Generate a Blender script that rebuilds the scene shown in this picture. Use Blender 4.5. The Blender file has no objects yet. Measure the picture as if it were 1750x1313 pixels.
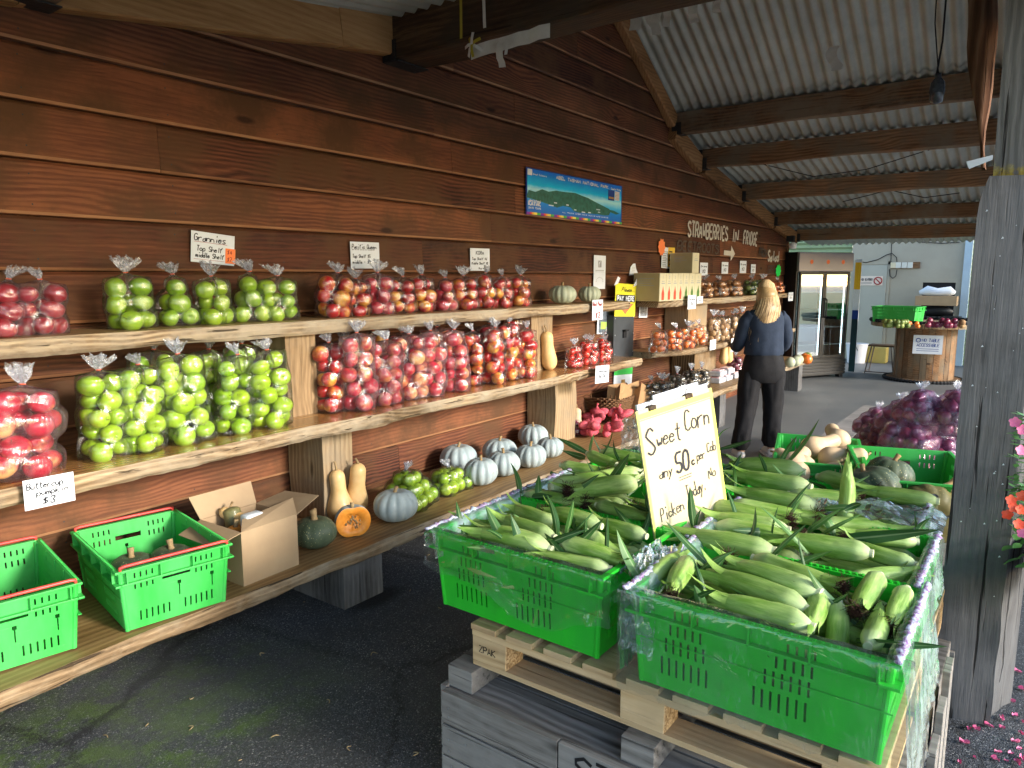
import bpy, bmesh, math, random
import numpy as np
from mathutils import Vector, Matrix, noise as mnoise
R = random.Random(7)
rad = math.radians
sc = bpy.context.scene
COL = sc.collection

# ------------------------------------------------------------------ camera
F, CX, CY, EYE = 1240.0, 875.0, 656.5, 1.65          # focal length in photo pixels, eye height in metres
PITCH = math.atan(184.5 / F)
YAW = math.atan(915 / (F / math.cos(PITCH)))
fwd = Vector((math.cos(YAW) * math.cos(PITCH), math.sin(YAW) * math.cos(PITCH), -math.sin(PITCH)))
rgt = Vector((math.sin(YAW), -math.cos(YAW), 0))
upv = rgt.cross(fwd)
cam_d = bpy.data.cameras.new('camera')
cam = bpy.data.objects.new('camera', cam_d); COL.objects.link(cam)
cam_d.sensor_width = 36; cam_d.lens = F / 1750 * 36
cam_d.clip_start = 0.05; cam_d.clip_end = 2000
m = Matrix((rgt, upv, -fwd)).transposed().to_4x4(); m.translation = (0, 0, EYE)
cam.matrix_world = m
sc.camera = cam

# ------------------------------------------------------------------ sky and sun
SUN_EL, SUN_AZ = rad(19), rad(-84)      # direction towards the sun, azimuth measured from +X
w = bpy.data.worlds.new('World'); sc.world = w; w.use_nodes = True
nt = w.node_tree; bg = nt.nodes['Background']
sky = nt.nodes.new('ShaderNodeTexSky'); sky.sky_type = 'NISHITA'; sky.sun_disc = False
sky.sun_elevation = SUN_EL; sky.sun_rotation = math.pi / 2 - SUN_AZ
sky.air_density = 1.0; sky.dust_density = 0.8; sky.ozone_density = 1.0
nt.links.new(sky.outputs[0], bg.inputs[0]); bg.inputs[1].default_value = 0.15
sl = bpy.data.lights.new('sun', 'SUN'); sl.energy = 1.5; sl.angle = rad(10); sl.color = (1, 0.94, 0.85)
so = bpy.data.objects.new('sun', sl); COL.objects.link(so)
sd = Vector((math.cos(SUN_EL) * math.cos(SUN_AZ), math.cos(SUN_EL) * math.sin(SUN_AZ), math.sin(SUN_EL)))
so.rotation_euler = sd.to_track_quat('Z', 'Y').to_euler(); so.location = (0, -8, 8)
sc.view_settings.view_transform = 'Standard'; sc.view_settings.look = 'None'
sc.view_settings.gamma = 1; sc.view_settings.use_curve_mapping = False
sc.view_settings.exposure = 1.9
try:
    sc.cycles.transparent_max_bounces = 24
    sc.cycles.max_bounces = 8; sc.cycles.diffuse_bounces = 4
except Exception: pass

# ------------------------------------------------------------------ measuring: where a photo pixel meets a real plane
CAM = Vector((0, 0, EYE))
def ray(px, py): return fwd * F + rgt * (px - CX) - upv * (py - CY)
def onz(px, py, z): r = ray(px, py); return CAM + r * ((z - CAM.z) / r.z)
def ony(px, py, y): r = ray(px, py); return CAM + r * (y / r.y)
def onx(px, py, x): r = ray(px, py); return CAM + r * (x / r.x)

# ------------------------------------------------------------------ objects
def tag(o, label=None, cat=None, group=None, kind=None):
    if label: o['label'] = label
    if cat: o['category'] = cat
    if group: o['group'] = group
    if kind: o['kind'] = kind
    return o
def thing(name, label, cat, loc=(0, 0, 0), rotz=0, group=None):
    o = bpy.data.objects.new(name, None); COL.objects.link(o)
    o.empty_display_size = .05; o.location = loc; o.rotation_euler = (0, 0, rotz)
    return tag(o, label, cat, group)
def copy_tree(o, parent=None):
    c = o.copy(); COL.objects.link(c); c.parent = parent
    for ch in list(o.children): copy_tree(ch, c)
    return c
def relabel(o, label=None, group=None):
    if label: o['label'] = label
    if group: o['group'] = group
    return o

class MB:
    def __init__(s): s.v = []; s.f = []; s.m = []; s.r = []; s.cm = 0; s.cr = 0.5
    def add(s, vs, fs, mat=None, rnd=None):
        n = len(s.v); s.v += [tuple(x) for x in vs]
        s.f += [tuple(i + n for i in f) for f in fs]
        s.m += [s.cm if mat is None else mat] * len(fs)
        s.r += [s.cr if rnd is None else rnd] * len(vs)
        return s
    def box(s, a, b, mat=None, rnd=None, M=None, bev=0):
        x0, y0, z0 = a; x1, y1, z1 = b
        if bev:
            t = bmesh.new(); bmesh.ops.create_cube(t, size=1)
            for q in t.verts: q.co = Vector(((x0 + x1) / 2 + q.co.x * (x1 - x0), (y0 + y1) / 2 + q.co.y * (y1 - y0), (z0 + z1) / 2 + q.co.z * (z1 - z0)))
            bmesh.ops.bevel(t, geom=t.edges[:], offset=bev, segments=2, affect='EDGES', profile=.6)
            t.verts.index_update()
            vs = [q.co.copy() for q in t.verts]; fs = [[q.index for q in f.verts] for f in t.faces]; t.free()
        else:
            vs = [Vector(p) for p in ((x0, y0, z0), (x1, y0, z0), (x1, y1, z0), (x0, y1, z0), (x0, y0, z1), (x1, y0, z1), (x1, y1, z1), (x0, y1, z1))]
            fs = [(0, 3, 2, 1), (4, 5, 6, 7), (0, 1, 5, 4), (1, 2, 6, 5), (2, 3, 7, 6), (3, 0, 4, 7)]
        if M: vs = [M @ q for q in vs]
        return s.add(vs, fs, mat, rnd)
    def tube(s, pts, rr, n=8, mat=None, rnd=None, cap=True, flat=1.0):
        pts = [Vector(p) for p in pts]
        if not hasattr(rr, '__len__'): rr = [rr] * len(pts)
        vs = []; ref = None
        for i, p in enumerate(pts):
            d = (pts[min(i + 1, len(pts) - 1)] - pts[max(i - 1, 0)]).normalized()
            if ref is None:
                ref = d.cross(Vector((0, 0, 1)))
                if ref.length < .2: ref = d.cross(Vector((1, 0, 0)))
            ref = (ref - d * ref.dot(d)).normalized(); q = d.cross(ref)
            for k in range(n):
                a = 2 * math.pi * k / n
                vs.append(p + ref * math.cos(a) * rr[i] + q * math.sin(a) * rr[i] * flat)
        fs = [(i * n + k, i * n + (k + 1) % n, (i + 1) * n + (k + 1) % n, (i + 1) * n + k) for i in range(len(pts) - 1) for k in range(n)]
        if cap: fs += [tuple(range(n))[::-1], tuple(range((len(pts) - 1) * n, len(pts) * n))]
        return s.add(vs, fs, mat, rnd)
    def grid(s, rows, mat=None, rnd=None, close=False, flip=False):
        nr = len(rows); nc = len(rows[0]); vs = [p for r in rows for p in r]
        cc = nc if close else nc - 1
        fs = [(i * nc + k, i * nc + (k + 1) % nc, (i + 1) * nc + (k + 1) % nc, (i + 1) * nc + k) for i in range(nr - 1) for k in range(cc)]
        if flip: fs = [f[::-1] for f in fs]
        return s.add(vs, fs, mat, rnd)
    def lathe(s, prof, n=24, c=(0, 0, 0), rf=None, mat=None, rnd=None):
        rows = []
        for r, z in prof:
            rows.append([Vector((c[0] + r * (rf(a, r, z) if rf else 1) * math.cos(a), c[1] + r * (rf(a, r, z) if rf else 1) * math.sin(a), c[2] + z)) for a in [2 * math.pi * k / n for k in range(n)]])
        return s.grid(rows, mat, rnd, close=True)
    def build(s, name, mats, parent=None, smooth=False, world=False):
        me = bpy.data.meshes.new(name)
        vs = s.v
        if world and parent is not None:
            L = Matrix.LocRotScale(parent.location, parent.rotation_euler, None).inverted()
            vs = [L @ Vector(p) for p in vs]
        me.from_pydata(vs, [], s.f)
        if not isinstance(mats, (list, tuple)): mats = [mats]
        for q in mats: me.materials.append(q)
        me.polygons.foreach_set('material_index', s.m)
        me.polygons.foreach_set('use_smooth', [bool(smooth)] * len(s.f))
        at = me.attributes.new('rnd', 'FLOAT', 'POINT'); at.data.foreach_set('value', s.r)
        me.update()
        if smooth == 2: me.set_sharp_from_angle(angle=rad(35))
        o = bpy.data.objects.new(name, me); COL.objects.link(o)
        if parent is not None: o.parent = parent
        return o
def struct(mb, name, mats, smooth=False):
    return tag(mb.build(name, mats, None, smooth), kind='structure')

# ------------------------------------------------------------------ materials
class NT:
    def __init__(s, name):
        s.mat = bpy.data.materials.new(name); s.mat.use_nodes = True
        s.t = s.mat.node_tree; s.b = s.t.nodes['Principled BSDF']; s.out = s.t.nodes['Material Output']
    def n(s, ty, **kw):
        q = s.t.nodes.new('ShaderNode' + ty)
        for k, v in kw.items():
            if k.startswith('_'): setattr(q, k[1:], v)
        return q
    def l(s, a, b): s.t.links.new(a, b)
    def set(s, node, key, v):
        i = node.inputs[key]
        if isinstance(v, (int, float)): i.default_value = v
        elif isinstance(v, tuple): i.default_value = v if len(i.default_value) == len(v) else (*v, 1)[:len(i.default_value)]
        else: s.l(v, i)
    def obj(s, scale=(1, 1, 1), off=None):
        tc = s.n('TexCoord'); mp = s.n('Mapping'); s.l(tc.outputs['Object'], mp.inputs[0])
        mp.inputs['Scale'].default_value = scale
        if off is not None: s.l(off, mp.inputs['Location'])
        return mp.outputs[0]
    def world(s, scale=(1, 1, 1)):
        g = s.n('NewGeometry'); mp = s.n('Mapping'); s.l(g.outputs['Position'], mp.inputs[0]); mp.inputs['Scale'].default_value = scale
        return mp.outputs[0]
    def noise(s, vec, scale=5, detail=4, rough=.55, dist=0, col=False):
        q = s.n('TexNoise'); s.set(q, 'Vector', vec); s.set(q, 'Scale', scale); s.set(q, 'Detail', detail); s.set(q, 'Roughness', rough); s.set(q, 'Distortion', dist)
        return q.outputs['Color' if col else 'Fac']
    def voro(s, vec, scale=5, feat='F1', out='Distance', rnd=1):
        q = s.n('TexVoronoi', _feature=feat); s.set(q, 'Vector', vec); s.set(q, 'Scale', scale); s.set(q, 'Randomness', rnd); return q.outputs[out]
    def math(s, op, a, b=None, c=None, clamp=False):
        q = s.n('Math', _operation=op); q.use_clamp = clamp
        for i, x in enumerate((a, b, c)):
            if x is not None: s.set(q, i, x)
        return q.outputs[0]
    def ramp(s, f, stops, interp='LINEAR'):
        q = s.n('ValToRGB'); s.l(f, q.inputs[0]); e = q.color_ramp.elements; q.color_ramp.interpolation = interp
        while len(e) < len(stops): e.new(.5)
        for i, (p, c) in enumerate(stops):
            e[i].position = p; c = (c, c, c) if isinstance(c, (int, float)) else c; e[i].color = (*c, 1)
        return q.outputs[0]
    def mix(s, f, a, b, mode='MIX'):
        q = s.n('Mix', _data_type='RGBA', _blend_type=mode)
        if isinstance(f, (int, float)): q.inputs[0].default_value = f
        else: s.l(f, q.inputs[0])
        for k, x in ((6, a), (7, b)):
            if isinstance(x, tuple): q.inputs[k].default_value = (*x, 1)[:4]
            else: s.l(x, q.inputs[k])
        return q.outputs[2]
    def attr(s, name='rnd'): q = s.n('Attribute'); q.attribute_name = name; return q.outputs['Fac']
    def orand(s): return s.n('ObjectInfo').outputs['Random']
    def xyz(s, x=0, y=0, z=0):
        q = s.n('CombineXYZ'); s.set(q, 0, x); s.set(q, 1, y); s.set(q, 2, z); return q.outputs[0]
    def vadd(s, a, b):
        q = s.n('VectorMath', _operation='ADD'); s.set(q, 0, a); s.set(q, 1, b); return q.outputs[0]
    def bump(s, h, st=.3, dist=.01, prev=None):
        q = s.n('Bump'); s.l(h, q.inputs['Height']); q.inputs['Strength'].default_value = st; q.inputs['Distance'].default_value = dist
        if prev is not None: s.l(prev, q.inputs['Normal'])
        return q.outputs[0]
    def fin(s, col=None, rough=.6, spec=.5, bump=None, **kw):
        if col is not None: s.set(s.b, 'Base Color', col)
        s.set(s.b, 'Roughness', rough); s.set(s.b, 'Specular IOR Level', spec)
        if bump is not None: s.l(bump, s.b.inputs['Normal'])
        for k, v in kw.items(): s.set(s.b, k.replace('_', ' '), v)
        return s.mat

def simple(name, c1, c2=None, scale=20, rough=.6, spec=.5, bump=.15, bd=.002, coat=0, world=False, obj_var=0, detail=5, **kw):
    t = NT(name); v = t.world() if world else t.obj()
    if c2 is None: c2 = tuple(x * .8 for x in c1)
    f = t.noise(v, scale, detail, .6)
    c = t.mix(t.math('MULTIPLY_ADD', f, 2.2, -.6, clamp=True), c2, c1)
    if obj_var:
        hs = t.n('HueSaturation'); t.l(c, hs.inputs['Color'])
        t.l(t.math('MULTIPLY_ADD', t.orand(), obj_var, 1 - obj_var / 2), hs.inputs['Value']); c = hs.outputs[0]
    b = t.bump(f, bump, bd) if bump else None
    rr = t.math('MULTIPLY_ADD', f, .2, rough - .1) if rough > .15 else rough
    return t.fin(c, rr, spec, b, Coat_Weight=coat, **kw)

def wood(name, dark, mid, light, axis=0, fine=1.0, knots=True, rough=.65, spec=.3, bump=.4, tint=.35, crack=0, grey=None, coat=0, knotfreq=1.0):
    """sawn timber: growth rings that bend round knots; the grain runs along `axis`; the rnd attribute shifts it per board"""
    t = NT(name); r = t.attr()
    tc = t.n('TexCoord'); sep = t.n('SeparateXYZ'); 
    off = t.vadd(tc.outputs['Object'], t.xyz(t.math('MULTIPLY', r, 37.0), t.math('MULTIPLY', r, 19.0), t.math('MULTIPLY', r, 11.3)))
    t.l(off, sep.inputs[0])
    A = sep.outputs[axis]; B = sep.outputs[(axis + 1) % 3]; Cc = sep.outputs[(axis + 2) % 3]
    # knot cells
    kv = t.xyz(t.math('MULTIPLY', A, 1.3 * knotfreq), t.math('MULTIPLY', B, 4.0), t.math('MULTIPLY', Cc, 4.0))
    kd = t.voro(kv, 1.0)
    wig = t.noise(t.xyz(t.math('MULTIPLY', A, 1.6), t.math('MULTIPLY', B, 5), t.math('MULTIPLY', Cc, 5)), 1.0, 3, .5)
    knot = t.ramp(kd, [(0, 1), (.10, .55), (.36, 0)])
    ring = t.math('ADD', t.math('ADD', B, Cc), t.math('MULTIPLY', wig, .10))
    if knots: ring = t.math('ADD', ring, t.math('MULTIPLY', knot, t.math('MULTIPLY_ADD', t.math('FRACT', t.math('MULTIPLY', r, 7.3)), .09, .015)))
    rings = t.math('SINE', t.math('MULTIPLY', ring, 330 * fine))
    fib = t.noise(t.xyz(t.math('MULTIPLY', A, 7), t.math('MULTIPLY', B, 240 * fine), t.math('MULTIPLY', Cc, 240 * fine)), 1.0, 4, .65)
    blotch = t.noise(t.xyz(t.math('MULTIPLY', A, 1.4), t.math('MULTIPLY', B, 7), t.math('MULTIPLY', Cc, 7)), 1.0, 5, .6)
    g = t.math('ADD', t.math('MULTIPLY', rings, t.math('MULTIPLY_ADD', t.math('FRACT', t.math('MULTIPLY', r, 13.7)), .13, .04)), t.math('ADD', t.math('MULTIPLY', fib, .45), t.math('MULTIPLY', blotch, .75)))
    g = t.math('ADD', g, t.math('MULTIPLY_ADD', r, tint, -tint / 2))
    c = t.ramp(g, [(.30, dark), (.58, mid), (.88, light)])
    if grey:
        gf = t.noise(off, 2.2, 6, .65); c = t.mix(t.ramp(gf, [(.42, 0), (.62, 1)]), c, grey)
    if knots:
        kk = t.ramp(kd, [(.045, 1), (.09, 0)]); c = t.mix(t.math('MULTIPLY', kk, .75), c, tuple(x * .4 for x in dark))
    if crack:
        cr = t.noise(t.xyz(t.math('MULTIPLY', A, 1.3), t.math('MULTIPLY', B, 45), t.math('MULTIPLY', Cc, 45)), 1.0, 3, .6)
        cf = t.ramp(cr, [(.34, 1), (.385, 0)]); c = t.mix(t.math('MULTIPLY', cf, crack), c, tuple(x * .25 for x in dark))
        g = t.math('SUBTRACT', g, t.math('MULTIPLY', cf, .9))
    rr = t.math('MULTIPLY_ADD', blotch, .25, rough - .12)
    return t.fin(c, rr, spec, t.bump(g, bump, .004), Coat_Weight=coat, Coat_Roughness=.25)

def film(name, tint=(1, 1, 1), haze=.06, gl=.16, scale=14, hazecol=(.9, .93, 1), rough=.12, streak=(1, 1, 1), bstr=.5):
    t = NT(name); t.t.nodes.remove(t.b)
    v = t.obj(scale=streak)
    n1 = t.noise(v, scale, 5, .65, 1.2); b = t.bump(n1, bstr, .012)
    tr = t.n('BsdfTransparent'); tr.inputs[0].default_value = (*tint, 1)
    gs = t.n('BsdfGlossy'); gs.inputs['Roughness'].default_value = rough; t.l(b, gs.inputs['Normal'])
    df = t.n('BsdfDiffuse'); df.inputs[0].default_value = (*hazecol, 1)
    tl = t.n('BsdfTranslucent'); tl.inputs[0].default_value = (*hazecol, 1)
    h = t.n('MixShader'); h.inputs[0].default_value = .5; t.l(df.outputs[0], h.inputs[1]); t.l(tl.outputs[0], h.inputs[2])
    fr = t.n('LayerWeight'); fr.inputs[0].default_value = .22; t.l(b, fr.inputs['Normal'])
    tcx = t.n('TexCoord'); mp = t.n('Mapping'); t.l(tcx.outputs['Object'], mp.inputs[0]); mp.inputs['Rotation'].default_value = (.5, .35, .6); mp.inputs['Scale'].default_value = (26, 26, 5)
    st = t.noise(mp.outputs[0], 2.6, 3, .55, .8); cr = t.ramp(t.math('ABSOLUTE', t.math('SUBTRACT', st, .5)), [(.0, 1), (.012, .5), (.03, 0)]); msk = t.ramp(t.noise(t.obj(), 16, 3, .5), [(.50, 0), (.62, 1)])
    crf = t.math('MULTIPLY', t.math('MULTIPLY', cr, msk), .20)  # pale diffuse streaks painted in as highlights along the film's folds
    m1 = t.n('MixShader'); t.l(t.math('ADD', crf, t.math('MULTIPLY', t.ramp(n1, [(.45, .25), (.72, 1.6)]), haze), clamp=True), m1.inputs[0]); t.l(tr.outputs[0], m1.inputs[1]); t.l(h.outputs[0], m1.inputs[2])
    m2 = t.n('MixShader'); t.l(t.math('MULTIPLY_ADD', fr.outputs['Fresnel'], .7, gl * .35, clamp=True), m2.inputs[0]); t.l(m1.outputs[0], m2.inputs[1]); t.l(gs.outputs[0], m2.inputs[2])
    t.l(m2.outputs[0], t.out.inputs[0])
    return t.mat
# ------------------------------------------------------------------ timber and metal
M_wall = wood('stained_cladding', (.030, .0085, .0045), (.108, .034, .016), (.235, .085, .036), 0, .75, True, .70, .25, .5, .42, grey=(.095, .042, .017))
M_lit_edge = wood('painted_lit_edge', (.10, .04, .018), (.26, .115, .05), (.36, .18, .085), 0, .6, False, .6, .3, .3, .4)  # paler bevel colour paints in the lit line along each board seam
M_rafter = wood('pale_rafter', (.17, .075, .022), (.38, .19, .07), (.52, .30, .13), 0, .6, True, .6, .3, .3, .3)
M_purl = wood('rough_purlin', (.06, .03, .014), (.20, .10, .045), (.36, .20, .10), 1, .6, True, .75, .2, .6, .35, crack=.4, grey=(.19, .14, .09))
M_purl2 = wood('dark_purlin', (.022, .012, .007), (.075, .04, .02), (.21, .125, .06), 1, .6, True, .75, .2, .6, .35, crack=.4, grey=(.06, .045, .03))
M_shelf_top = wood('varnished_slab', (.14, .060, .018), (.30, .15, .05), (.45, .26, .10), 0, .5, True, .22, .5, .15, .2, coat=.5)
M_bench_top = wood('worn_slab', (.12, .065, .022), (.27, .16, .065), (.42, .28, .13), 0, .5, True, .5, .4, .25, .2)
M_edge = wood('live_edge', (.07, .045, .022), (.24, .16, .09), (.48, .37, .23), 0, .7, True, .8, .2, 1.0, .2, crack=.85, grey=(.34, .28, .20))
M_up = wood('sawn_upright', (.10, .06, .03), (.26, .17, .09), (.42, .30, .17), 2, .6, True, .75, .2, .4, .4, crack=.3, grey=(.27, .21, .14))
M_post = wood('weathered_post', (.030, .030, .032), (.085, .085, .088), (.165, .165, .17), 2, .7, False, .85, .15, 1.0, .2, crack=.9, grey=(.115, .118, .125))
M_post2 = wood('upper_post', (.05, .047, .042), (.13, .122, .11), (.22, .21, .19), 2, .7, False, .85, .15, 1.0, .2, crack=.9, grey=(.16, .155, .15))
def add_lichen(m):      # lichen growing round the foot of the upper timber
    t = NT.__new__(NT); t.mat = m; t.t = m.node_tree; t.b = t.t.nodes['Principled BSDF']; lk = t.b.inputs['Base Color'].links[0].from_socket
    s = t.n('SeparateXYZ'); t.l(t.world(), s.inputs[0]); n = t.noise(t.world(), 30, 5, .7); f = t.ramp(t.math('ADD', t.math('DIVIDE', t.math('SUBTRACT', 2.07, s.outputs[2]), .09), t.math('MULTIPLY_ADD', n, 2, -1.2)), [(.3, 0), (.6, .9)])
    t.l(t.mix(f, lk, t.ramp(n, [(.35, (.22, .10, .01)), (.5, (.34, .26, .03)), (.68, (.28, .27, .2))])), t.b.inputs['Base Color'])
add_lichen(M_post2)
M_bark = wood('split_heartwood', (.03, .014, .010), (.13, .065, .04), (.26, .15, .10), 2, .5, True, .9, .1, 1.2, .4, crack=.8)
M_pallet = wood('pallet_pine', (.27, .165, .075), (.52, .35, .18), (.68, .50, .29), 1, .6, True, .8, .2, .4, .35, crack=.2, grey=(.50, .36, .21))
M_bin = wood('weathered_bin', (.08, .072, .065), (.21, .195, .18), (.34, .32, .30), 1, .5, True, .9, .1, .7, .35, crack=.5, grey=(.24, .23, .22), knotfreq=.6)
M_leg = wood('grey_leg_timber', (.035, .033, .033), (.10, .097, .095), (.19, .185, .18), 2, .6, True, .85, .2, .6, .3, crack=.5, grey=(.13, .13, .135))
def chip():
    t = NT('chipboard_block'); v = t.obj()
    a = t.voro(v, 160, out='Color'); sp = t.n('SeparateXYZ'); t.l(a, sp.inputs[0])
    c = t.ramp(sp.outputs[0], [(0, (.22, .13, .06)), (.5, (.42, .28, .14)), (1, (.60, .44, .25))])
    return t.fin(c, .85, .2, t.bump(t.voro(v, 160), .4, .002))
M_chip = chip()
def tin(name, c1, c2, rough=.45, metal=.5):
    t = NT(name); v = t.world((1, 1, 1)); n = t.noise(v, 3.5, 5, .6); n2 = t.noise(v, 60, 3, .6)
    c = t.mix(t.ramp(n, [(.35, 0), (.7, 1)]), c1, c2); c = t.mix(t.math('MULTIPLY', n2, .35), c, tuple(x * .55 for x in c1))
    return t.fin(c, rough, .5, t.bump(n2, .05, .002), Metallic=metal)
M_tin = tin('roofing_iron', (.52, .52, .44), (.36, .36, .31), .5, .2)
M_steel = simple('black_bracket', (.012, .012, .013), (.03, .028, .026), 60, .5, .5)
M_galv = tin('galvanised', (.5, .52, .54), (.38, .4, .42), .4, .7)

# ------------------------------------------------------------------ ground
def asphalt():
    t = NT('asphalt'); v = t.world()
    st = t.voro(v, 210, out='Color'); sp = t.n('SeparateXYZ'); t.l(st, sp.inputs[0])
    d = t.voro(v, 210); n = t.noise(v, 2.2, 6, .6); n3 = t.noise(v, 45, 4, .7)
    c = t.ramp(sp.outputs[0], [(0, (.022, .026, .032)), (.70, (.060, .068, .080)), (.93, (.12, .13, .145)), (1, (.34, .34, .33))])
    c = t.mix(t.math('MULTIPLY', t.ramp(n, [(.4, 0), (.65, 1)]), .5), c, (.045, .044, .042))
    # moss creeping out from beneath the bench, petals of debris
    g = t.world(); s = t.n('SeparateXYZ'); t.l(g, s.inputs[0])
    my = t.ramp(t.math('DIVIDE', t.math('SUBTRACT', s.outputs[1], 2.05), .9, clamp=True), [(0, 0), (.25, .9), (.85, .9), (1, .5)])
    mx = t.ramp(t.math('DIVIDE', t.math('SUBTRACT', s.outputs[0], .3), 2.0, clamp=True), [(0, 1), (.55, .8), (.85, 0)])
    mn = t.ramp(t.noise(v, 5, 8, .78), [(.44, 0), (.58, 1)])
    c = t.mix(t.math('MULTIPLY', t.math('MULTIPLY', my, mx), t.math('MULTIPLY', mn, .8)), c, (.085, .155, .012))
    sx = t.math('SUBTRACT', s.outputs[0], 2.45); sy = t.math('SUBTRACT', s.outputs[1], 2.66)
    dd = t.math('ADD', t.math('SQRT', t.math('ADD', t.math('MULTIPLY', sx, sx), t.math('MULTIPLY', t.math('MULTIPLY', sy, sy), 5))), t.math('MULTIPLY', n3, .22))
    ce = t.voro(t.vadd(v, t.xyz(t.math('MULTIPLY', n3, .25), t.math('MULTIPLY', n, .5), 0)), .8, 'DISTANCE_TO_EDGE'); c = t.mix(t.math('MULTIPLY', t.ramp(ce, [(.004, 1), (.012, 0)]), .7), c, (.010, .011, .012))
    pl_ = t.ramp(t.noise(v, .9, 5, .6), [(.48, 0), (.60, .45)]); c = t.mix(pl_, c, (.085, .088, .09))
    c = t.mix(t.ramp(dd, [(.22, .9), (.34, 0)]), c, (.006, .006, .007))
    h = t.math('ADD', t.math('MULTIPLY', d, -1.2), t.math('MULTIPLY', n3, .8))
    return t.fin(c, .78, .4, t.bump(h, .75, .004))
def concrete():
    t = NT('concrete_floor'); v = t.world(); n = t.noise(v, 1.3, 6, .6); n2 = t.noise(v, 30, 5, .7)
    c = t.mix(t.ramp(n, [(.35, 0), (.65, 1)]), (.125, .135, .145), (.19, .195, .195)); c = t.mix(t.math('MULTIPLY', n2, .4), c, (.07, .075, .08))
    return t.fin(c, t.math('MULTIPLY_ADD', n, .3, .42), .45, t.bump(n2, .2, .003))
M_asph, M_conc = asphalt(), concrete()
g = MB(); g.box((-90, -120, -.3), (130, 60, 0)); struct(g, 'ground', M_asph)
g = MB(); g.box((5.2, -3.0, .0), (15.7, 3.38, .006)); g.box((15.7, -3, 0), (19, 9, .006)); g.box((12.4, 3.38, 0), (15.7, 9, .006)); struct(g, 'concrete_floor', M_conc)
def verge():
    t = NT('dry_grass'); v = t.world(); n = t.noise(v, 1.2, 6, .7)
    return t.fin(t.ramp(n, [(.3, (.10, .12, .03)), (.6, (.28, .24, .10)), (.8, (.42, .36, .2))]), .9, .2, t.bump(t.noise(v, 30, 3), .5, .03))
g = MB(); g.box((-60, -60, 0), (100, -11, .02)); struct(g, 'verge', verge())

g = MB(); g.box((-60, -11.0, .0), (100, -1.6, .008)); struct(g, 'bounce_yard', simple('pale_gravel', (.40, .41, .42), (.29, .30, .31), 8, .9, .2, .5, .01, world=True))  # unseen pale ground added to bounce fill light onto wall and roof
# ------------------------------------------------------------------ shiplap wall
prof = [(-2.0, 2.40), (0, 2.60), (1.26, 2.77), (3.45, 3.10), (3.6, 3.2), (5.35, 4.55), (6.2, 4.02), (7.41, 3.30), (8.2, 3.03), (9.56, 2.77), (11, 2.52), (12.3, 2.32), (16.0, 1.95)]
def roof_z(x):
    for (a, za), (b, zb) in zip(prof, prof[1:]):
        if x <= b: return za + (zb - za) * (x - a) / (b - a)
    return prof[-1][1]
wall = thing('cladding_wall', 'long brown stained timber wall of wide horizontal boards behind the produce shelves', 'wall', (5, 3.38, 0))
def wall_mesh():
    b = MB(); P = .2246; z0 = 2.569 - 12 * P
    known = {10: [1.846], 9: [4.351], 8: [3.608], 2: [3.347]}
    rr = random.Random(3)
    for k in range(0, 22):
        za, zb = z0 + k * P, z0 + (k + 1) * P
        js = sorted(known.get(k, []) + [x for x in [rr.uniform(-1, 1) + i * 4.6 for i in range(0, 4)] if all(abs(x - q) > 1.6 for q in known.get(k, []))])
        xs = [-2] + [x for x in js if -1.5 < x < 12] + [12.02]
        for xa, xb in zip(xs, xs[1:]):
            if za > max(roof_z(xa), roof_z(xb), roof_z(min(max(5.35, xa), xb))) + .05: continue
            b.cr = rr.random(); dz = rr.uniform(-.0015, .0015); dy = rr.uniform(-.001, .0015)
            n = max(2, int((xb - xa) / .25)); rows = []
            for i in range(n + 1):
                x = xa + .0012 + (xb - xa - .0024) * i / n
                wv = .0018 * mnoise.noise((x * .9, k * 3.1, 0)); top = min(zb, roof_z(x) + .05); tt = max(za + .001, top)
                def q(y, z): return Vector((x, 3.38 + y - dy, min(z, tt) + dz + wv))
                rows.append([q(.03, za + .001), q(-.006, za + .001), q(-.012, za + .004), q(-.0165, za + .016), q(-.004, zb - .016), q(.002, zb - .010), q(.010, zb - .002), q(.03, zb - .001)])
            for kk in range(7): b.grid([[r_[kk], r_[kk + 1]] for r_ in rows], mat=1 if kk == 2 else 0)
            c = [Vector(p) for p in rows[0]]; b.add(c, [tuple(range(len(c)))[::-1]]); c = [Vector(p) for p in rows[-1]]; b.add(c, [tuple(range(len(c)))])
    b.build('board_cladding', [M_wall, M_lit_edge], wall, world=True)
    nb = MB()
    for k in range(1, 21):
        for i in range(22):
            x = -.5 + i * .60 + rr.uniform(-.006, .006)
            for dz in (.05, .17):
                z = z0 + k * P + dz + rr.uniform(-.006, .006)
                if z > roof_z(x) - .1: continue
                yy = 3.38 - .0185 + .0135 * (dz - .012) / (P - .03); nb.add([(x + .0036 * math.cos(q * 1.047), yy - .0012, z + .0036 * math.sin(q * 1.047)) for q in range(6)], [tuple(range(6))])
    nb.build('nail_heads', M_steel, wall, world=True)
    b = MB(); b.box((-2, 3.41, 0), (12.02, 3.5, 2.4)); b.box((3.6, 3.411, 2.4), (8.2, 3.499, 3.1)); b.build('backing', M_purl2, wall, world=True)
    b = MB(); b.box((12.02, 3.36, 0), (12.09, 3.52, 2.32)); b.build('corner_board', M_purl, wall, world=True)
wall_mesh()

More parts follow.
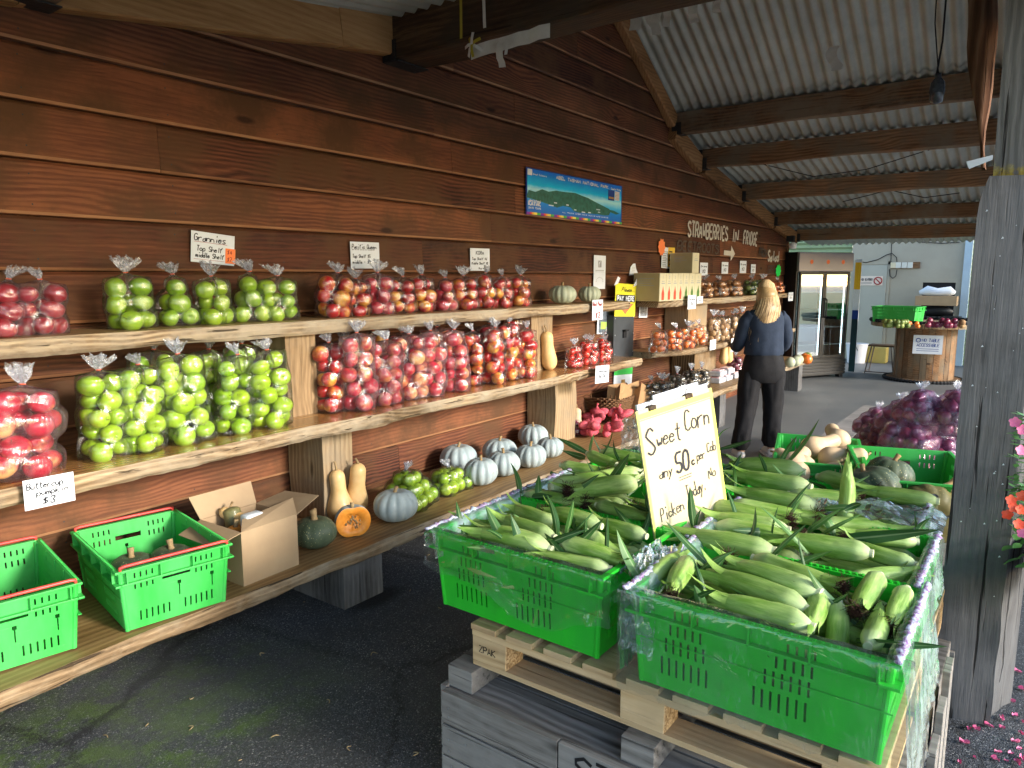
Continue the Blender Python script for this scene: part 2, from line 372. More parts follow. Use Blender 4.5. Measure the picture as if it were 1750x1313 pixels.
# ------------------------------------------------------------------ roof: rafters on the wall, purlins, iron
def bar(b, p0, p1, w_, h_, wob=.006, seg=14, up=(0, 0, 1), seed=0):
    """rough sawn beam whose top centre line runs p0-p1"""
    p0, p1 = Vector(p0), Vector(p1); d = (p1 - p0).normalized(); s = d.cross(Vector(up)).normalized(); u = s.cross(d); rows = []
    for i in range(seg + 1):
        t_ = i / seg; c = p0.lerp(p1, t_)
        e = lambda k: mnoise.noise((seed * 3.7 + k * 5.1, t_ * (p1 - p0).length * 1.3, k)) * wob * 2
        rows.append([c + s * (w_ / 2 + e(1)) + u * e(2) * .3, c + s * (w_ / 2 + e(3)) - u * (h_ + e(4)), c + s * (w_ / 2 - .012 + e(3)) - u * (h_ + .008 + e(4)),
                     c - s * (w_ / 2 - .012 + e(5)) - u * (h_ + .008 + e(6)), c - s * (w_ / 2 + e(5)) - u * (h_ + e(6)), c - s * (w_ / 2 + e(7)) + u * e(2) * .3])
    b.grid(rows, close=True); b.add(rows[0], [tuple(range(6))[::-1]]); b.add(rows[-1], [tuple(range(6))])
roof = thing('veranda_roof', 'corrugated iron veranda roof over the produce stand seen from below, on rough timber beams', 'roof', (6, 1.7, 3))
def iron(name, pts, y0, y1, drop=0):
    b = MB(); pitch = .102; n = int((y1 - y0) / pitch * 8); rows = []
    for x, z in pts:
        rows.append([Vector((x, y0 + (y1 - y0) * i / n, z + drop + .017 * math.sin(2 * math.pi * i / 8))) for i in range(n + 1)])
    b.grid(rows, flip=False); 
    o = b.build(name, M_tin, roof, smooth=True, world=True)
    return o
def sub(pts, k=3):
    out = []
    for (a, za), (b_, zb) in zip(pts, pts[1:]): out += [(a + (b_ - a) * i / k, za + (zb - za) * i / k) for i in range(k)]
    return out + [pts[-1]]
iron('roof_sheet', sub([p for p in prof if p[0] <= 3.5] + [(3.5, 3.11)]), -.35, 3.5, .10)
iron('roof_sheet', sub([(5.35, 4.55), (6.2, 4.02), (7.47, 3.27)]), -.35, 3.5, .10)
iron('roof_sheet', sub([(3.42, 3.16), (5.35, 4.55)]), -.35, 3.5, .10)
iron('roof_sheet', sub([(7.40, 3.315), (8.2, 3.03), (9.56, 2.77), (11, 2.52), (12.5, 2.28), (14, 2.12)]), -.35, 3.5, .085)
# rafters fixed to the wall
def rafter(pts, h_, seed, mt):
    b = MB(); b.cr = seed * .13 % 1
    for i, (p, q) in enumerate(zip(pts, pts[1:])):
        b.cr = (seed * .31 + i * .21) % 1
        bar(b, (p[0], 3.325, p[1]), (q[0], 3.325, q[1]), .085, h_, .003, 8, seed=seed + i)
    return b.build('rafter', mt, roof, world=True)
M_rafter_x = M_rafter
rafter([(-2, 2.53), (1.26, 2.90), (2.88, 3.13), (3.55, 3.215)], .205, 1, M_rafter)
M_raft2 = wood('brown_rafter', (.08, .036, .014), (.25, .12, .045), (.38, .20, .085), 0, .6, True, .7, .25, .3, .3)
rafter([(5.35, 4.62), (6.18, 4.06), (7.46, 3.315)], .13, 2, M_raft2)
rafter([(7.46, 3.24), (8.22, 2.99)], .17, 3, M_raft2)
rafter([(8.30, 2.985), (9.6, 2.745)], .16, 4, M_raft2)
rafter([(9.7, 2.745), (11.0, 2.51)], .16, 5, M_raft2)
rafter([(11.1, 2.50), (12.3, 2.33)], .15, 6, M_raft2)
rafter([(3.5, 3.2), (4.4, 3.86), (5.35, 4.62)], .13, 7, M_raft2)
def purlin(x, ztop, w_, h_, seed, y0=.12, y1=3.29, mt=None, ends=0, sag=0):
    b = MB(); b.cr = seed * .37 % 1
    bar(b, (x, y1, ztop), (x, y0, ztop + ends), w_, h_, .011, 26, seed=seed)
    o = b.build('purlin', mt or M_purl, roof, world=True)
    h = MB(); h.box((x - w_ / 2 - .012, y1 - .002, ztop - h_ - .02), (x - w_ / 2 - .004, y1 + .05, ztop - .005)); h.box((x - w_ / 2 - .004, y1 - .07, ztop - h_ - .022), (x + w_ / 2 + .004, y1 + .05, ztop - h_ - .016))
    h.box((x - w_ / 2 - .011, y1 - .055, ztop - h_ - .018), (x - w_ / 2 - .005, y1 - .003, ztop - h_ + .10))
    h.build('joist_hanger', M_steel, roof, world=True)
purlin(3.42, 3.20, .26, .255, 1, mt=M_purl2, y1=3.31)
purlin(1.30, 2.96, .22, .245, 2, mt=M_purl, y1=3.29)
purlin(7.50, 3.345, .11, .20, 3)
purlin(8.24, 3.075, .11, .20, 4)
purlin(9.62, 2.82, .12, .185, 5)
purlin(11.05, 2.575, .12, .175, 6)
purlin(12.28, 2.385, .12, .17, 7)
purlin(5.35, 4.60, .12, .25, 8)
b = MB()
for (a, za), (c, zc) in zip([(-2, 2.42), (3.3, 2.98), (5.35, 4.25), (7.45, 3.05), (12.3, 2.12)], [(3.3, 2.98), (5.35, 4.25), (7.45, 3.05), (12.3, 2.12), (14, 1.95)]):
    b.cr = R.random(); bar(b, (a, .10, za + .12), (c, .10, zc + .12), .12, .2, .01, 12, seed=a)
b.build('edge_beam', M_purl2, roof, world=True)
b = MB(); rows = []
for i in range(15):
    t_ = i / 14; z = 3.15 - 1.08 * t_; wd = .10 * (1 - t_ ** 2.6) + .012; yo = .385 - .10 * t_
    rows.append([Vector((3.46 + dx, yo - .04 + wd * sy + .018 * mnoise.noise((z * 5, sy * 3, dx)), z)) for dx, sy in ((0, .5), (0, 0), (0, -.5), (.09, -.5), (.09, .5))])
b.grid(rows, close=True); b.cr = .7; b.build('bark_brace', M_bark, roof, smooth=True, world=True)

b = MB()
for (a, za), (c, zc) in zip([(-2, 2.5), (3.3, 3.1), (5.35, 4.55), (7.45, 3.2)], [(3.3, 3.1), (5.35, 4.55), (7.45, 3.2), (14, 2.3)]):
    b.cr = R.random(); q = min(za, zc) 
    b.add([(a, -.38, 2.62 if a < 7 else min(2.62, za - .2)), (c, -.38, 2.62 if c < 8 else min(2.62, zc - .25)), (c, -.38, zc + .08), (a, -.38, za + .08), (a, -.35, 2.62 if a < 7 else min(2.62, za - .2)), (c, -.35, 2.62 if c < 8 else min(2.62, zc - .25)), (c, -.35, zc + .08), (a, -.35, za + .08)], [(0, 3, 2, 1), (4, 5, 6, 7), (0, 1, 5, 4), (1, 2, 6, 5), (2, 3, 7, 6), (3, 0, 4, 7)])
b.build('sun_block_board', M_purl2, roof, world=True)  # unseen board added along the eave to block sun from the upper wall

# post that carries the veranda
post = thing('timber_post', 'thick weathered grey post with a ragged split edge right of the corn stand', 'post', (3.12, .1, 0))
def post_mesh(b, FL, FR, BR, BL, z0, z1, seed, n=46, sh=0, rag=.012):
    rows = []
    for i in range(n + 1):
        z = z0 + (z1 - z0) * i / n; t_ = i / n
        row = []
        cs = [FL, FR, BR, BL]
        for k in range(4):
            A, B_ = Vector(cs[k]), Vector(cs[(k + 1) % 4])
            for j in range(6):
                p = A.lerp(B_, j / 6); nn = mnoise.noise((p.x * 14 + seed, p.y * 14, z * 2.6)) * .006
                if k == 1: nn += mnoise.noise((p.x * 24, seed, z * 7)) * rag - .018 * max(0, .9 - z) * (j > 0)
                dd = (p - Vector((3.16, .1))).normalized()
                s_ = 1 - sh * max(0, (t_ - .93) / .07) ** 2
                row.append(Vector((p.x + dd.x * nn, (p.y + dd.y * nn - .1) * s_ + .1, z)))
        rows.append(row)
    b.grid(rows, close=True, flip=True); b.add(rows[-1], [tuple(range(24))[::-1]])
b = MB(); b.cr = .3; post_mesh(b, (3.0, .213), (3.045, .028), (3.27, -.03), (3.27, .2), -.01, 1.985, 1, sh=.22); b.build('lower_post', M_post, post, smooth=2, world=True)
b = MB(); b.cr = .8; post_mesh(b, (3.06, .183), (3.06, -.06), (3.25, -.06), (3.25, .18), 1.9, 3.3, 5, sh=0, rag=.004); b.build('upper_post', M_post2, post, smooth=2, world=True)
# ------------------------------------------------------------------ shelving
def slab(parent, name, xa, xb, yf, z, th, seed, amp=.02, dips=(), topm=None, y1=3.355):
    b = MB(); b.cr = seed * .17 % 1; n = int((xb - xa) / .03); rows = []
    for i in range(n + 1):
        x = xa + (xb - xa) * i / n
        e = amp * (mnoise.noise((x * 1.1, seed, 0)) * 1.3 + .45 * mnoise.noise((x * 5, seed, 3)) + .16 * mnoise.noise((x * 17, seed, 5)))
        lo = .012 * mnoise.noise((x * 2.1, seed, 9)) + .005 * mnoise.noise((x * 11, seed, 2))
        for dx, wd, am in dips: e += am * math.exp(-((x - dx) / wd) ** 2)
        y = yf - e; u = .004 * mnoise.noise((x * 9, 2, seed)); v_ = .006 * mnoise.noise((x * 23, 7, seed))
        rows.append([Vector(p) for p in ((x, y1, z), (x, y + .05, z), (x, y + .006, z - .001), (x, y - .001 + u, z - .012), (x, y - .004 + v_, z - th * .45 + u), (x, y + .004 + u, z - th * .8), (x, y + .018 + v_, z - th - lo), (x, y1, z - th - lo * .2))])
    nv = len(rows[0])
    for k in range(nv):
        k2 = (k + 1) % nv
        b.grid([[r[k], r[k2]] for r in rows], mat=0 if k in (0, 1) else 1)
    b.add(rows[0], [tuple(range(nv))], mat=1); b.add(rows[-1], [tuple(range(nv))[::-1]], mat=1)
    return b.build(name, [topm or M_shelf_top, M_edge], parent, world=True)
def upright(parent, xa, xb, yf, z0, z1, seed, y1=3.35, wav=.006, name='upright'):
    b = MB(); b.cr = seed * .23 % 1; rows = []; n = 12
    for i in range(n + 1):
        z = z0 + (z1 - z0) * i / n; e = lambda k: wav * mnoise.noise((k * 9 + seed, z * 4, seed))
        rows.append([Vector(p) for p in ((xa + e(1), yf + e(5) * .5, z), (xa * .7 + xb * .3, yf + e(6) * .7, z), (xa * .3 + xb * .7, yf + e(7) * .7, z), (xb + e(2), yf + e(5) * .5, z), (xb + e(3), y1, z), (xa + e(4), y1, z))])
    b.grid(rows, close=True); b.add(rows[-1], [tuple(range(6))]); b.add(rows[0], [tuple(range(6))[::-1]])
    return b.build(name, M_leg if name == 'bench_leg' else M_up, parent, world=True)
BZ, MZ, TZ = .31, .93, 1.425
u1 = thing('produce_shelving', 'near rustic timber shelving of thick live-edge slabs loaded with bagged apples and pumpkins', 'shelves', (2.6, 3.0, 0), group='rustic timber shelving units')
slab(u1, 'bench_slab', -.7, 7.0, 2.64, BZ, .072, 1, .018, topm=M_bench_top)
slab(u1, 'shelf', -.7, 5.86, 2.81, MZ, .070, 2, .022, dips=((2.62, .10, .03), (2.42, .10, .02), (5.6, .4, -.05)))
slab(u1, 'shelf', -.7, 5.93, 3.01, TZ, .072, 3, .012, topm=M_bench_top)
upright(u1, ony(490, 640, 3.08).x, ony(541, 640, 3.08).x, 3.08, MZ, TZ - .06, 1)
upright(u1, ony(908, 580, 3.1).x, ony(944, 580, 3.1).x, 3.10, MZ, TZ - .06, 2, wav=.03)
upright(u1, ony(552, 800, 3.06).x, ony(603, 800, 3.06).x, 3.06, BZ, MZ - .06, 3)
upright(u1, ony(949, 690, 3.08).x, ony(984, 690, 3.08).x, 3.08, BZ, MZ - .06, 4, wav=.02)
upright(u1, 2.27, 2.53, 2.69, 0, BZ - .065, 5, name='bench_leg')
upright(u1, 5.5, 5.8, 2.69, 0, BZ - .065, 6, name='bench_leg')
upright(u1, -.5, -.2, 2.69, 0, BZ - .065, 7, name='bench_leg')
u2 = thing('produce_shelving', 'far rustic timber shelving beside the woman, loaded with onions, potatoes and boxed goods', 'shelves', (9, 3.0, 0), group='rustic timber shelving units')
slab(u2, 'shelf', 6.75, 11.0, 3.0, 1.405, .065, 5, .014, dips=((6.8, .25, -.12),), topm=M_bench_top)
slab(u2, 'shelf', 6.55, 10.9, 2.88, .905, .06, 6, .016, dips=((6.6, .3, -.2),), topm=M_bench_top)
slab(u2, 'bench_slab', 7.2, 11.3, 2.72, .445, .065, 7, .015, topm=M_bench_top)
upright(u2, ony(1176, 540, 3.08).x, ony(1208, 540, 3.08).x, 3.08, .905, 1.345, 8)
upright(u2, ony(1187, 620, 3.08).x, ony(1223, 620, 3.08).x, 3.08, .445, .85, 9)
upright(u2, 7.62, 7.8, 2.76, 0, .385, 10, name='bench_leg')
upright(u2, 10.75, 10.95, 2.76, 0, .385, 11, name='bench_leg')
# ------------------------------------------------------------------ writing: a single-stroke hand
GL = {'A': '00,26,40;12,32', 'a': '43,32,12,01,10,30,43;43,40', 'B': '00,06,36,45,44,33,03;33,42,41,30,00', 'b': '06,00;02,13,33,42,41,30,10,01', 'C': '45,26,05,01,20,41', 'c': '42,23,02,01,20,41', 'D': '00,06,26,44,42,20,00',
      'd': '46,40;42,23,02,01,20,41', 'E': '46,06,00,40;03,33', 'e': '02,42,33,13,02,01,10,41', 'F': '46,06,00;03,33', 'f': '46,35,25,14,10;04,34', 'G': '45,26,05,01,20,41,43,23', 'g': '43,13,02,01,10,41;44,4a,0a', 'H': '00,06;03,43;40,46',
      'h': '00,06;02,23,42,40', 'i': '20,23;25,26', 'I': '20,26', 'J': '46,41,20,01', 'K': '00,06;46,03,40', 'k': '00,06;33,02,40', 'L': '06,00,40', 'l': '26,20', 'M': '00,06,23,46,40', 'm': '00,03;02,13,22,20;22,33,42,40', 'N': '00,06,40,46', 'n': '00,03;02,23,42,40',
      'O': '26,05,01,20,41,45,26', 'o': '13,02,01,20,41,42,33,13', 'P': '00,06,36,45,44,33,03', 'p': '0a,03;02,13,33,42,41,30,10,01', 'Q': '26,05,01,20,41,45,26;22,40', 'R': '00,06,36,45,44,33,03;23,40', 'r': '00,03;02,23,43', 'S': '45,26,05,04,42,41,20,01', 's': '43,13,02,41,30,00',
      'T': '06,46;26,20', 't': '26,21,30,40;04,44', 'U': '06,01,20,41,46', 'u': '03,01,20,41;43,40', 'V': '06,20,46', 'v': '03,20,43', 'W': '06,10,24,30,46', 'w': '03,10,22,30,43', 'X': '00,46;06,40', 'x': '00,43;03,40', 'Y': '06,23,46;23,20', 'y': '03,20;43,0a', 'Z': '06,46,00,40', 'z': '03,43,00,40',
      '0': '26,05,01,20,41,45,26', '1': '05,26,20', '2': '05,26,45,44,00,40', '3': '05,26,45,34,23,32,41,20,01', '4': '30,36,02,42', '5': '46,06,03,33,42,41,20,01', '6': '46,13,01,20,41,32,02', '7': '06,46,10', '8': '23,05,26,45,23,01,20,41,23', '9': '42,04,26,45,30', '$': '45,25,04,42,21,01;26,20', '-': '03,33', '.': '20,21', ' ': '', ',': '20,1a', '_': '0a,4a', '&': '40,05,26,34,01,20,42'}
def strokes(txt, h, wd=.75, jit=.25, slant=.1, seed=1, gap=.35):
    rr = random.Random(seed); out = []; x = 0; u = h / 6
    for ch in txt:
        k = .8 if ch in 'il.I,1' else 1
        for st in GL.get(ch, '').split(';'):
            if not st: continue
            pl = []
            for q in st.split(','):
                cx, cy = int(q[0]), (-2 if q[1] == 'a' else int(q[1]))
                cx += rr.uniform(-jit, jit); cy += rr.uniform(-jit, jit)
                pl.append((x + cx * u * wd + cy * u * slant, cy * u))
            out.append(pl)
        x += (4 * wd * k + 4 * gap * .6) * u
    return out, x
def write(b, M, txt, x, y, h, lw, wd=.75, jit=.25, slant=.1, seed=1, width=None, rot=0, lift=.0012, mat=0):
    """ink ribbons lying on the plane of M (local x right, y up, z out of the sign)"""
    st, tot = strokes(txt, h, wd, jit, slant, seed); k = width / tot if width else 1
    ca, sa = math.cos(rot), math.sin(rot)
    for pl in st:
        pl = [Vector((p[0] * k, p[1])) for p in pl]
        pl = [Vector((x + p.x * ca - p.y * sa, y + p.x * sa + p.y * ca)) for p in pl]
        if len(pl) > 2 and jit > .07:      # round the corners a little
            q = [pl[0]]
            for i in range(1, len(pl) - 1): q += [pl[i].lerp(pl[i - 1], .25), pl[i].lerp(pl[i + 1], .25)]
            pl = q + [pl[-1]]
        rows = []
        for i, p in enumerate(pl):
            d = (pl[min(i + 1, len(pl) - 1)] - pl[max(i - 1, 0)]); d = d.normalized() if d.length > 1e-7 else Vector((1, 0)); nn = Vector((-d.y, d.x)) * lw / 2
            rows.append([M @ Vector((p.x - nn.x, p.y - nn.y, lift)), M @ Vector((p.x + nn.x, p.y + nn.y, lift))])
        b.grid(rows, mat=mat, flip=True)
def rect(b, M, x0, y0, x1, y1, lift, mat=0):
    b.add([M @ Vector((x0, y0, lift)), M @ Vector((x1, y0, lift)), M @ Vector((x1, y1, lift)), M @ Vector((x0, y1, lift))], [(0, 1, 2, 3)], mat)
def poly(b, M, pts, lift, mat=0): b.add([M @ Vector((x, y, lift)) for x, y in pts], [tuple(range(len(pts)))], mat)
def frame(o, right, up):
    right = Vector(right).normalized(); up = Vector(up); up = (up - right * up.dot(right)).normalized(); nrm = right.cross(up)
    m_ = Matrix((right, up, nrm)).transposed().to_4x4(); m_.translation = o; return m_
def flat(name, c, rough=.7, **kw): return simple(name, c, tuple(x * .88 for x in c), 8, rough, .3, .05, .001, **kw)
M_paper = flat('white_paper', (.76, .80, .86)); M_ink = flat('marker_ink', (.02, .02, .03), .5); M_redink = flat('red_ink', (.35, .03, .03)); M_orange = flat('orange_paper', (.95, .25, .08))
M_cream = flat('cream_board', (.66, .56, .36)); M_yel = flat('fluoro_edge', (.80, .82, .16)); M_yelp = flat('yellow_print', (.85, .76, .04)); M_black = flat('black_print', (.012, .012, .014)); M_redp = flat('red_print', (.85, .20, .07))
M_chalk = flat('chalk_paint', (.62, .58, .50)); M_fade = flat('faded_chalk', (.085, .062, .048)); M_green = flat('green_print', (.05, .5, .08)); M_grime = flat('grey_print', (.35, .36, .38))

def card(name, label, cat, M, w_, h_, lines, mat=None, thick=.0015, curl=.0, group=None, edges=None, inkm=None):
    """a sheet of paper or card: lower left corner at M; lines = (text, x, y, height, pen width, width)"""
    t = thing(name, label, cat, M.translation, group=group)
    b = MB(); n = 8
    for s_ in (0, 1):
        rows = [[M @ Vector((w_ * i / n, h_ * j / n, curl * (math.sin(math.pi * i / n) * .5 + (1 - j / n) ** 2) - s_ * thick)) for i in range(n + 1)] for j in range(n + 1)]
        b.grid(rows, flip=bool(s_))
    b.build('sheet', mat or M_paper, t, smooth=True, world=True)
    if lines:
        b = MB()
        for i, L in enumerate(lines): write(b, M, L[0], L[1] * w_, L[2] * h_, L[3] * h_, L[4] * h_ * 1.45, seed=i + len(L[0]), width=L[5] * w_ if len(L) > 5 and L[5] else None, lift=.0015 + curl * 1.2)
        b.build('handwriting', inkm or M_ink, t, world=True)
    return t
WY = 3.352
def wallM(px, py, y=WY, right=(1, 0, 0), up=(0, 0, 1)): return frame(ony(px, py, y), right, up)
def wsize(a, b_, y=WY): p, q = ony(*a, y), ony(*b_, y); return (q - p).length
def wallcard(name, label, cat, BL, BR, TL, lines, y=WY, **kw):
    o, r_, u_ = ony(*BL, y), ony(*BR, y), ony(*TL, y)
    return card(name, label, cat, frame(o, r_ - o, u_ - o), (r_ - o).length, (u_ - o).length, lines, **kw)

PC = 'handwritten price cards'
t = wallcard('price_card', 'white card reading Grannies with an orange price patch, above the bagged green apples', 'sign', (326, 447), (400, 455), (320, 393),
         [('Grannies', .06, .70, .22, .022, .74), ('Top Shelf', .12, .38, .17, .02, .60), ('middle Shelf', .10, .17, .16, .02, .66)], group=PC)
o_ = ony(326, 447, WY); Mg = frame(o_, ony(400, 455, WY) - o_, ony(320, 393, WY) - o_); W_ = wsize((326, 447), (400, 455)); H_ = wsize((326, 447), (320, 393))
b = MB(); rect(b, Mg, W_ * .78, H_ * .06, W_ * 1.02, H_ * .56, .0022); b.build('orange_patch', M_orange, t, world=True)
b = MB(); write(b, Mg, '$4', W_ * .82, H_ * .36, H_ * .15, .003, lift=.003); write(b, Mg, '$7', W_ * .82, H_ * .12, H_ * .15, .003, lift=.003); rect(b, Mg, W_ * .06, H_ * .66, W_ * .82, H_ * .672, .002); rect(b, Mg, W_ * .06, H_ * .1, W_ * .76, H_ * .11, .002); b.build('price', M_redink, t, world=True)
wallcard('price_card', 'white card reading Pacific Queen, above the bagged red apples', 'sign', (600, 459), (649, 459), (598, 413),
         [('Pacific Queen', .05, .74, .17, .018, .85), ('_________', .05, .72, .05, .012, .8), ('Top Shelf $5', .06, .40, .13, .018, .62), ('middle - $9', .06, .18, .13, .018, .62), ('3kg', .76, .30, .08, .01, .18)], group=PC)
wallcard('price_card', 'white card reading Kora, third along the wall above the red apple bags', 'sign', (804, 463), (837, 463), (803, 424),
         [('KORA', .28, .72, .16, .02, .42), ('Top Shelf $6', .08, .48, .11, .018, .78), ('Middle Shelf $8', .06, .28, .11, .018, .85), ('2kg bags', .4, .08, .07, .014, .45)], group=PC)
Mf = frame(onx(44, 874, 0) if False else ony(43, 874, 2.78), Vector((1, 0, .0)), Vector((0, 0, 1)))
o_, r_, u_ = ony(43, 874, 2.775), ony(129, 855, 2.775), ony(37, 823, 2.775)
card('price_card', 'white card reading Buttercup pumpkin $3 tacked to the middle shelf edge', 'sign', frame(o_, r_ - o_, u_ - o_), (r_ - o_).length, (u_ - o_).length,
     [('Buttercup', .06, .66, .22, .022, .72), ('pumpkin', .24, .42, .20, .022, .64), ('$3', .34, .10, .24, .028, .28)], group=PC)
o_, r_, u_ = ony(1012, 548, 2.985), ony(1030, 546, 2.985), ony(1006, 516, 2.985)
card('price_card', 'white card reading Red Pear $2 hanging from the top shelf below the pale pumpkins', 'sign', frame(o_, r_ - o_, u_ - o_), (r_ - o_).length, (u_ - o_).length, [('Red Pear', .05, .7, .2, .03, .9), ('$2', .3, .1, .28, .04, .45)], group=PC, inkm=M_redink)
o_, r_, u_ = ony(1017, 656, 2.76), ony(1040, 653, 2.76), ony(1020, 626, 2.76)
card('price_card', 'white card reading Tomatoes $6.00 hanging from the middle shelf beside the red bags', 'sign', frame(o_, r_ - o_, u_ - o_), (r_ - o_).length, (u_ - o_).length, [('Tomatoes', .12, .62, .14, .02, .78), ('$6.00', .25, .3, .18, .03, .5)], group=PC)
# social notice, triangular note, yellow note
t = wallcard('notice', 'narrow white printed notice on the wall above the pale pumpkins', 'notice', (1014, 494), (1034, 494), (1014, 436), [])
b = MB(); Mn = wallM(1014, 494); W_ = wsize((1014, 494), (1034, 494)); H_ = wsize((1014, 494), (1014, 436))
rect(b, Mn, W_ * .36, H_ * .64, W_ * .64, H_ * .84, .002); rect(b, Mn, W_ * .14, H_ * .54, W_ * .86, H_ * .56, .002); rect(b, Mn, W_ * .14, H_ * .50, W_ * .86, H_ * .51, .002)
for i in range(9):
    a = math.pi * i / 8; c = (W_ * .5 + math.cos(a) * W_ * .28, H_ * .22 + math.sin(a) * H_ * .12); rect(b, Mn, c[0] - .004, c[1] - .004, c[0] + .004, c[1] + .004, .002)
b.build('print', M_grime, t, world=True)
b = MB(); write(b, Mn, 'f', W_ * .40, H_ * .66, H_ * .16, .009, jit=0, lift=.003); b.build('letter', M_paper, t, world=True)
t = thing('note', 'small curved-edge white note above the yellow PAY HERE sign', 'notice', ony(1076, 470, WY))
b = MB(); Mn = wallM(1075, 471)
k_ = wsize((1075, 471), (1091, 471)); h2 = wsize((1075, 471), (1078, 451))
for z_ in (0, .002): poly(b, Mn, [(0, 0), (k_, h2 * .05), (k_ * .72, h2 * .55), (k_ * .62, h2), (k_ * .38, h2 * .97), (k_ * .14, h2 * .7)], z_)
b.build('sheet', M_paper, t, world=True)
b = MB()
for i in range(5): rect(b, Mn, k_ * .25, h2 * (.15 + .13 * i), k_ * .6, h2 * (.17 + .13 * i), .003)
b.build('print', M_grime, t, world=True)
t = wallcard('notice', 'white and yellow notice with an orange star beside the boxed sauces', 'notice', (1130, 458), (1152, 460), (1130, 422), [], y=3.352)
b = MB(); Mn = wallM(1130, 458); W_ = wsize((1130, 458), (1152, 460)); H_ = wsize((1130, 458), (1130, 422))
rect(b, Mn, W_ * .48, H_ * .06, W_ * 1.0, H_ * 1.0, .002); b.build('yellow_half', flat('amber_print', (.85, .55, .06)), t, world=True)
b = MB(); poly(b, Mn, [(W_ * .0 + .085 * (1 + .12 * (-1) ** i) * math.cos(i * math.pi / 10) - .01, H_ * .98 + .085 * (1 + .12 * (-1) ** i) * math.sin(i * math.pi / 10)) for i in range(20)], .004); b.build('orange_star', M_orange, t, world=True)
b = MB()
for i in range(9): rect(b, Mn, W_ * .06, H_ * (.08 + .085 * i), W_ * R.uniform(.3, .44), H_ * (.10 + .085 * i), .003)
for i in range(4): rect(b, Mn, W_ * .55, H_ * (.15 + .2 * i), W_ * R.uniform(.8, .95), H_ * (.22 + .2 * i), .003)
b.build('print', M_ink, t, world=True)

# PAY HERE sign and honesty box
t = wallcard('pay_here_sign', 'yellow sign reading Please PAY HERE with a red arrow pointing down', 'sign', (1050, 541), (1085, 541), (1049, 484), [], mat=M_yelp, y=3.27, thick=.004)
o_, r_, u_ = ony(1050, 541, 3.27), ony(1085, 541, 3.27), ony(1049, 484, 3.27); Mn = frame(o_, r_ - o_, u_ - o_); W_ = (r_ - o_).length; H_ = (u_ - o_).length
b = MB(); poly(b, Mn, [(W_ * .1, H_ * .40), (W_ * .5, H_ * .06), (W_ * .9, H_ * .40)], .002); b.build('red_arrow', M_redp, t, world=True)
b = MB(); rect(b, Mn, W_ * .05, H_ * .44, W_ * .95, H_ * .66, .002); write(b, Mn, 'Please', W_ * .28, H_ * .76, H_ * .13, .007, width=W_ * .5, jit=.1, slant=.4, lift=.002); rect(b, Mn, W_ * .06, H_ * .77, W_ * .25, H_ * .775, .002); rect(b, Mn, W_ * .75, H_ * .77, W_ * .94, H_ * .775, .002); b.build('black_print', M_black, t, world=True)
b = MB(); write(b, Mn, 'PAY HERE', W_ * .09, H_ * .485, H_ * .135, .015, width=W_ * .84, jit=0, slant=0, lift=.004); b.build('lettering', M_paper, t, world=True)
b = MB()
for sx in (-.1, .82): poly(b, Mn, [(W_ * sx, H_ * .92), (W_ * (sx + .18), H_ * .98), (W_ * (sx + .28 * (1 if sx < 0 else .6)), H_ * 1.16), (W_ * (sx + .16), H_ * 1.2)], .006)
b.build('tape', M_paper, t, world=True)
t = thing('honesty_box', 'dark steel honesty box with a coin slot under the yellow PAY HERE sign', 'cash box', (ony(1066, 620, 3.3)))
M_box = simple('grey_steel_box', (.055, .062, .072), (.035, .04, .045), 12, .55, .4)
x0, x1 = ony(1050, 560, 3.27).x, ony(1084, 560, 3.27).x; z0, z1 = ony(1066, 612, 3.27).z, ony(1066, 538, 3.27).z
b = MB(); b.box((x0, 3.275, z0), (x1, 3.36, z1), bev=.006); b.build('case', M_box, t, world=True)
b = MB(); xm, zm = (x0 + x1) / 2, z0 + (z1 - z0) * .55
b.box((xm - .03, 3.262, zm - .035), (xm + .035, 3.275, zm + .035), bev=.003); b.box((xm - .035, 3.24, zm + .03), (xm + .04, 3.275, zm + .045), bev=.002); b.build('coin_slot', M_black, t, world=True)
b = MB()
for px_ in (x0 + .02, x1 - .02):
    for pz in (z0 + .05, zm, z1 - .03): b.lathe([(0, .0), (.006, .0), (.006, .003), (0, .004)], 8, c=(px_, 0, 0)); 
for i in range(len(b.v)): p = b.v[i]; b.v[i] = (p[0], 3.273 - p[2], [z0 + .05, zm, z1 - .03][(i // 32) % 3] + p[1])
b.build('rivet', M_galv, t, world=True)
M_sky = flat('sky_print', (.03, .42, .70)); M_photo = simple('photo_print', (.08, .22, .10), (.45, .5, .55), 40, .5)
def poster(name, label, BL, BR, TL, bands, y=WY):
    t = wallcard(name, label, 'poster', BL, BR, TL, [], y=y); o_, r_, u_ = ony(*BL, y), ony(*BR, y), ony(*TL, y); Mn = frame(o_, r_ - o_, u_ - o_); W_ = (r_ - o_).length; H_ = (u_ - o_).length
    for i, (x0, y0, x1, y1, mt) in enumerate(bands):
        b = MB(); rect(b, Mn, x0 * W_, y0 * H_, x1 * W_, y1 * H_, .0015 + .001 * i); b.build('print_panel', mt, t, world=True)
    return t, Mn, W_, H_
M_dpht = simple('dark_photo', (.02, .03, .05), (.2, .25, .3), 30, .5); M_lime = flat('lime_print', (.40, .62, .12)); M_blu = flat('blue_print', (.02, .06, .30)); M_bw = simple('bw_photo', (.02, .02, .025), (.5, .52, .55), 60, .5); M_brn = flat('brown_print', (.45, .26, .08))
poster('leaflet', 'photo leaflet rack with a lime panel left of the dark honesty box', (1020, 571), (1048, 571), (1023, 529), [(.08, .05, .95, .95, M_dpht), (.2, .2, .55, .5, M_lime), (.5, .1, .9, .3, M_grime)])
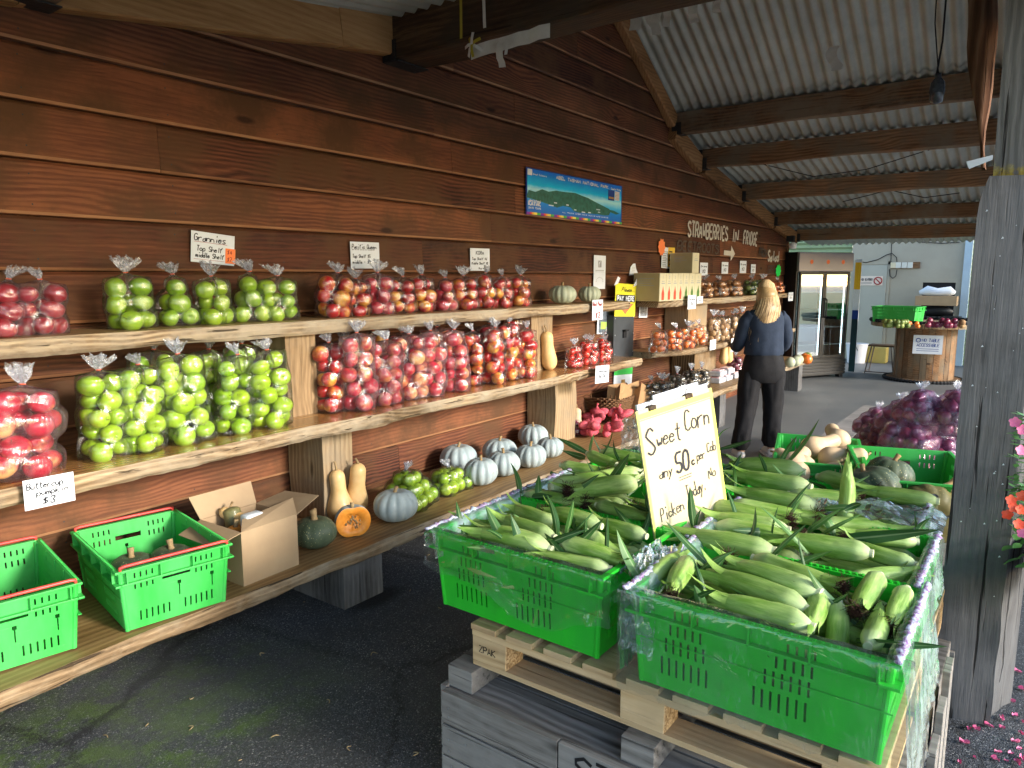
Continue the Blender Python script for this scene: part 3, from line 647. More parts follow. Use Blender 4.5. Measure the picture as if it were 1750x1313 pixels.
poster('leaflet', 'narrow blue and black leaflet pinned right of the PAY HERE sign', (1092, 543), (1106, 543), (1095, 505), [(.0, .8, 1, 1, M_blu), (.1, .05, .9, .75, M_bw)])
poster('poster', 'sky blue poster half hidden below the honesty box and above the shelf end', (1050, 612), (1079, 612), (1050, 594), [(.0, .0, 1, 1, M_sky), (.1, .0, .9, .3, M_photo)])
poster('poster', 'white poster with a green heading and corn drawing behind the paper bags', (1048, 668), (1079, 664), (1050, 626), [(.0, .62, 1, 1, M_green), (.4, .05, .6, .42, M_brn)])

# the national park panorama
t = wallcard('panorama_poster', 'long blue coastal panorama poster high on the brown wall', 'poster', (899, 366), (1062, 384), (898, 285), [], mat=M_blu, y=WY - .004, thick=.004)
o_, r_, u_ = ony(899, 366, WY - .004), ony(1062, 384, WY - .004), ony(898, 285, WY - .004); Mn = frame(o_, r_ - o_, u_ - o_); W_ = (r_ - o_).length; H_ = (u_ - o_).length
def gradmat(name, stops, axis_z):
    tt = NT(name); g = tt.n('NewGeometry'); s = tt.n('SeparateXYZ'); tt.l(g.outputs['Position'], s.inputs[0])
    f = tt.math('DIVIDE', tt.math('SUBTRACT', s.outputs[2], axis_z[0]), axis_z[1] - axis_z[0], clamp=True); n = tt.noise(tt.world(), 16, 5, .6)
    return tt.fin(tt.ramp(tt.math('ADD', f, tt.math('MULTIPLY_ADD', n, .1, -.05)), stops), .35, .5)
zb, zt = o_.z, o_.z + H_
# printed sky and sea tints of the poster itself
b = MB(); rect(b, Mn, .01 * W_, .02 * H_, .99 * W_, .98 * H_, .001); b.build('sky_print', gradmat('poster_sky', [(.08, (.0, .13, .60)), (.28, (.0, .25, .80)), (.40, (.06, .52, .88)), (.55, (.45, .85, .95)), (.66, (.0, .55, .95)), (.95, (.0, .18, .80))], (zb, zt)), t, world=True)
hp = [(.0, .36), (.02, .52), (.08, .50), (.14, .58), (.2, .55), (.27, .60), (.36, .60), (.46, .62), (.53, .58), (.6, .55), (.68, .48), (.76, .42), (.84, .36), (.86, .29), (.84, .20), (.78, .18), (.7, .19), (.6, .18), (.5, .17), (.45, .19), (.41, .27), (.34, .28), (.28, .22), (.2, .27), (.1, .32)]
b = MB(); poly(b, Mn, [(x * W_, y * H_) for x, y in hp], .002); poly(b, Mn, [(x * W_, y * H_) for x, y in [(.84, .34), (.9, .33), (.97, .27), (.93, .24), (.87, .27)]], .002); b.build('headland_print', simple('headland_print', (.015, .075, .05), (.03, .20, .16), 22, .4, bump=0), t, world=True)
b = MB()
for x, y in [(.2, .24), (.25, .31), (.37, .30), (.45, .21), (.6, .19), (.69, .29), (.71, .23), (.53, .18)]: rect(b, Mn, x * W_, y * H_, (x + R.uniform(.02, .05)) * W_, (y + .025) * H_, .003)
write(b, Mn, 'ABEL TASMAN NATIONAL PARK', W_ * .27, H_ * .865, H_ * .065, .010, jit=0, slant=0, width=W_ * .56, lift=.003)
write(b, Mn, 'KAYAK', W_ * .02, H_ * .20, H_ * .09, .014, jit=0, slant=0, width=W_ * .11, lift=.003); write(b, Mn, 'abelmtael', W_ * .02, H_ * .29, H_ * .04, .005, jit=0, width=W_ * .11, lift=.003); write(b, Mn, 'DAYS TOURS', W_ * .02, H_ * .13, H_ * .035, .004, jit=0, width=W_ * .11, lift=.003)
write(b, Mn, 'Great Outdoors', W_ * .06, H_ * .86, H_ * .035, .004, width=W_ * .12, lift=.003); write(b, Mn, 'Coastal Walks', W_ * .86, H_ * .86, H_ * .045, .005, width=W_ * .12, lift=.003)
write(b, Mn, 'ALL TRACKS WATER TAXIS WALKING HUTS CAMPING', W_ * .33, H_ * .12, H_ * .022, .003, jit=0, width=W_ * .5, lift=.003); rect(b, Mn, .01 * W_, .84 * H_, .05 * W_, .97 * H_, .003)
rect(b, Mn, .905 * W_, .60 * H_, .965 * W_, .83 * H_, .0028); b.build('white_print', M_paper, t, world=True)
b = MB(); rect(b, Mn, .825 * W_, .58 * H_, .90 * W_, .84 * H_, .003); b.build('inset_photo', M_blu, t, world=True)
b = MB(); rect(b, Mn, .835 * W_, .62 * H_, .895 * W_, .67 * H_, .004)
for i in range(6): rect(b, Mn, .91 * W_, (.62 + .035 * i) * H_, .955 * W_, (.63 + .035 * i) * H_, .004)
b.build('inset_print', M_brn, t, world=True)
mc = [flat('stripe_%s' % n_, c) for n_, c in (('yellow', (.9, .75, .1)), ('green', (.1, .5, .1)), ('purple', (.25, .05, .4)), ('red', (.8, .08, .08)), ('orange', (.9, .4, .05)))]
b = MB()
for i in range(64): rect(b, Mn, i / 64 * W_, .005 * H_, (i + 1) / 64 * W_, .055 * H_, .0035, (2, 2, 3, 4, 0, 0, 1, 1)[i % 8])
b.build('colour_bar', mc, t, world=True)

# painted on the boards
t = thing('painted_lettering', 'cream letters STRAWBERRIES IN FRIDGE painted on the wall with an arrow below', 'lettering', ony(1173, 400, WY))
def wl(b, txt, p0, p1, ph, lw, seed=1, jit=.12, slant=.05):
    o_ = ony(*p0, 3.355); r_ = ony(*p1, 3.355); u_ = ony(*ph, 3.355); M_ = frame(o_, r_ - o_, (0, 0, 1)); write(b, M_, txt, 0, 0, (u_ - o_).length, lw, jit=jit, slant=slant, width=(r_ - o_).length, seed=seed, lift=.002)
b = MB(); wl(b, 'STRAWBERRIES', (1175, 404), (1244, 412), (1174, 378), .03); wl(b, 'IN', (1250, 413), (1262, 415), (1250, 391), .03); wl(b, 'FRIDGE', (1270, 417), (1294, 420), (1270, 395), .034)
b.build('letters', M_chalk, t, world=True)
b = MB(); o_ = ony(1237, 432, 3.355); r_ = ony(1256, 434, 3.355); M_ = frame(o_, r_ - o_, (0, 0, 1)); W_ = (r_ - o_).length
poly(b, M_, [(0, -.03), (W_ * .62, -.03), (W_ * .62, -.10), (W_, 0), (W_ * .62, .10), (W_ * .62, .03), (0, .03)], .002); b.build('arrow', M_chalk, t, world=True)
t = thing('painted_lettering', 'word Salad painted in cream near the fridge end of the wall', 'lettering', ony(1312, 445, WY))
b = MB(); wl(b, 'Salad', (1312, 446), (1331, 447), (1312, 428), .035); b.build('letters', M_chalk, t, world=True)
t = thing('painted_lettering', 'faded painted words barely showing under the strawberries lettering', 'lettering', ony(1160, 430, WY))
b = MB(); wl(b, 'BEETROOTS', (1157, 428), (1229, 434), (1157, 411), .02, jit=.3); wl(b, 'FRESH', (1297, 436), (1311, 440), (1297, 424), .03, jit=.3); wl(b, 'GREENS', (1312, 468), (1331, 468), (1312, 454), .02); b.build('letters', M_fade, t, world=True)
b = MB()
t = thing('star_ticket', 'bright green star shaped price ticket at the far end of the wall', 'ticket', ony(1329, 462, WY))
o_ = ony(1330, 463, 3.35); M_ = frame(o_, (1, 0, 0), (0, 0, 1)); poly(b, M_, [(.13 * (1 + .15 * (-1) ** i) * math.cos(i * math.pi / 9), .09 * (1 + .15 * (-1) ** i) * math.sin(i * math.pi / 9)) for i in range(18)], .003); b.build('ticket', flat('green_ticket', (.02, .75, .12)), t, world=True)
for (px, py, w2, h2, lab) in [(1196, 471, 13, 22, 'above the boxed sauces'), (1233, 468, 11, 20, 'above the first onion bags'), (1264, 467, 11, 21, 'above the green vegetable bags'), (1283, 467, 8, 15, 'nearest the painted arrow tip, smallest of the row')]:
    wallcard('price_card', 'small white price slip on the wall ' + lab, 'sign', (px, py), (px + w2, py), (px, py - h2), [('Onions', .1, .65, .14, .03, .8), ('$3', .3, .2, .25, .04, .4)], group='price slips on the far wall')
for (px, py, w2, h2, y_, lab) in [(1175, 529, 14, 24, 2.97, 'hanging under the boxed sauces'), (1191, 519, 10, 12, 2.98, 'clipped to the far top shelf, small and red lettered'), (1213, 599, 10, 17, 2.86, 'on the far middle shelf beside the post'), (1249, 602, 13, 23, 2.84, 'on the far middle shelf beside the woman'), (1347, 515, 8, 15, 2.98, 'hanging at the far shelf end beside the fridge')]:
    o_ = ony(px, py, y_); r_ = ony(px + w2, py, y_); u_ = ony(px, py - h2, y_)
    card('price_card', 'small white price slip ' + lab, 'sign', frame(o_, (1, 0, 0), (0, 0, 1)), (r_ - o_).x, u_.z - o_.z, [('Onions', .15, .65, .12, .025, .7), ('$4', .3, .25, .25, .04, .4)], group='price slips on the far shelves')

# ------------------------------------------------------------------ fruit
def fruitmat(name, fn, rough=.28, coat=.35):
    t = NT(name); return t.fin(fn(t), rough, .5, t.bump(t.noise(t.obj(), 90, 2), .05, .001), Coat_Weight=coat, Coat_Roughness=.12)
def f_green(t):
    o = t.orand(); v = t.obj(off=t.xyz(o, o, o)); n = t.noise(v, 12, 4); sp = t.voro(v, 230)
    c = t.mix(n, (.14, .31, .008), (.26, .44, .018)); c = t.mix(t.math('MULTIPLY', o, .6), c, (.36, .48, .02))
    c = t.mix(t.ramp(sp, [(.12, .5), (.2, 0)]), c, (.45, .55, .2))
    s = t.n('SeparateXYZ'); t.l(t.obj(), s.inputs[0]); return t.mix(t.ramp(t.math('ABSOLUTE', s.outputs[2]), [(.018, 0), (.034, .0)]), c, (.3, .4, .05))
def f_red(y1=(.70, .36, .05), r1=(.42, .006, .012), lo=.38, hi=.52):
    def g(t):
        o = t.orand(); of = t.xyz(t.math('MULTIPLY', o, 9), t.math('MULTIPLY', o, 5), o); v = t.obj(off=of); n = t.noise(v, 11, 3, .5); st = t.noise(t.obj(scale=(60, 60, 6), off=of), 2.2, 4, .7)
        f = t.math('ADD', n, t.math('MULTIPLY_ADD', st, .25, -.12)); f = t.math('ADD', f, t.math('MULTIPLY_ADD', o, .16, -.08))
        c = t.ramp(f, [(lo - .04, y1), (lo + .05, tuple(a * .45 + b_ * .55 for a, b_ in zip(y1, r1))), (hi, r1), (.8, tuple(x * .7 for x in r1))])
        return t.mix(t.ramp(t.voro(v, 200), [(.1, .35), (.2, 0)]), c, (.7, .4, .2))
    return g
M_gap = fruitmat('granny_apple', f_green); M_rap = fruitmat('red_apple', f_red()); M_pap = fruitmat('pink_apple', f_red((.72, .42, .14), (.46, .015, .04), .34, .50)); M_dap = fruitmat('dark_red_apple', f_red((.5, .1, .06), (.36, .008, .02), .2, .4))
M_stem = simple('stem_brown', (.12, .07, .03), (.05, .03, .015), 60, .8)
def apple_me(name, mt, r=.044, sq=.92):
    b = MB(); pr = []
    for i in range(13):
        a = math.pi * i / 12; rr = math.sin(a); z = -math.cos(a)
        dz = .22 * math.exp(-(rr / .30) ** 2) * (1 if z > 0 else -.7)
        pr.append((r * rr * (1.0 + .05 * z), r * (z * sq - dz)))
    b.lathe(pr, 18, rf=lambda a, q, z: 1 + .018 * math.sin(5 * a) * (1 if z < 0 else .5))
    b.cm = 1; b.tube([(0, 0, r * .62), (.002, .001, r * .85), (.005, .002, r * 1.04)], [.0012, .001, .0015], 5)
    me = b.build(name, [mt, M_stem], None, smooth=True); COL.objects.unlink(me); return me.data
AP = {'g': apple_me('apple', M_gap), 'r': apple_me('apple', M_rap), 'p': apple_me('apple', M_pap), 'd': apple_me('apple', M_dap)}
def ball_me(name, mt, r, sq=1, tip=.15):
    b = MB(); pr = [(r * math.sin(math.pi * i / 10), -r * sq * math.cos(math.pi * i / 10) + r * tip * (i / 10) ** 8 * 3) for i in range(11)]
    b.lathe(pr, 14); me = b.build(name, [mt], None, smooth=True); COL.objects.unlink(me); return me.data
M_onion = fruitmat('onion_skin', f_red((.60, .32, .10), (.38, .15, .035), .3, .6), .35, .2); M_red_on = fruitmat('red_onion_skin', f_red((.42, .08, .12), (.16, .012, .05), .3, .55), .3, .3)
M_mand = fruitmat('mandarin_skin', f_red((.85, .33, .04), (.75, .14, .02), .3, .6), .4, .2); M_pot = fruitmat('potato_skin', f_red((.50, .34, .16), (.32, .18, .08), .3, .6), .7, 0); M_mush = fruitmat('dark_veg', f_red((.10, .07, .03), (.025, .02, .012), .3, .6), .35, .3); M_leafv = fruitmat('pale_green_veg', f_red((.35, .40, .10), (.10, .16, .03), .35, .6), .5, .1)
M_toma = fruitmat('tomato_skin', f_red((.7, .08, .02), (.55, .02, .015), .2, .5), .2, .4)
AP.update(o=ball_me('onion', M_onion, .038, .9), n=ball_me('red_onion', M_red_on, .038, .9), m=ball_me('mandarin', M_mand, .036, .85, 0), t=ball_me('potato', M_pot, .036, .8, 0), k=ball_me('kiwifruit', M_mush, .03, 1.1, 0), v=ball_me('courgette', M_leafv, .036, 1.3, 0), s=ball_me('tomato', M_toma, .034, .85, 0))
KN = {'g': 'apple', 'r': 'apple', 'p': 'apple', 'd': 'apple', 'o': 'onion', 'n': 'red_onion', 'm': 'mandarin', 't': 'potato', 'k': 'kiwifruit', 'v': 'vegetable', 's': 'tomato'}
M_film = film('clear_bag', (1, 1, 1), .035, .16, 14, streak=(1, 1, .28), bstr=.8); M_filmp = film('milky_bag', (.98, .95, .97), .12, .18, 14, hazecol=(.95, .80, .88), streak=(1, 1, .28), bstr=.9); M_tie = flat('red_tie', (.75, .12, .05)); M_knot = film('bag_neck', (.96, .97, 1), .38, .3, 40)

def pack(rows, rf, sx, sy, rr, jit=.006):
    pts = []; z = rf * .9
    for k, n in enumerate(rows):
        ph = k * math.pi / max(n, 2) + rr.uniform(-.3, .3); spread = rf * (1.18 if n >= 3 else 1.02) * (1 if n < 5 else 1.5)
        for i in range(n):
            a = ph + 2 * math.pi * i / n
            if n == 1: p = Vector((rr.uniform(-.3, .3) * rf, 0, z))
            elif n == 6: p = Vector((0, 0, z)) if i == 5 else Vector((sx * rf * 1.85 * math.cos(a * 6 / 5), sy * rf * 1.85 * math.sin(a * 6 / 5), z))
            else: p = Vector((sx * spread * math.cos(a), sy * spread * math.sin(a), z))
            pts.append(p + Vector((rr.uniform(-jit, jit), rr.uniform(-jit, jit), rr.uniform(-jit, jit))))
        z += rf * (1.62 if n > 2 else 1.55)
    return pts
def film_me(pts, rf, seed, neck=.05, nt_=44, nz=30):
    zs0, zs1 = .001, max(p.z for p in pts) + rf * .98; G = np.zeros((nz, nt_)); c = sum(pts, Vector()) / len(pts)
    for i in range(nz):
        z = zs0 + (zs1 - zs0) * i / (nz - 1)
        for j in range(nt_):
            a = 2 * math.pi * j / nt_; u = (math.cos(a), math.sin(a)); best = .012
            for p in pts:
                h = (rf + .003) ** 2 - (z - p.z) ** 2
                if h <= 0: continue
                ax, ay = p.x - c.x, p.y - c.y; t_ = ax * u[0] + ay * u[1]; pr = ax * u[1] - ay * u[0]
                if h > pr * pr: best = max(best, t_ + math.sqrt(h - pr * pr))
            G[i, j] = best
    raw = G.copy()
    for _ in range(2):
        H = G.copy()
        for di in (-1, 0, 1):
            for dj in (-1, 0, 1):
                S = np.roll(G, dj, 1)
                if di: S = np.vstack([S[:1], S[:-1]]) if di > 0 else np.vstack([S[1:], S[-1:]])
                H = np.maximum(H, S * .985)
        G = H
    for _ in range(2):
        up_ = np.vstack([G[:1], G[:-1]]); dn = np.vstack([G[1:], G[-1:]])
        G = (G * 2 + np.roll(G, 1, 1) + np.roll(G, -1, 1) + up_ + dn) / 6
    G = np.maximum(G, raw + .0015)
    rr = random.Random(seed); b = MB(); rows = []
    cr = [(rr.randint(3, 9), rr.uniform(0, 6), rr.uniform(-30, 30)) for _ in range(3)]
    for i in range(nz):
        z = zs0 + (zs1 - zs0) * i / (nz - 1); row = []
        for j in range(nt_):
            a = 2 * math.pi * j / nt_; r_ = G[i, j] + .0016 * sum(abs(math.sin(k * a / 2 + p + z * q)) ** 5 for k, p, q in cr)
            row.append(Vector((c.x + r_ * math.cos(a), c.y + r_ * math.sin(a), z)))
        rows.append(row)
    top = Vector((c.x + rr.uniform(-.01, .01), c.y + rr.uniform(-.01, .01), zs1 + neck * .45)); last = rows[-1]
    for t_ in (.35, .7, .95):
        rows.append([p.lerp(top + (p - c).normalized() * .0 + Vector((math.cos(j) * .008, math.sin(j) * .008, 0)), t_ ** .6) for j, p in enumerate(last)])
        for j in range(nt_): rows[-1][j].z = zs1 + (top.z - zs1) * t_ + .004 * math.sin(j * 2.3) * (1 - t_)
    b.grid([[Vector((c.x, c.y, zs0))] * nt_] + rows, close=True)
    o = b.build('film', [M_film], None, smooth=True); COL.objects.unlink(o)
    # neck: red twist and a crumpled tuft
    k = MB()
    for q in range(2):
        rws = []; tz = rr.uniform(.7, 1.5); lean = Vector((rr.uniform(-.9, .9), rr.uniform(-.6, .6), 1)).normalized() * neck * tz
        for i in range(5):
            t_ = i / 4; rws.append([top + lean * t_ + Vector((math.cos(2 * math.pi * j / 16) * (.006 + .020 * t_ ** .8 * tz) * (1 + .35 * math.sin(j * 2.7 + q * 2 + t_ * 3 + seed) + .3 * math.sin(j * .8 + seed * 1.7)), math.sin(2 * math.pi * j / 16) * (.005 + .011 * t_) * (1 + .5 * math.sin(j * 3.3 + q)), .01 * t_ * math.sin(j * 1.9 + q)) ) for j in range(16)])
        k.grid(rws, close=True)
    ko = k.build('bag_neck', [M_knot], None, smooth=False); COL.objects.unlink(ko)
    tb = MB(); tb.tube([top + Vector((math.cos(a) * .008, math.sin(a) * .007, rr.uniform(-.001, .001))) for a in [i * math.pi / 4 for i in range(9)]], .0022, 5); to = tb.build('twist_tie', [M_tie], None); COL.objects.unlink(to)
    return o.data, ko.data, to.data, zs1 + neck * 1.4
VAR = {}
def variant(kind, seed):
    key = (kind, seed)
    if key not in VAR:
        rr = random.Random(hash(kind) % 7 + seed * 13 if False else seed * 13 + len(kind))
        rows, rf, sx, sy, nk = {'tall': ([3, 3, 3, 3, 2], .044, 1.15, .80, .045), 'talls': ([3, 2, 3, 2, 2], .044, 1.1, .85, .045), 'small': ([3, 2, 1 + seed % 2], .044, 1.2, .8, .05), 'mid': ([3, 3, 2], .044, 1.15, .85, .05), 'big': ([5, 4, 5, 3], .044, 1.1, .9, .05), 'round': ([6, 5, 3], .038, 1.15, 1.0, .05), 'pot': ([4, 4, 4, 3], .036, 1.15, .8, .05), 'red': ([4, 3, 2], .034, 1.2, .85, .04)}[kind]
        pts = pack(rows, rf, sx, sy, rr); VAR[key] = (pts, film_me(pts, rf, seed, nk))
    return VAR[key]
def bag(name, label, cat, group, kind, seed, loc, rz, fruit, scale=1.0, fm=None, lean=(0, 0), skipfruit=0):
    pts, (fme, kme, tme, top) = variant(kind, seed); t = thing(name, label, cat, loc, rz, group)
    t.rotation_euler = (lean[0], lean[1], rz); rb = random.Random(seed * 7 + int(abs(loc[0]) * 971)); t.scale = (scale * rb.uniform(1.0, 1.16), scale * rb.uniform(.98, 1.08), scale * rb.uniform(.90, 1.03))
    if kind in ('tall', 'talls', 'mid', 'small', 'big') and lean == (0, 0): t.rotation_euler = (rb.uniform(-.05, .09), rb.uniform(-.12, .12), rz)
    rr = random.Random(seed * 31 + int(abs(loc[0]) * 100))
    for i, p in enumerate(pts):
        o = bpy.data.objects.new(KN[fruit], AP[fruit]); COL.objects.link(o); o.parent = t; o.location = p
        o.rotation_euler = (rr.uniform(-1.9, 1.9), rr.uniform(-1.9, 1.9), rr.uniform(0, 6.28)); k = rr.uniform(.86, 1.07); o.scale = (k, k * rr.uniform(.95, 1.03), k * rr.uniform(.92, 1.04))
    for nm, me, mt in (('film', fme, fm), ('bag_neck', kme, None), ('twist_tie', tme, None)):
        o = bpy.data.objects.new(nm, me); COL.objects.link(o); o.parent = t
        if mt is not None: o.material_slots[0].link = 'OBJECT'; o.material_slots[0].material = mt
    return t

# green apples: (px of centre, plane y, kind, variant, words)
def shelfbag(px, py, y, z, *a, **k):
    p = ony(px, py, y); return (p.x, y, z)
GA = 'clear bags of green apples'; RA = 'clear bags of red apples'
for i, (px, y, kd, sd, wds) in enumerate([
    (224, 3.17, 'mid', 1, 'leftmost on the top shelf'), (300, 3.2, 'small', 2, 'second on the top shelf'), (365, 3.18, 'small', 3, 'third on the top shelf, below the Grannies card'), (424, 3.2, 'small', 4, 'fourth on the top shelf'), (474, 3.18, 'mid', 5, 'at the right end of the top shelf row')]):
    bag('apple_bag', 'small clear bag of green apples, ' + wds, 'bag of apples', GA, kd, sd, shelfbag(px, 520, y, TZ), R.uniform(-.3, .5), 'g', 1.0)
for i, (px, y, kd, sd, wds, rz) in enumerate([
    (171, 3.00, 'talls', 1, 'leftmost on the middle shelf', .2), (241, 2.98, 'tall', 2, 'second on the middle shelf, drooping', .5), (322, 2.99, 'tall', 3, 'third on the middle shelf', .1), (398, 3.0, 'tall', 4, 'fourth on the middle shelf', .6), (464, 2.97, 'tall', 5, 'standing against the timber upright', .2),
    (268, 3.2, 'tall', 6, 'behind the second and third bags', .2), (350, 3.22, 'tall', 1, 'behind the third and fourth bags', .9), (417, 3.22, 'tall', 3, 'at the back beside the upright', .4)]):
    bag('apple_bag', 'tall clear bag of green apples, ' + wds, 'bag of apples', GA, kd, sd, shelfbag(px, 700, y, MZ), rz, 'g', 1.0 if kd == 'tall' else .98)
for px, y, kd, sd, wds in [(8, 3.15, 'small', 6, 'cut by the left edge on the top shelf'), (72, 3.15, 'mid', 7, 'on the top shelf left of the green ones')]:
    bag('apple_bag', 'small bag of dark red apples, ' + wds, 'bag of apples', RA, kd, sd, shelfbag(px, 540, y, TZ), .3, 'd', .92, M_filmp)
bag('apple_bag', 'tall slumped bag of red apples at the left edge of the middle shelf', 'bag of apples', RA, 'big', 8, shelfbag(22, 720, 2.98, MZ), .3, 'p', 1.08, M_filmp)
for i, (px, y, kd, sd, fr, wds) in enumerate([
    (566, 3.17, 'mid', 2, 'r', 'first of the top shelf row'), (608, 3.18, 'mid', 3, 'r', 'second along the top shelf, below the Pacific Queen card'), (645, 3.2, 'small', 1, 'p', 'third in the top shelf row with a wide loose neck'), (682, 3.18, 'mid', 4, 'r', 'fourth in the top shelf row'),
    (720, 3.17, 'mid', 5, 'r', 'fifth in the top shelf row'), (757, 3.2, 'small', 2, 'p', 'sixth in the top shelf row'), (797, 3.16, 'mid', 1, 'r', 'below the Kora card at its left'), (826, 3.18, 'mid', 6, 'r', 'below the Kora card at its right'), (856, 3.17, 'mid', 2, 'r', 'last but one of the top shelf row'), (885, 3.2, 'small', 3, 'r', 'last along the top shelf before the pale pumpkins')]):
    bag('apple_bag', 'small bag of red apples, ' + wds, 'bag of apples', RA, kd, sd, shelfbag(px, 500, y, TZ), R.uniform(-.4, .6), fr, .97, M_filmp if fr == 'p' else None)
for i, (px, y, kd, sd, fr, sc_, wds) in enumerate([
    (563, 3.05, 'talls', 2, 'r', .98, 'directly right of the first upright'), (614, 2.97, 'tall', 1, 'p', 1.05, 'milky and wide, second from the first upright'), (657, 2.98, 'tall', 4, 'p', 1.02, 'third from the first upright'), (703, 2.99, 'tall', 2, 'p', 1.0, 'fourth from the first upright'),
    (735, 2.97, 'tall', 5, 'p', 1.06, 'milky and leaning, fifth from the first upright'), (778, 2.98, 'talls', 3, 'p', 1.04, 'milky, in the middle of the middle shelf'), (806, 3.06, 'talls', 4, 'r', .98, 'glossy and orange red'), (843, 2.98, 'tall', 3, 'r', 1.0, 'bright with a yellow apple at its foot'),
    (872, 3.0, 'tall', 6, 'r', 1.02, 'next to last before the second upright'), (898, 2.97, 'talls', 5, 'r', 1.0, 'last before the second upright'), (590, 3.2, 'tall', 3, 'r', 1.0, 'at the back behind the first milky bag'), (640, 3.22, 'tall', 6, 'r', 1.02, 'at the back with its head above the third bag'),
    (690, 3.22, 'tall', 1, 'r', 1.0, 'at the back behind the fourth bag'), (750, 3.2, 'tall', 2, 'p', 1.04, 'at the back behind the leaning milky bag'), (838, 3.2, 'tall', 4, 'd', 1.05, 'dark, at the back near the second upright'), (876, 3.22, 'tall', 5, 'r', 1.05, 'at the very back beside the second upright')]):
    bag('apple_bag', 'tall bag of red apples, ' + wds, 'bag of apples', RA, kd, sd, shelfbag(px, 640, y, MZ), R.uniform(-.5, .7), fr, sc_, M_filmp if fr == 'p' else None, (R.uniform(-.05, .03), R.uniform(-.03, .03)))
for px, y, wds in [(981, 2.98, 'nearest the butternut'), (1008, 2.97, 'in the middle of the group'), (1032, 3.0, 'at the right end'), (1000, 3.14, 'at the back left'), (1028, 3.16, 'at the back right')]:
    bag('tomato_bag', 'small clear bag of red tomatoes at the shelf end, ' + wds, 'bag of tomatoes', 'bags of tomatoes', 'red', int(px) % 4, shelfbag(px, 600, y, MZ), R.uniform(-.4, .4), 's', .98)
# far shelves
def far(px, y, z, kd, sd, fr, sc_, lab, grp, cat, nm): bag(nm, lab, cat, grp, kd, sd, shelfbag(px, 500, y, z), R.uniform(-.6, .6), fr, sc_)
for px, wds in [(1203, 'half hidden by the boxed sauces'), (1229, 'largest, in the middle'), (1254, 'left of the green vegetables')]: far(px, 3.14, 1.405, 'round', px % 3, 'o', 1.02, 'clear bag of brown onions on the far top shelf, ' + wds, 'bags of brown onions', 'bag of onions', 'onion_bag')
for px, wds in [(1284, 'above the woman at left'), (1303, 'just above her hair')]: far(px, 3.14, 1.405, 'round', px % 3, 'v', 1.0, 'clear bag of pale green vegetables on the far top shelf, ' + wds, 'bags of green vegetables', 'bag of vegetables', 'vegetable_bag')
far(1328, 3.14, 1.405, 'round', 2, 'm', .95, 'clear bag of orange fruit at the fridge end of the far top shelf', None, 'bag of fruit', 'fruit_bag')
for px, y, wds in [(1128, 3.0, 'leftmost'), (1153, 2.99, 'second'), (1175, 3.0, 'third, in front of the post'), (1199, 3.0, 'right of the post')]: far(px, y, .905, 'mid', px % 5 + 1, 'm', .98, 'clear bag of orange mandarins on the far middle shelf, ' + wds, 'bags of mandarins', 'bag of mandarins', 'mandarin_bag')
for px, y, wds in [(1222, 3.04, 'nearest the post'), (1238, 2.99, 'second from the post'), (1254, 3.0, 'third from the post'), (1270, 3.02, 'beside the woman'), (1230, 3.2, 'at the back near the post'), (1262, 3.2, 'at the back beside the woman')]: far(px, y, .905, 'pot', px % 3, 't', 1.1, 'clear bag of pale potatoes on the far middle shelf, ' + wds, 'bags of potatoes', 'bag of potatoes', 'potato_bag')
for px, y, wds in [(1118, 3.0, 'leftmost'), (1138, 2.93, 'second'), (1162, 2.95, 'third'), (1186, 3.0, 'fourth'), (1204, 2.97, 'nearest the post')]: far(px, y, .445, 'round', px % 3, 'k', 1.0, 'clear bag of dark kiwifruit on the far bench, ' + wds, 'bags of kiwifruit', 'bag of kiwifruit', 'kiwifruit_bag')
far(1262, 3.1, .445, 'round', 1, 'n', 1.0, 'clear bag of dark red onions on the far bench beside the woman', None, 'bag of onions', 'onion_bag')
# ------------------------------------------------------------------ pumpkins and gourds
def f_skin(c1, c2, spot=None, stripe=None):
    def g(t):
        v = t.obj(); n = t.noise(v, 14, 6, .65); c = t.mix(t.ramp(n, [(.35, 0), (.65, 1)]), c1, c2)
        if spot:
            s = t.voro(t.vadd(v, t.xyz(0, 0, t.orand())), 85); nn = t.noise(v, 26, 3); c = t.mix(t.ramp(t.math('ADD', s, t.math('MULTIPLY', nn, .5)), [(.36, 1), (.46, 0)]), c, spot)
        scar = t.noise(t.vadd(v, t.xyz(t.orand(), 3, 1)), 9, 7, .75, 1.5); return t.mix(t.ramp(scar, [(.66, 0), (.72, .7)]), c, (.30, .22, .13))
    return g
def pumpmat(name, fn, rough=.55):
    t = NT(name); return t.fin(fn(t), rough, .35, t.bump(t.noise(t.obj(), 60, 4, .6), .12, .002), Coat_Weight=.08)
M_grey = pumpmat('grey_pumpkin', f_skin((.31, .39, .41), (.42, .48, .48))); M_pale = pumpmat('pale_pumpkin', f_skin((.36, .40, .28), (.44, .46, .34))); M_butc = pumpmat('green_pumpkin', f_skin((.055, .085, .05), (.10, .13, .08), (.40, .38, .18)))
M_brownp = pumpmat('brown_green_pumpkin', f_skin((.12, .12, .045), (.20, .17, .07), (.30, .24, .10))); M_butn = pumpmat('butternut', f_skin((.66, .42, .17), (.74, .50, .24))); M_butp = pumpmat('pale_butternut', f_skin((.62, .44, .26), (.70, .53, .34)))
M_flesh = simple('orange_flesh', (.82, .34, .05), (.70, .22, .02), 40, .4, .5, .4); M_cork = simple('corky_stem', (.42, .30, .15), (.22, .14, .07), 50, .85, .2, .6)
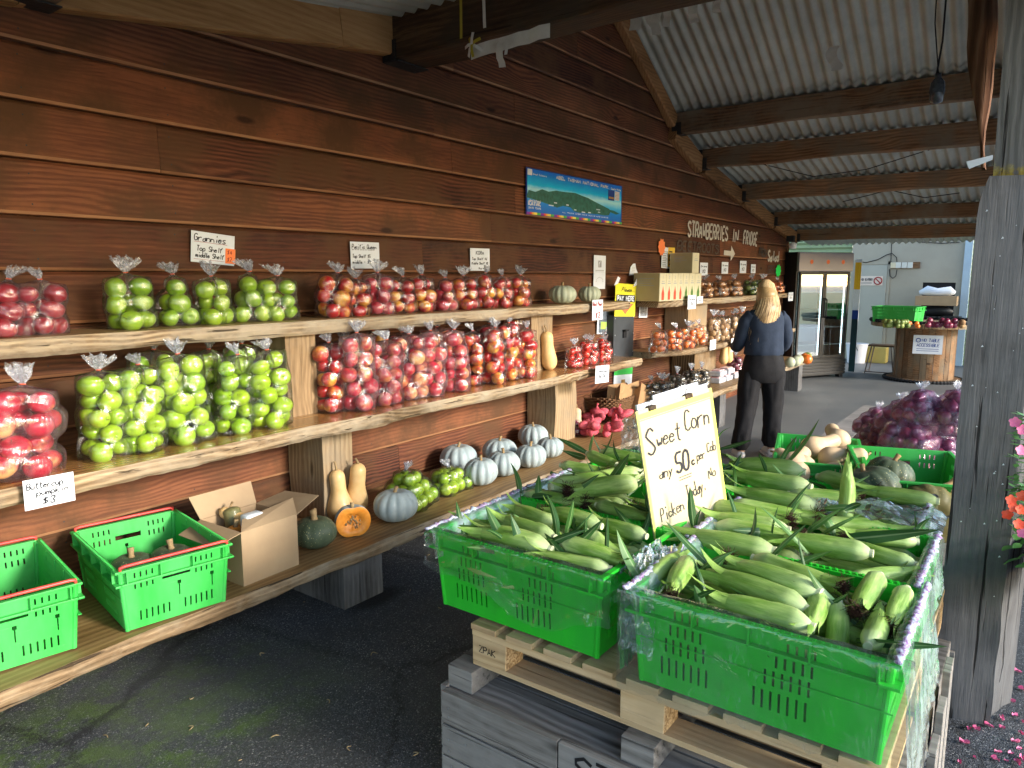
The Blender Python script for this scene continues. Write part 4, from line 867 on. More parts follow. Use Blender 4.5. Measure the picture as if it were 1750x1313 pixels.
def ribbed(r, hz, ribs=12, depth=.09, seed=0, n=96, cut=False, topdip=.18):
    b = MB(); pr = []; m_ = 26
    for i in range(m_ + 1):
        a = math.pi * i / m_; s = abs(math.sin(a)) ** .85; pr.append((r * s, -hz * math.cos(a) - (topdip * hz * math.exp(-(s / .33) ** 2) if a > 1.5 else -.12 * hz * math.exp(-(s / .3) ** 2)) + hz))
    rr = random.Random(seed); ph = [rr.uniform(-.12, .12) for _ in range(ribs)]; am = [rr.uniform(.75, 1.15) for _ in range(ribs)]; lump = rr.uniform(0, 6)
    def rf(a, q, z):
        k = a / (2 * math.pi) * ribs; i = int(k) % ribs; f_ = k - int(k); return (1 - depth * am[i] * abs(math.cos(math.pi * f_)) ** 3.2 * min(1, q / r * 1.5)) * (1 + .03 * math.sin(a * 2 + lump))
    b.lathe(pr, n, rf=rf); return b
def cork(parent, z, seed, s=1.0, h=.035):
    b = MB(); rr = random.Random(seed); b.tube([(0, 0, z - .012), (.002, 0, z + h * .3 * s), (rr.uniform(-.01, .01), rr.uniform(-.01, .01), z + h * s)], [.016 * s, .009 * s, .012 * s], 10)
    b.build('stem', M_cork, parent, smooth=True)
PM = {}
def pumpkin(lab, loc, r, hz, mt, seed, ribs=12, depth=.09, grp=None, tilt=(0, 0), nm='pumpkin', cat='pumpkin', st=1.0):
    t = thing(nm, lab, cat, loc, R.uniform(0, 6), grp); t.rotation_euler = (tilt[0], tilt[1], R.uniform(0, 6))
    ribbed(r, hz, ribs, depth, seed).build('skin', mt, t, smooth=True); cork(t, hz * 1.80, seed, st)
    return t
GP = 'blue grey pumpkins on the bench'
def onbench(px, py, z=BZ): p = onz(px, py, z); return (p.x, p.y, z)
for px, py, r, hz, sd, wds in [(677, 898, .098, .072, 1, 'largest and nearest, beside the cut half'), (784, 812, .108, .078, 2, 'back left against the wall, scarred on one side'), (822, 834, .092, .072, 3, 'in front beside the bags of loose apples'), (854, 794, .100, .070, 4, 'middle of the back row'),
                               (860, 818, .092, .070, 5, 'in the middle of the front row'), (911, 768, .098, .074, 6, 'at the back right'), (907, 803, .090, .068, 7, 'front right with a dark nick'), (940, 785, .082, .062, 8, 'smallest, at the right end with a brown underside')]:
    p = onz(px, py, BZ); r *= 1.24; hz *= 1.24; d = Vector((p.x, p.y, 0)).normalized() * r * .75
    pumpkin('blue grey pumpkin on the bench, ' + wds, (p.x + d.x, p.y + d.y, BZ - .004), r, hz, M_grey, sd, 12, .085, GP)
for px, r, hz, wds, sd in [(963, .118, .078, 'left and larger of the two', 11), (1009, .10, .072, 'right and smaller of the two', 12)]:
    p = ony(px, 515, 3.16); pumpkin('pale grey green pumpkin on the top shelf, ' + wds, (p.x, 3.17, TZ), r, hz, M_pale, sd, 14, .08, 'pale pumpkins on the top shelf')
p = onz(545, 946, BZ); pumpkin('dark green speckled pumpkin with a corky stem beside the cardboard box', (p.x + .05, p.y + .09, BZ - .003), .108, .078, M_butc, 21, 10, .05, None, st=1.6)
# cut pumpkin half
def cuthalf(loc, rz):
    t = thing('cut_pumpkin', 'half a grey pumpkin showing its orange cut face on the bench', 'pumpkin', loc, rz)
    b = ribbed(.095, .085, 12, .08, 31, 72); t2 = bmesh.new(); vs = [t2.verts.new(v) for v in b.v]
    for f in b.f:
        try: t2.faces.new([vs[i] for i in f])
        except Exception: pass
    bmesh.ops.remove_doubles(t2, verts=t2.verts[:], dist=1e-5)
    r_ = bmesh.ops.bisect_plane(t2, geom=t2.verts[:] + t2.edges[:] + t2.faces[:], plane_co=(.018, 0, 0), plane_no=(1, 0, 0), clear_outer=True)
    ed = [e for e in t2.edges if e.is_boundary]; ring = []
    t2.verts.index_update(); o = MB(); o.add([v.co.copy() for v in t2.verts], [[v.index for v in f.verts] for f in t2.faces]); o.build('skin', M_grey, t, smooth=True)
    pts = sorted({tuple(v.co) for e in ed for v in e.verts}, key=lambda q: math.atan2(q[2] - .075, q[1])); t2.free()
    f = MB(); c = Vector((0, 0, .078)); n = len(pts); rows = []
    for k, (s_, dx) in enumerate([(1, 0), (.93, .002), (.6, .0), (.5, -.016), (.2, -.022), (.0, -.02)]): rows.append([Vector((.018 + dx + (.004 * mnoise.noise((p[1] * 60, p[2] * 60, k)) if k > 2 else 0), p[1] * s_, c.z + (p[2] - c.z) * s_)) for p in pts])
    f.grid(rows, close=True); f.build('flesh', M_flesh, t, smooth=True)
    cork(t, .148, 3, 1.0); s = MB()
    for i in range(26):
        a, q = R.uniform(0, 6.28), R.uniform(.01, .04); s.lathe([(0, .003), (.005, .001), (.006, -.002)], 6, c=(0, 0, 0))
        for j in range(len(s.v) - 18, len(s.v)): v = s.v[j]; s.v[j] = (.003 + v[2], math.cos(a) * q + v[0] * .6, .078 + math.sin(a) * q + v[1] * 1.4)
    s.build('seeds', M_cork, t)
p = onz(612, 925, BZ); cuthalf((p.x + .03, p.y + .07, BZ), rad(-118))
def gourd_mb(L=.26, rb=.056, rn=.032, bend=.0):
    b = MB(); n = 22; pts = []; rs = []
    for i in range(n + 1):
        t_ = i / n; z = L * t_; a = max(0, 1 - ((t_ - .22) / .30) ** 2) if t_ < .52 else 0
        r_ = rn + (rb - rn) * (.5 + .5 * math.cos(math.pi * min(1, max(0, (t_ - .24) / .42)))) if t_ > .24 else rb * math.sqrt(max(.02, 1 - ((.24 - t_) / .25) ** 2))
        if t_ > .86: r_ *= math.sqrt(max(.05, 1 - ((t_ - .86) / .15) ** 2))
        pts.append((bend * math.sin(t_ * 2.6) , 0, z)); rs.append(r_)
    b.tube(pts, rs, 24); return b, pts[-1]
def gourd(lab, loc, eul, L, rb, rn, bend, mt, grp, stem=.035, nm='butternut'):
    t = thing(nm, lab, 'butternut', loc, 0, grp); t.rotation_euler = eul; b, e = gourd_mb(L, rb, rn, bend); b.build('skin', mt, t, smooth=True)
    s = MB(); s.tube([(e[0], 0, e[2] - .008), (e[0] + .004, 0, e[2] + stem * .4), (e[0] + .018, .004, e[2] + stem)], [.009, .0055, .006], 8); s.build('stem', M_cork, t, smooth=True); return t
p = onz(590, 897, BZ); gourd('tall butternut in front of the pair leaning by the lower upright', (p.x + .02, p.y + .05, BZ), (rad(-4), rad(-3), 1), .30, .074, .042, .004, M_butn, 'butternuts on the shelves', .045)
gourd('tall butternut behind its twin, leaning on the lower upright', (p.x + .13, p.y + .08, BZ), (rad(-8), rad(-10), 2), .325, .072, .044, -.006, M_butn, 'butternuts on the shelves', .03)
p = onz(947, 633, MZ); gourd('fat butternut standing on the middle shelf right of the second upright', (p.x + .01, p.y + .04, MZ), (0, rad(6), 2.7), .30, .062, .048, .010, M_butn, 'butternuts on the shelves', .05)
p = onz(990, 741, BZ); gourd('short pale butternut standing beside the pink netted kumara', (p.x, p.y + .03, BZ), (0, 0, .5), .22, .052, .040, 0, M_butp, 'butternuts on the shelves', .03)
for px, wds in [(1236, 'left of the far pair'), (1244, 'right of the far pair')]:
    p = ony(px, 630, 3.05); gourd('small butternut on the far bench above the cartons, ' + wds, (p.x, 3.05, .60), (0, 0, px), .26, .055, .042, 0, M_butn, 'butternuts on the far bench')

# loose apples in two big bags lying on the bench
def lying_bag(nm, lab, cat, loc, pts, fruit, fm, rf=.04, rz=0, neckdir=(1, 0, 0)):
    t = thing(nm, lab, cat, loc, rz, 'bags lying on the bench'); rr = random.Random(len(pts))
    fme, kme, tme, top = film_me(pts, rf, len(pts), .04, 56, 22)
    for p in pts:
        o = bpy.data.objects.new(KN[fruit], AP[fruit]); COL.objects.link(o); o.parent = t; o.location = p; o.rotation_euler = [rr.uniform(-2, 2) for _ in range(3)]; k = (rf / .04 * .92 if fruit != 'n' else 1) * rr.uniform(.93, 1.06); o.scale = (k,) * 3
    for n_, me in (('film', fme), ('bag_neck', kme)):
        o = bpy.data.objects.new(n_, me); COL.objects.link(o); o.parent = t
        if fm and n_ == 'film': o.material_slots[0].link = 'OBJECT'; o.material_slots[0].material = fm
    return t
def heap(nx, ny, nz, d, rr, sx=1, sy=1):
    out = []
    for k in range(nz):
        for i in range(nx - k):
            for j in range(ny - k):
                out.append(Vector(((i - (nx - k - 1) / 2) * d * sx + rr.uniform(-.006, .006) + (j % 2) * .01, (j - (ny - k - 1) / 2) * d * sy + rr.uniform(-.006, .006), d * .48 + k * d * .72 + rr.uniform(-.003, .003))))
    return out
p = onz(712, 868, BZ); lying_bag('apple_bag', 'lying clear bag of loose green apples behind the nearest grey pumpkin', 'bag of apples', (p.x + .03, p.y + .10, BZ), heap(4, 4, 3, .078, random.Random(4), .95, .9), 'g', None, .04, .3)
p = onz(778, 845, BZ); lying_bag('apple_bag', 'second lying bag of green apples, touching the scarred grey pumpkin', 'bag of apples', (p.x + .04, p.y + .10, BZ), heap(4, 3, 2, .078, random.Random(5), .95, .9), 'g', None, .04, .1)
p = onz(970, 748, BZ); lying_bag('onion_bag', 'long lying bag of dark red onions in front of the short pale butternut', 'bag of onions', (p.x + .05, p.y + .05, BZ), heap(5, 2, 2, .072, random.Random(6), 1.1), 'n', M_filmp, .036, -.2)

# pink netted kumara
def net_mat():
    t = NT('pink_net'); v = t.obj(); a = t.math('SINE', t.math('MULTIPLY', t.voro(v, 120), 14)); c = t.mix(t.ramp(t.noise(v, 30, 4), [(.3, 0), (.7, 1)]), (.50, .05, .09), (.72, .16, .19))
    return t.fin(c, .7, .2, t.bump(a, .4, .003))
M_net = net_mat(); M_kum = simple('kumara_skin', (.45, .12, .10), (.30, .07, .07), 30, .7)
def kumara_sack(lab, loc, rz, n, seed):
    t = thing('kumara_sack', lab, 'sack of kumara', loc, rz, 'pink net sacks of kumara'); rr = random.Random(seed)
    b = MB()
    for i in range(n):
        a, q = rr.uniform(0, 6.28), rr.uniform(0, .07); z = rr.uniform(.03, .13); L = rr.uniform(.05, .08); d = Vector((math.cos(a * 1.7), math.sin(a * 1.7), rr.uniform(-.5, .5))).normalized() * L; c = Vector((math.cos(a) * q * 1.2, math.sin(a) * q, z))
        b.tube([c + d * s_ for s_ in (-1, -.85, -.4, 0, .4, .85, 1)], [.006, .02, .034, .037, .034, .02, .006], 14)
    b.build('netted_bundle', M_net, t, smooth=True)
    k = MB(); k.tube([(0, 0, .11), (.004, 0, .145), (-.004, 0, .165), (.008, 0, .19)], [.055, .022, .007, .011], 10); k.build('net_neck', M_net, t, smooth=True)
for px, py, n, sd, wds in [(1012, 748, 9, 1, 'front left beside the butternut'), (1052, 746, 9, 2, 'front right nearest the corn sign'), (1020, 725, 10, 3, 'tallest with its neck standing up'), (1058, 726, 9, 4, 'at the back by the basket')]:
    p = onz(px, py, BZ); kumara_sack('pink net sack of kumara, ' + wds, (p.x, p.y, BZ), sd * 1.3, n, sd)

# wicker basket with brown paper bags
M_wick = simple('wicker', (.20, .10, .04), (.08, .04, .02), 60, .7, .3, .4)
p = onz(1035, 722, BZ); bx, by = p.x + .35, p.y + .12
t = thing('wicker_basket', 'brown wicker basket at the end of the near bench holding paper bags', 'basket', (bx, by, BZ))
b = MB(); ww, dd, hh = .36, .22, .22
for k in range(13):
    z = .015 + k * hh / 13; s_ = 1 + .18 * k / 13
    pts = []
    for i in range(64):
        a = 2 * math.pi * i / 64; ca, sa = math.cos(a), math.sin(a); m__ = max(abs(ca), abs(sa)); ex = .55
        x = math.copysign(abs(ca) ** ex, ca) * ww * s_; y = math.copysign(abs(sa) ** ex, sa) * dd * s_; o_ = .006 * (1 if (i + k) % 2 else -1); pts.append(Vector((x * (1 + o_ * 3), y * (1 + o_ * 3), z + (.012 * math.sin(i * .4) if k > 10 else 0))))
    b.tube(pts + [pts[0]], .0085, 6, cap=False)
b.build('woven_side', M_wick, t)
b = MB()
for i in range(32):
    a = 2 * math.pi * i / 32; ca, sa = math.cos(a), math.sin(a); x = math.copysign(abs(ca) ** .55, ca) * ww; y = math.copysign(abs(sa) ** .55, sa) * dd; b.tube([(x, y, 0), (x * 1.18, y * 1.18, hh + R.uniform(0, .05))], .005, 5)
b.box((-ww, -dd, 0), (ww, dd, .01)); b.build('stakes', M_wick, t)
M_kraft = simple('kraft_paper', (.42, .26, .13), (.34, .20, .10), 16, .8, .2, .3, .004)
def paperbag(px0, px1, pyt, y, lab, seed, tilt=0):
    a, c_ = ony(px0, pyt, y), ony(px1, pyt, y); w_ = c_.x - a.x; t = thing('paper_bag', lab, 'paper bag', ((a.x + c_.x) / 2, y, BZ + .06), 0, 'brown paper bags in the basket'); t.rotation_euler = (0, tilt, 0)
    H_ = a.z - BZ - .06; b = MB(); rows = []; d_ = .055
    for k in range(9):
        z = H_ * k / 8; f_ = 1 - .12 * (k / 8); row = []
        for i, (cx, cy) in enumerate([(-.5, -1), (0, -1), (.5, -1), (.5, 0), (.5, 1), (0, 1), (-.5, 1), (-.5, 0)]):
            gus = .035 if i in (3, 7) else 0; zz = z - (.05 if i in (3, 7) and k == 8 else 0) + (.03 if i in (0, 2) and k == 8 else 0)
            row.append(Vector((cx * w_ * f_ * (1 - gus * 4 * (k / 8)) + .006 * mnoise.noise((i, k, seed)), cy * d_ * (1 + .2 * k / 8) * (.55 if i in (1,) and k > 6 else 1) + .008 * mnoise.noise((i * 3, k * 2, seed)), zz)))
        rows.append(row)
    b.grid(rows, close=True); b.add(rows[0], [tuple(range(8))[::-1]]); b.build('paper', M_kraft, t)
    b = MB(); n_ = 8; b.box((-w_ * .42, -d_ * .8, .01), (w_ * .42, d_ * .8, H_ * .55), bev=.01); b.build('contents', M_kraft, t)
paperbag(1046, 1082, 662, 3.14, 'open brown paper bag at the left of the basket', 1, rad(3))
paperbag(1080, 1112, 664, 3.06, 'open brown paper bag at the front of the basket', 2, rad(8))
paperbag(1106, 1128, 664, 3.2, 'folded brown paper bag at the right of the basket', 3, rad(10))

# cardboard box of vegetables
M_card = simple('cardboard', (.42, .30, .18), (.36, .25, .15), 10, .85, .2, .15, .002)
A, B_, Cc = onz(417, 1003, BZ), onz(511, 965, BZ), onz(386, 975, BZ)
t = thing('cardboard_box', 'open cardboard box of odd vegetables between the green crate and dark green pumpkin', 'box', (A.x, A.y, BZ), math.atan2(B_.y - A.y, B_.x - A.x))
w_ = (B_ - A).length; d_ = .30; h_ = .245
b = MB(); tk = .004
b.box((0, 0, 0), (w_, tk, h_)); b.box((0, d_ - tk, 0), (w_, d_, h_)); b.box((0, tk, 0), (tk, d_ - tk, h_)); b.box((w_ - tk, tk, 0), (w_, d_ - tk, h_)); b.box((tk, tk, 0), (w_ - tk, d_ - tk, tk)); b.build('box_body', M_card, t)
for nm, pts in (('flap', [(0, 0, h_), (w_, 0, h_), (w_ + .01, -.13, h_ + .012), (.0, -.13, h_ + .0)]), ('flap', [(w_, 0, h_), (w_, d_, h_), (w_ + .15, d_ - .03, h_ + .03), (w_ + .15, .02, h_ + .05)]), ('flap', [(0, d_, h_), (w_, d_, h_), (w_ + .01, d_ + .05, h_ + .10), (-.02, d_ + .05, h_ + .10)]), ('flap', [(0, d_, h_), (0, 0, h_), (-.12, .02, h_ - .035), (-.12, d_ - .02, h_ - .03)])):
    if pts[2][1] < -.1: pts = [(0, 0, h_), (w_, 0, h_), (w_ + .06, .10, h_ + .045), (.07, .09, h_ + .02)]
    b = MB(); P0 = [Vector(q) for q in pts]; nn = (P0[1] - P0[0]).cross(P0[2] - P0[1]).normalized() * .003; b.add(P0 + [q + nn for q in P0], [(3, 2, 1, 0), (4, 5, 6, 7), (0, 1, 5, 4), (1, 2, 6, 5), (2, 3, 7, 6), (3, 0, 4, 7)]); b.build(nm, M_card, t)
cb = Vector((A.x, A.y, BZ)); ang = t.rotation_euler.z
def inb(x, y, z): return (A.x + math.cos(ang) * x - math.sin(ang) * y, A.y + math.sin(ang) * x + math.cos(ang) * y, BZ + z)
gourd('pale butternut lying on top in the cardboard box', inb(w_ * .55, .10, .20), (rad(-72), rad(10), ang + .4), .21, .038, .028, 0, M_butn, 'vegetables in the cardboard box', .02)
gourd('small brown gourd at the back of the cardboard box', inb(w_ * .4, .2, .16), (rad(-20), 0, 0), .13, .045, .04, 0, M_brownp, 'vegetables in the cardboard box', .02)
pumpkin('orange gourd beside the wrapped packet in the cardboard box', inb(.07, .14, .15), .05, .04, M_flesh, 77, 10, .05, 'vegetables in the cardboard box')
pk = thing('wrapped_packet', 'pale plastic wrapped packet in the cardboard box', 'packet', inb(.13, .10, .19)); b = MB(); b.box((-.045, -.03, 0), (.045, .03, .09), bev=.014); b.build('wrapping', simple('packet_wrap', (.55, .62, .66), (.7, .72, .74), 30, .3, .5, .5), pk, smooth=True)
b = MB(); b.box((tk, tk, tk), (w_ - tk, d_ - tk, .15)); b.build('contents', M_brownp, t)

# sauce boxes on the far top shelf
M_boxc = simple('cream_carton', (.66, .60, .40), (.60, .54, .36), 10, .6, .3, .05); M_boxd = simple('kraft_carton', (.44, .36, .20), (.40, .33, .18), 10, .6, .3, .05)
def carton(x0, x1, y0, y1, z0, z1, lab, chili, seed, side=False):
    t = thing('sauce_box', lab, 'box', ((x0 + x1) / 2, (y0 + y1) / 2, z0), 0, 'boxed chilli sauces on the far top shelf')
    b = MB(); b.box((x0, y0, z0), (x1, y1, z1), mat=0, bev=.003); b.box((x0 - .001, y0 + .006, z0 + .004), (x0 + .004, y1 - .006, z1 - .004), mat=1); b.build('carton', [M_boxc, M_boxd], t, world=True)
    b = MB(); M_ = frame(Vector((x0, y0 - .001, z0)), (1, 0, 0), (0, 0, 1)); W_, H_ = x1 - x0, z1 - z0
    poly(b, M_, [(W_ * .3, H_ * .04), (W_ * .72, H_ * .04), (W_ * .72, H_ * .30), (W_ * .60, H_ * .42), (W_ * .52, H_ * .55), (W_ * .44, H_ * .42), (W_ * .3, H_ * .28)], .001); b.build('chilli_print', chili, t, world=True)
    b = MB(); rect(b, M_, W_ * .25, H_ * .62, W_ * .78, H_ * .65, .001); rect(b, M_, W_ * .3, H_ * .7, W_ * .7, H_ * .72, .001); write(b, M_, str(seed), W_ * .4, H_ * .8, H_ * .1, .006, lift=.002)
    M2 = frame(Vector((x0 - .001, y1, z0)), (0, -1, 0), (0, 0, 1))
    for i in range(4): rect(b, M2, (y1 - y0) * .2, H_ * (.55 + .08 * i), (y1 - y0) * R.uniform(.5, .8), H_ * (.57 + .08 * i), .002)
    b.build('print', M_grime, t, world=True)
M_chr = flat('chilli_red', (.75, .08, .04)); M_chg = flat('chilli_green', (.10, .20, .04))
xs = [ony(px, 500, 3.02).x for px in (1127, 1138, 1148, 1158, 1167, 1177, 1187, 1198)]
for i in range(7): carton(xs[i] + .003, xs[i + 1] - .003, 3.02, 3.30, 1.406, ony(1140, 467, 3.02).z, ['first (leftmost)', 'second', 'third', 'fourth and last red', 'first green', 'middle green', 'rightmost green'][i] + ' chilli sauce box in the row on the far top shelf', M_chr if i < 4 else M_chg, 1 + i % 3)
carton(ony(1184, 440, 3.06).x, ony(1195, 440, 3.06).x, 3.06, 3.32, ony(1140, 467, 3.02).z + .003, ony(1184, 432, 3.06).z, 'upright cream box standing on top of the sauce box row', M_boxc, 2)

# cartons of berries or eggs on the far bench, fruit box by the woman
M_punnet = simple('clear_punnet', (.62, .66, .72), (.5, .52, .6), 40, .2, .5, .4); M_lid = simple('punnet_label', (.55, .12, .16), (.8, .75, .75), 22, .4)
for i, (px, py, k) in enumerate([(1228, 657, 0), (1240, 655, 0), (1254, 652, 0), (1229, 657, 1), (1243, 654, 1)]):
    p = ony(px, py, 2.93); t = thing('punnet', 'clear punnet with a red and white lid on the far bench, ' + ('lower layer' if not k else 'upper layer') + [', left', ', middle', ', right', ', left', ', right'][i], 'punnet', (p.x, 2.95, .447 + k * .078), 0, 'stacked punnets on the far bench')
    b = MB(); b.box((-.10, -.07, 0), (.10, .07, .055), bev=.012); b.build('tray', M_punnet, t); b = MB(); b.box((-.08, -.05, .056), (.08, .05, .068), bev=.004); b.build('lid', M_lid, t)

# ------------------------------------------------------------------ plastic produce crates
def plas(name, c1, c2, rough=.38):
    t = NT(name); v = t.obj(); n = t.noise(t.obj(scale=(1, 1, .25)), 9, 6, .7); s = t.noise(v, 70, 4, .8)
    c = t.mix(t.ramp(n, [(.35, 0), (.7, 1)]), c1, c2); sc_ = t.noise(t.obj(scale=(6, 6, 60)), 3, 6, .8); c = t.mix(t.ramp(sc_, [(.60, 0), (.72, .35)]), c, (.25, .55, .25)); c = t.mix(t.ramp(t.noise(v, 5, 5, .7), [(.58, 0), (.75, .45)]), c, tuple(x * .45 + .01 for x in c1)); c = t.mix(t.ramp(s, [(.62, 0), (.75, .35)]), c, tuple(min(1, x * 1.5 + .03) for x in c1))
    return t.fin(c, t.math('MULTIPLY_ADD', n, .3, rough - .12), .5, t.bump(s, .06, .001), Subsurface_Weight=.0)
M_crate = plas('green_crate', (.020, .52, .022), (.014, .42, .026)); M_crate2 = plas('worn_green_crate', (.028, .42, .055), (.06, .46, .10), .45); M_rbar = plas('red_bar', (.70, .07, .055), (.55, .045, .04))
M_hole = simple('slot_dark', (.006, .03, .006), None, 20, .9, .1, 0)
def panel(b, O, U, V, N, w_, h_, holes, tk):
    """thin wall with real slots: O corner, U along, V up, N outwards"""
    xs = sorted({0, w_} | {h[0] for h in holes} | {h[2] for h in holes}); ys = sorted({0, h_} | {h[1] for h in holes} | {h[3] for h in holes})
    inh = lambda x, y: any(h[0] < x < h[2] and h[1] < y < h[3] for h in holes)
    P = lambda x, y, s_: O + U * x + V * y - N * (tk * s_)
    solid = [[not inh((xs[i] + xs[i + 1]) / 2, (ys[j] + ys[j + 1]) / 2) for j in range(len(ys) - 1)] for i in range(len(xs) - 1)]
    for i in range(len(xs) - 1):
        # merge vertical runs of solid cells
        j = 0
        while j < len(ys) - 1:
            if not solid[i][j]: j += 1; continue
            k = j
            while k < len(ys) - 1 and solid[i][k]: k += 1
            x0, x1, y0, y1 = xs[i], xs[i + 1], ys[j], ys[k]
            b.add([P(x0, y0, 0), P(x1, y0, 0), P(x1, y1, 0), P(x0, y1, 0)], [(0, 1, 2, 3)]); b.add([P(x0, y0, 1), P(x1, y0, 1), P(x1, y1, 1), P(x0, y1, 1)], [(3, 2, 1, 0)]); j = k
    for h in holes:
        x0, y0, x1, y1 = h; c = [(x0, y0), (x1, y0), (x1, y1), (x0, y1)]
        for q in range(4):
            a, d = c[q], c[(q + 1) % 4]; b.add([P(*a, 0), P(*d, 0), P(*d, 1), P(*a, 1)], [(0, 1, 2, 3)])
def slots(x0, x1, y0, y1, n, wd=.006): return [(x0 + (x1 - x0) * i / (n - 1) - wd / 2, y0, x0 + (x1 - x0) * i / (n - 1) + wd / 2, y1) for i in range(n)] if n > 1 else []
def crate_build(L, W, H, style, mt, lab, cat='crate', grp=None, loc=(0, 0, 0), rz=0, bars=False, name='produce_crate'):
    """long side L along local x, W along y; walls lean out 2 cm; the front wall is -y"""
    t = thing(name, lab, cat, loc, rz, grp); b = MB(); tk = .004; lean = .018
    def wall(b, a, c, N, kind):
        a, c = Vector(a), Vector(c); U = (c - a).normalized(); w_ = (c - a).length; V = (Vector((0, 0, H)) + N * lean).normalized(); h_ = H / V.z; holes = []
        if kind == 'corn':
            for (xa, xb, rws) in ((.11, .31, ((.16, .36, 7), (.42, .58, 6), (.62, .74, 5), (.80, .90, 4))), (.52, .74, ((.16, .36, 7), (.42, .58, 6), (.62, .74, 5), (.80, .90, 4)))):
                for (ya, yb, n) in rws:
                    x0 = xa * w_ + (7 - n) * .012 if xa < .4 else xa * w_ + (7 - n) * .026; holes += [h for h in slots(x0, x0 + (n - 1) * .0205, ya * h_, yb * h_, n)]
        elif kind == 'short':
            for (xa, n, ya, yb) in ((.14, 6, .12, .28), (.58, 6, .12, .28), (.10, 4, .66, .76), (.70, 4, .66, .76), (.10, 4, .84, .93), (.70, 4, .84, .93)): holes += slots(xa * w_, xa * w_ + (n - 1) * .021, ya * h_, yb * h_, n)
            holes += [(w_ * .36, h_ * .70, w_ * .64, h_ * .80)]; holes += [(w_ * .52, h_ * .36, w_ * .532, h_ * .58), (w_ * .508, h_ * .55, w_ * .544, h_ * .61), (w_ * .86, h_ * .36, w_ * .872, h_ * .58), (w_ * .848, h_ * .55, w_ * .884, h_ * .61)]
        elif kind == 'side':
            for k in range(4): holes += slots(w_ * .12, w_ * .34, h_ * (.15 + .2 * k), h_ * (.27 + .2 * k), 10, .005) + slots(w_ * .60, w_ * .84, h_ * (.15 + .2 * k), h_ * (.27 + .2 * k), 10, .005)
        panel(b, a, U, V, N, w_, h_, holes, tk)
        return U, V, w_, h_
    x, y = L / 2, W / 2; corners = [(-x, -y), (x, -y), (x, y), (-x, y)]; Ns = [Vector((0, -1, 0)), Vector((1, 0, 0)), Vector((0, 1, 0)), Vector((-1, 0, 0))]
    kinds = {'corn': ('corn', 'side', 'corn', 'side'), 'bale': ('side', 'short', 'side', 'short')}[style]
    for i in range(4):
        a, c = corners[i], corners[(i + 1) % 4]; wall(b, (*a, 0), (*c, 0), Ns[i], kinds[i])
    # leaning corners are closed with rounded fillets
    for i, (cx, cy) in enumerate(corners):
        sx, sy = math.copysign(1, cx), math.copysign(1, cy); b.tube([(cx - sx * .006, cy - sy * .006, 0), (cx + sx * (lean - .006), cy + sy * (lean - .006), H)], .010, 10)
    b.box((-x, -y, 0), (x, y, .006)); 
    for i in range(6): b.box((-x + .03 + i * (L - .06) / 6, -y + .02, -.008), (-x + .05 + i * (L - .06) / 6, y - .02, 0))
    b.build('shell', mt, t, smooth=False)
    # folded rim with stiffening ribs
    r_ = MB(); o1 = lean + .012; zt, zb = H + .004, H - .052
    for (s_, z0, z1, oo) in ((0, H - .004, H + .005, lean + .014), (1, H - .056, H - .048, lean + .016)):
        for (x0, y0, x1, y1) in ((-x - oo, -y - oo, x + oo, -y + .004), (-x - oo, y - .004, x + oo, y + oo), (-x - oo, -y + .004, -x + .004, y - .004), (x - .004, -y + .004, x + oo, y - .004)): 
            ins = lean - .004
            if y1 - y0 < .1: r_.box((x0, y0 if y0 < 0 else y + ins, z0), (x1, -y - ins if y0 < 0 else y1, z1), bev=.0015)
            else: r_.box((x0 if x0 < 0 else x + ins, -y - ins + .0004, z0), (-x - ins if x0 < 0 else x1, y + ins - .0004, z1), bev=.0015)
    for k in range(5):
        xx = -x + L * (.02 + .24 * k); 
        for sy in (-1, 1): r_.box((xx - .0025, min(sy * (y + lean - .008), sy * (y + lean + .016)), zb), (xx + .0025, max(sy * (y + lean - .008), sy * (y + lean + .016)), zt - .002))
    for k in range(4):
        yy = -y + W * (.02 + .32 * k)
        for sx in (-1, 1): r_.box((sx * (x + lean + .009) - .006, yy - .002, zb + .004), (sx * (x + lean + .009) + .004, yy + .002, zt - .004))
    for sy in (-1, 1): r_.box((-x - lean - .004, min(sy * (y + lean - .002), sy * (y + lean + .004)), H * .52), (x + lean + .004 - .02, max(sy * (y + lean - .002 - .006), sy * (y + lean - .003)), H * .535))
    n_ = 34
    for k in range(n_):   # the notched top edge of the long sides
        xx = -x + L * (k + .5) / n_
        for sy in (-1, 1): r_.box((xx - .003, sy * (y + lean + .006) - .004, H + .005), (xx + .003, sy * (y + lean + .006) + .004, H + .0085))
    r_.build('rim', mt, t)
    if bars:
        for sx in (-1, 1):
            h = MB(); xx = sx * (x + lean + .004); h.tube([(xx, -y - .012, H + .004), (xx, -y - .012, H + .016), (xx, -y + .004, H + .019), (xx, y - .004, H + .019), (xx, y + .012, H + .016), (xx, y + .012, H + .004)], .0062, 10); h.build('bale_bar', M_rbar, t, smooth=True)
    return t
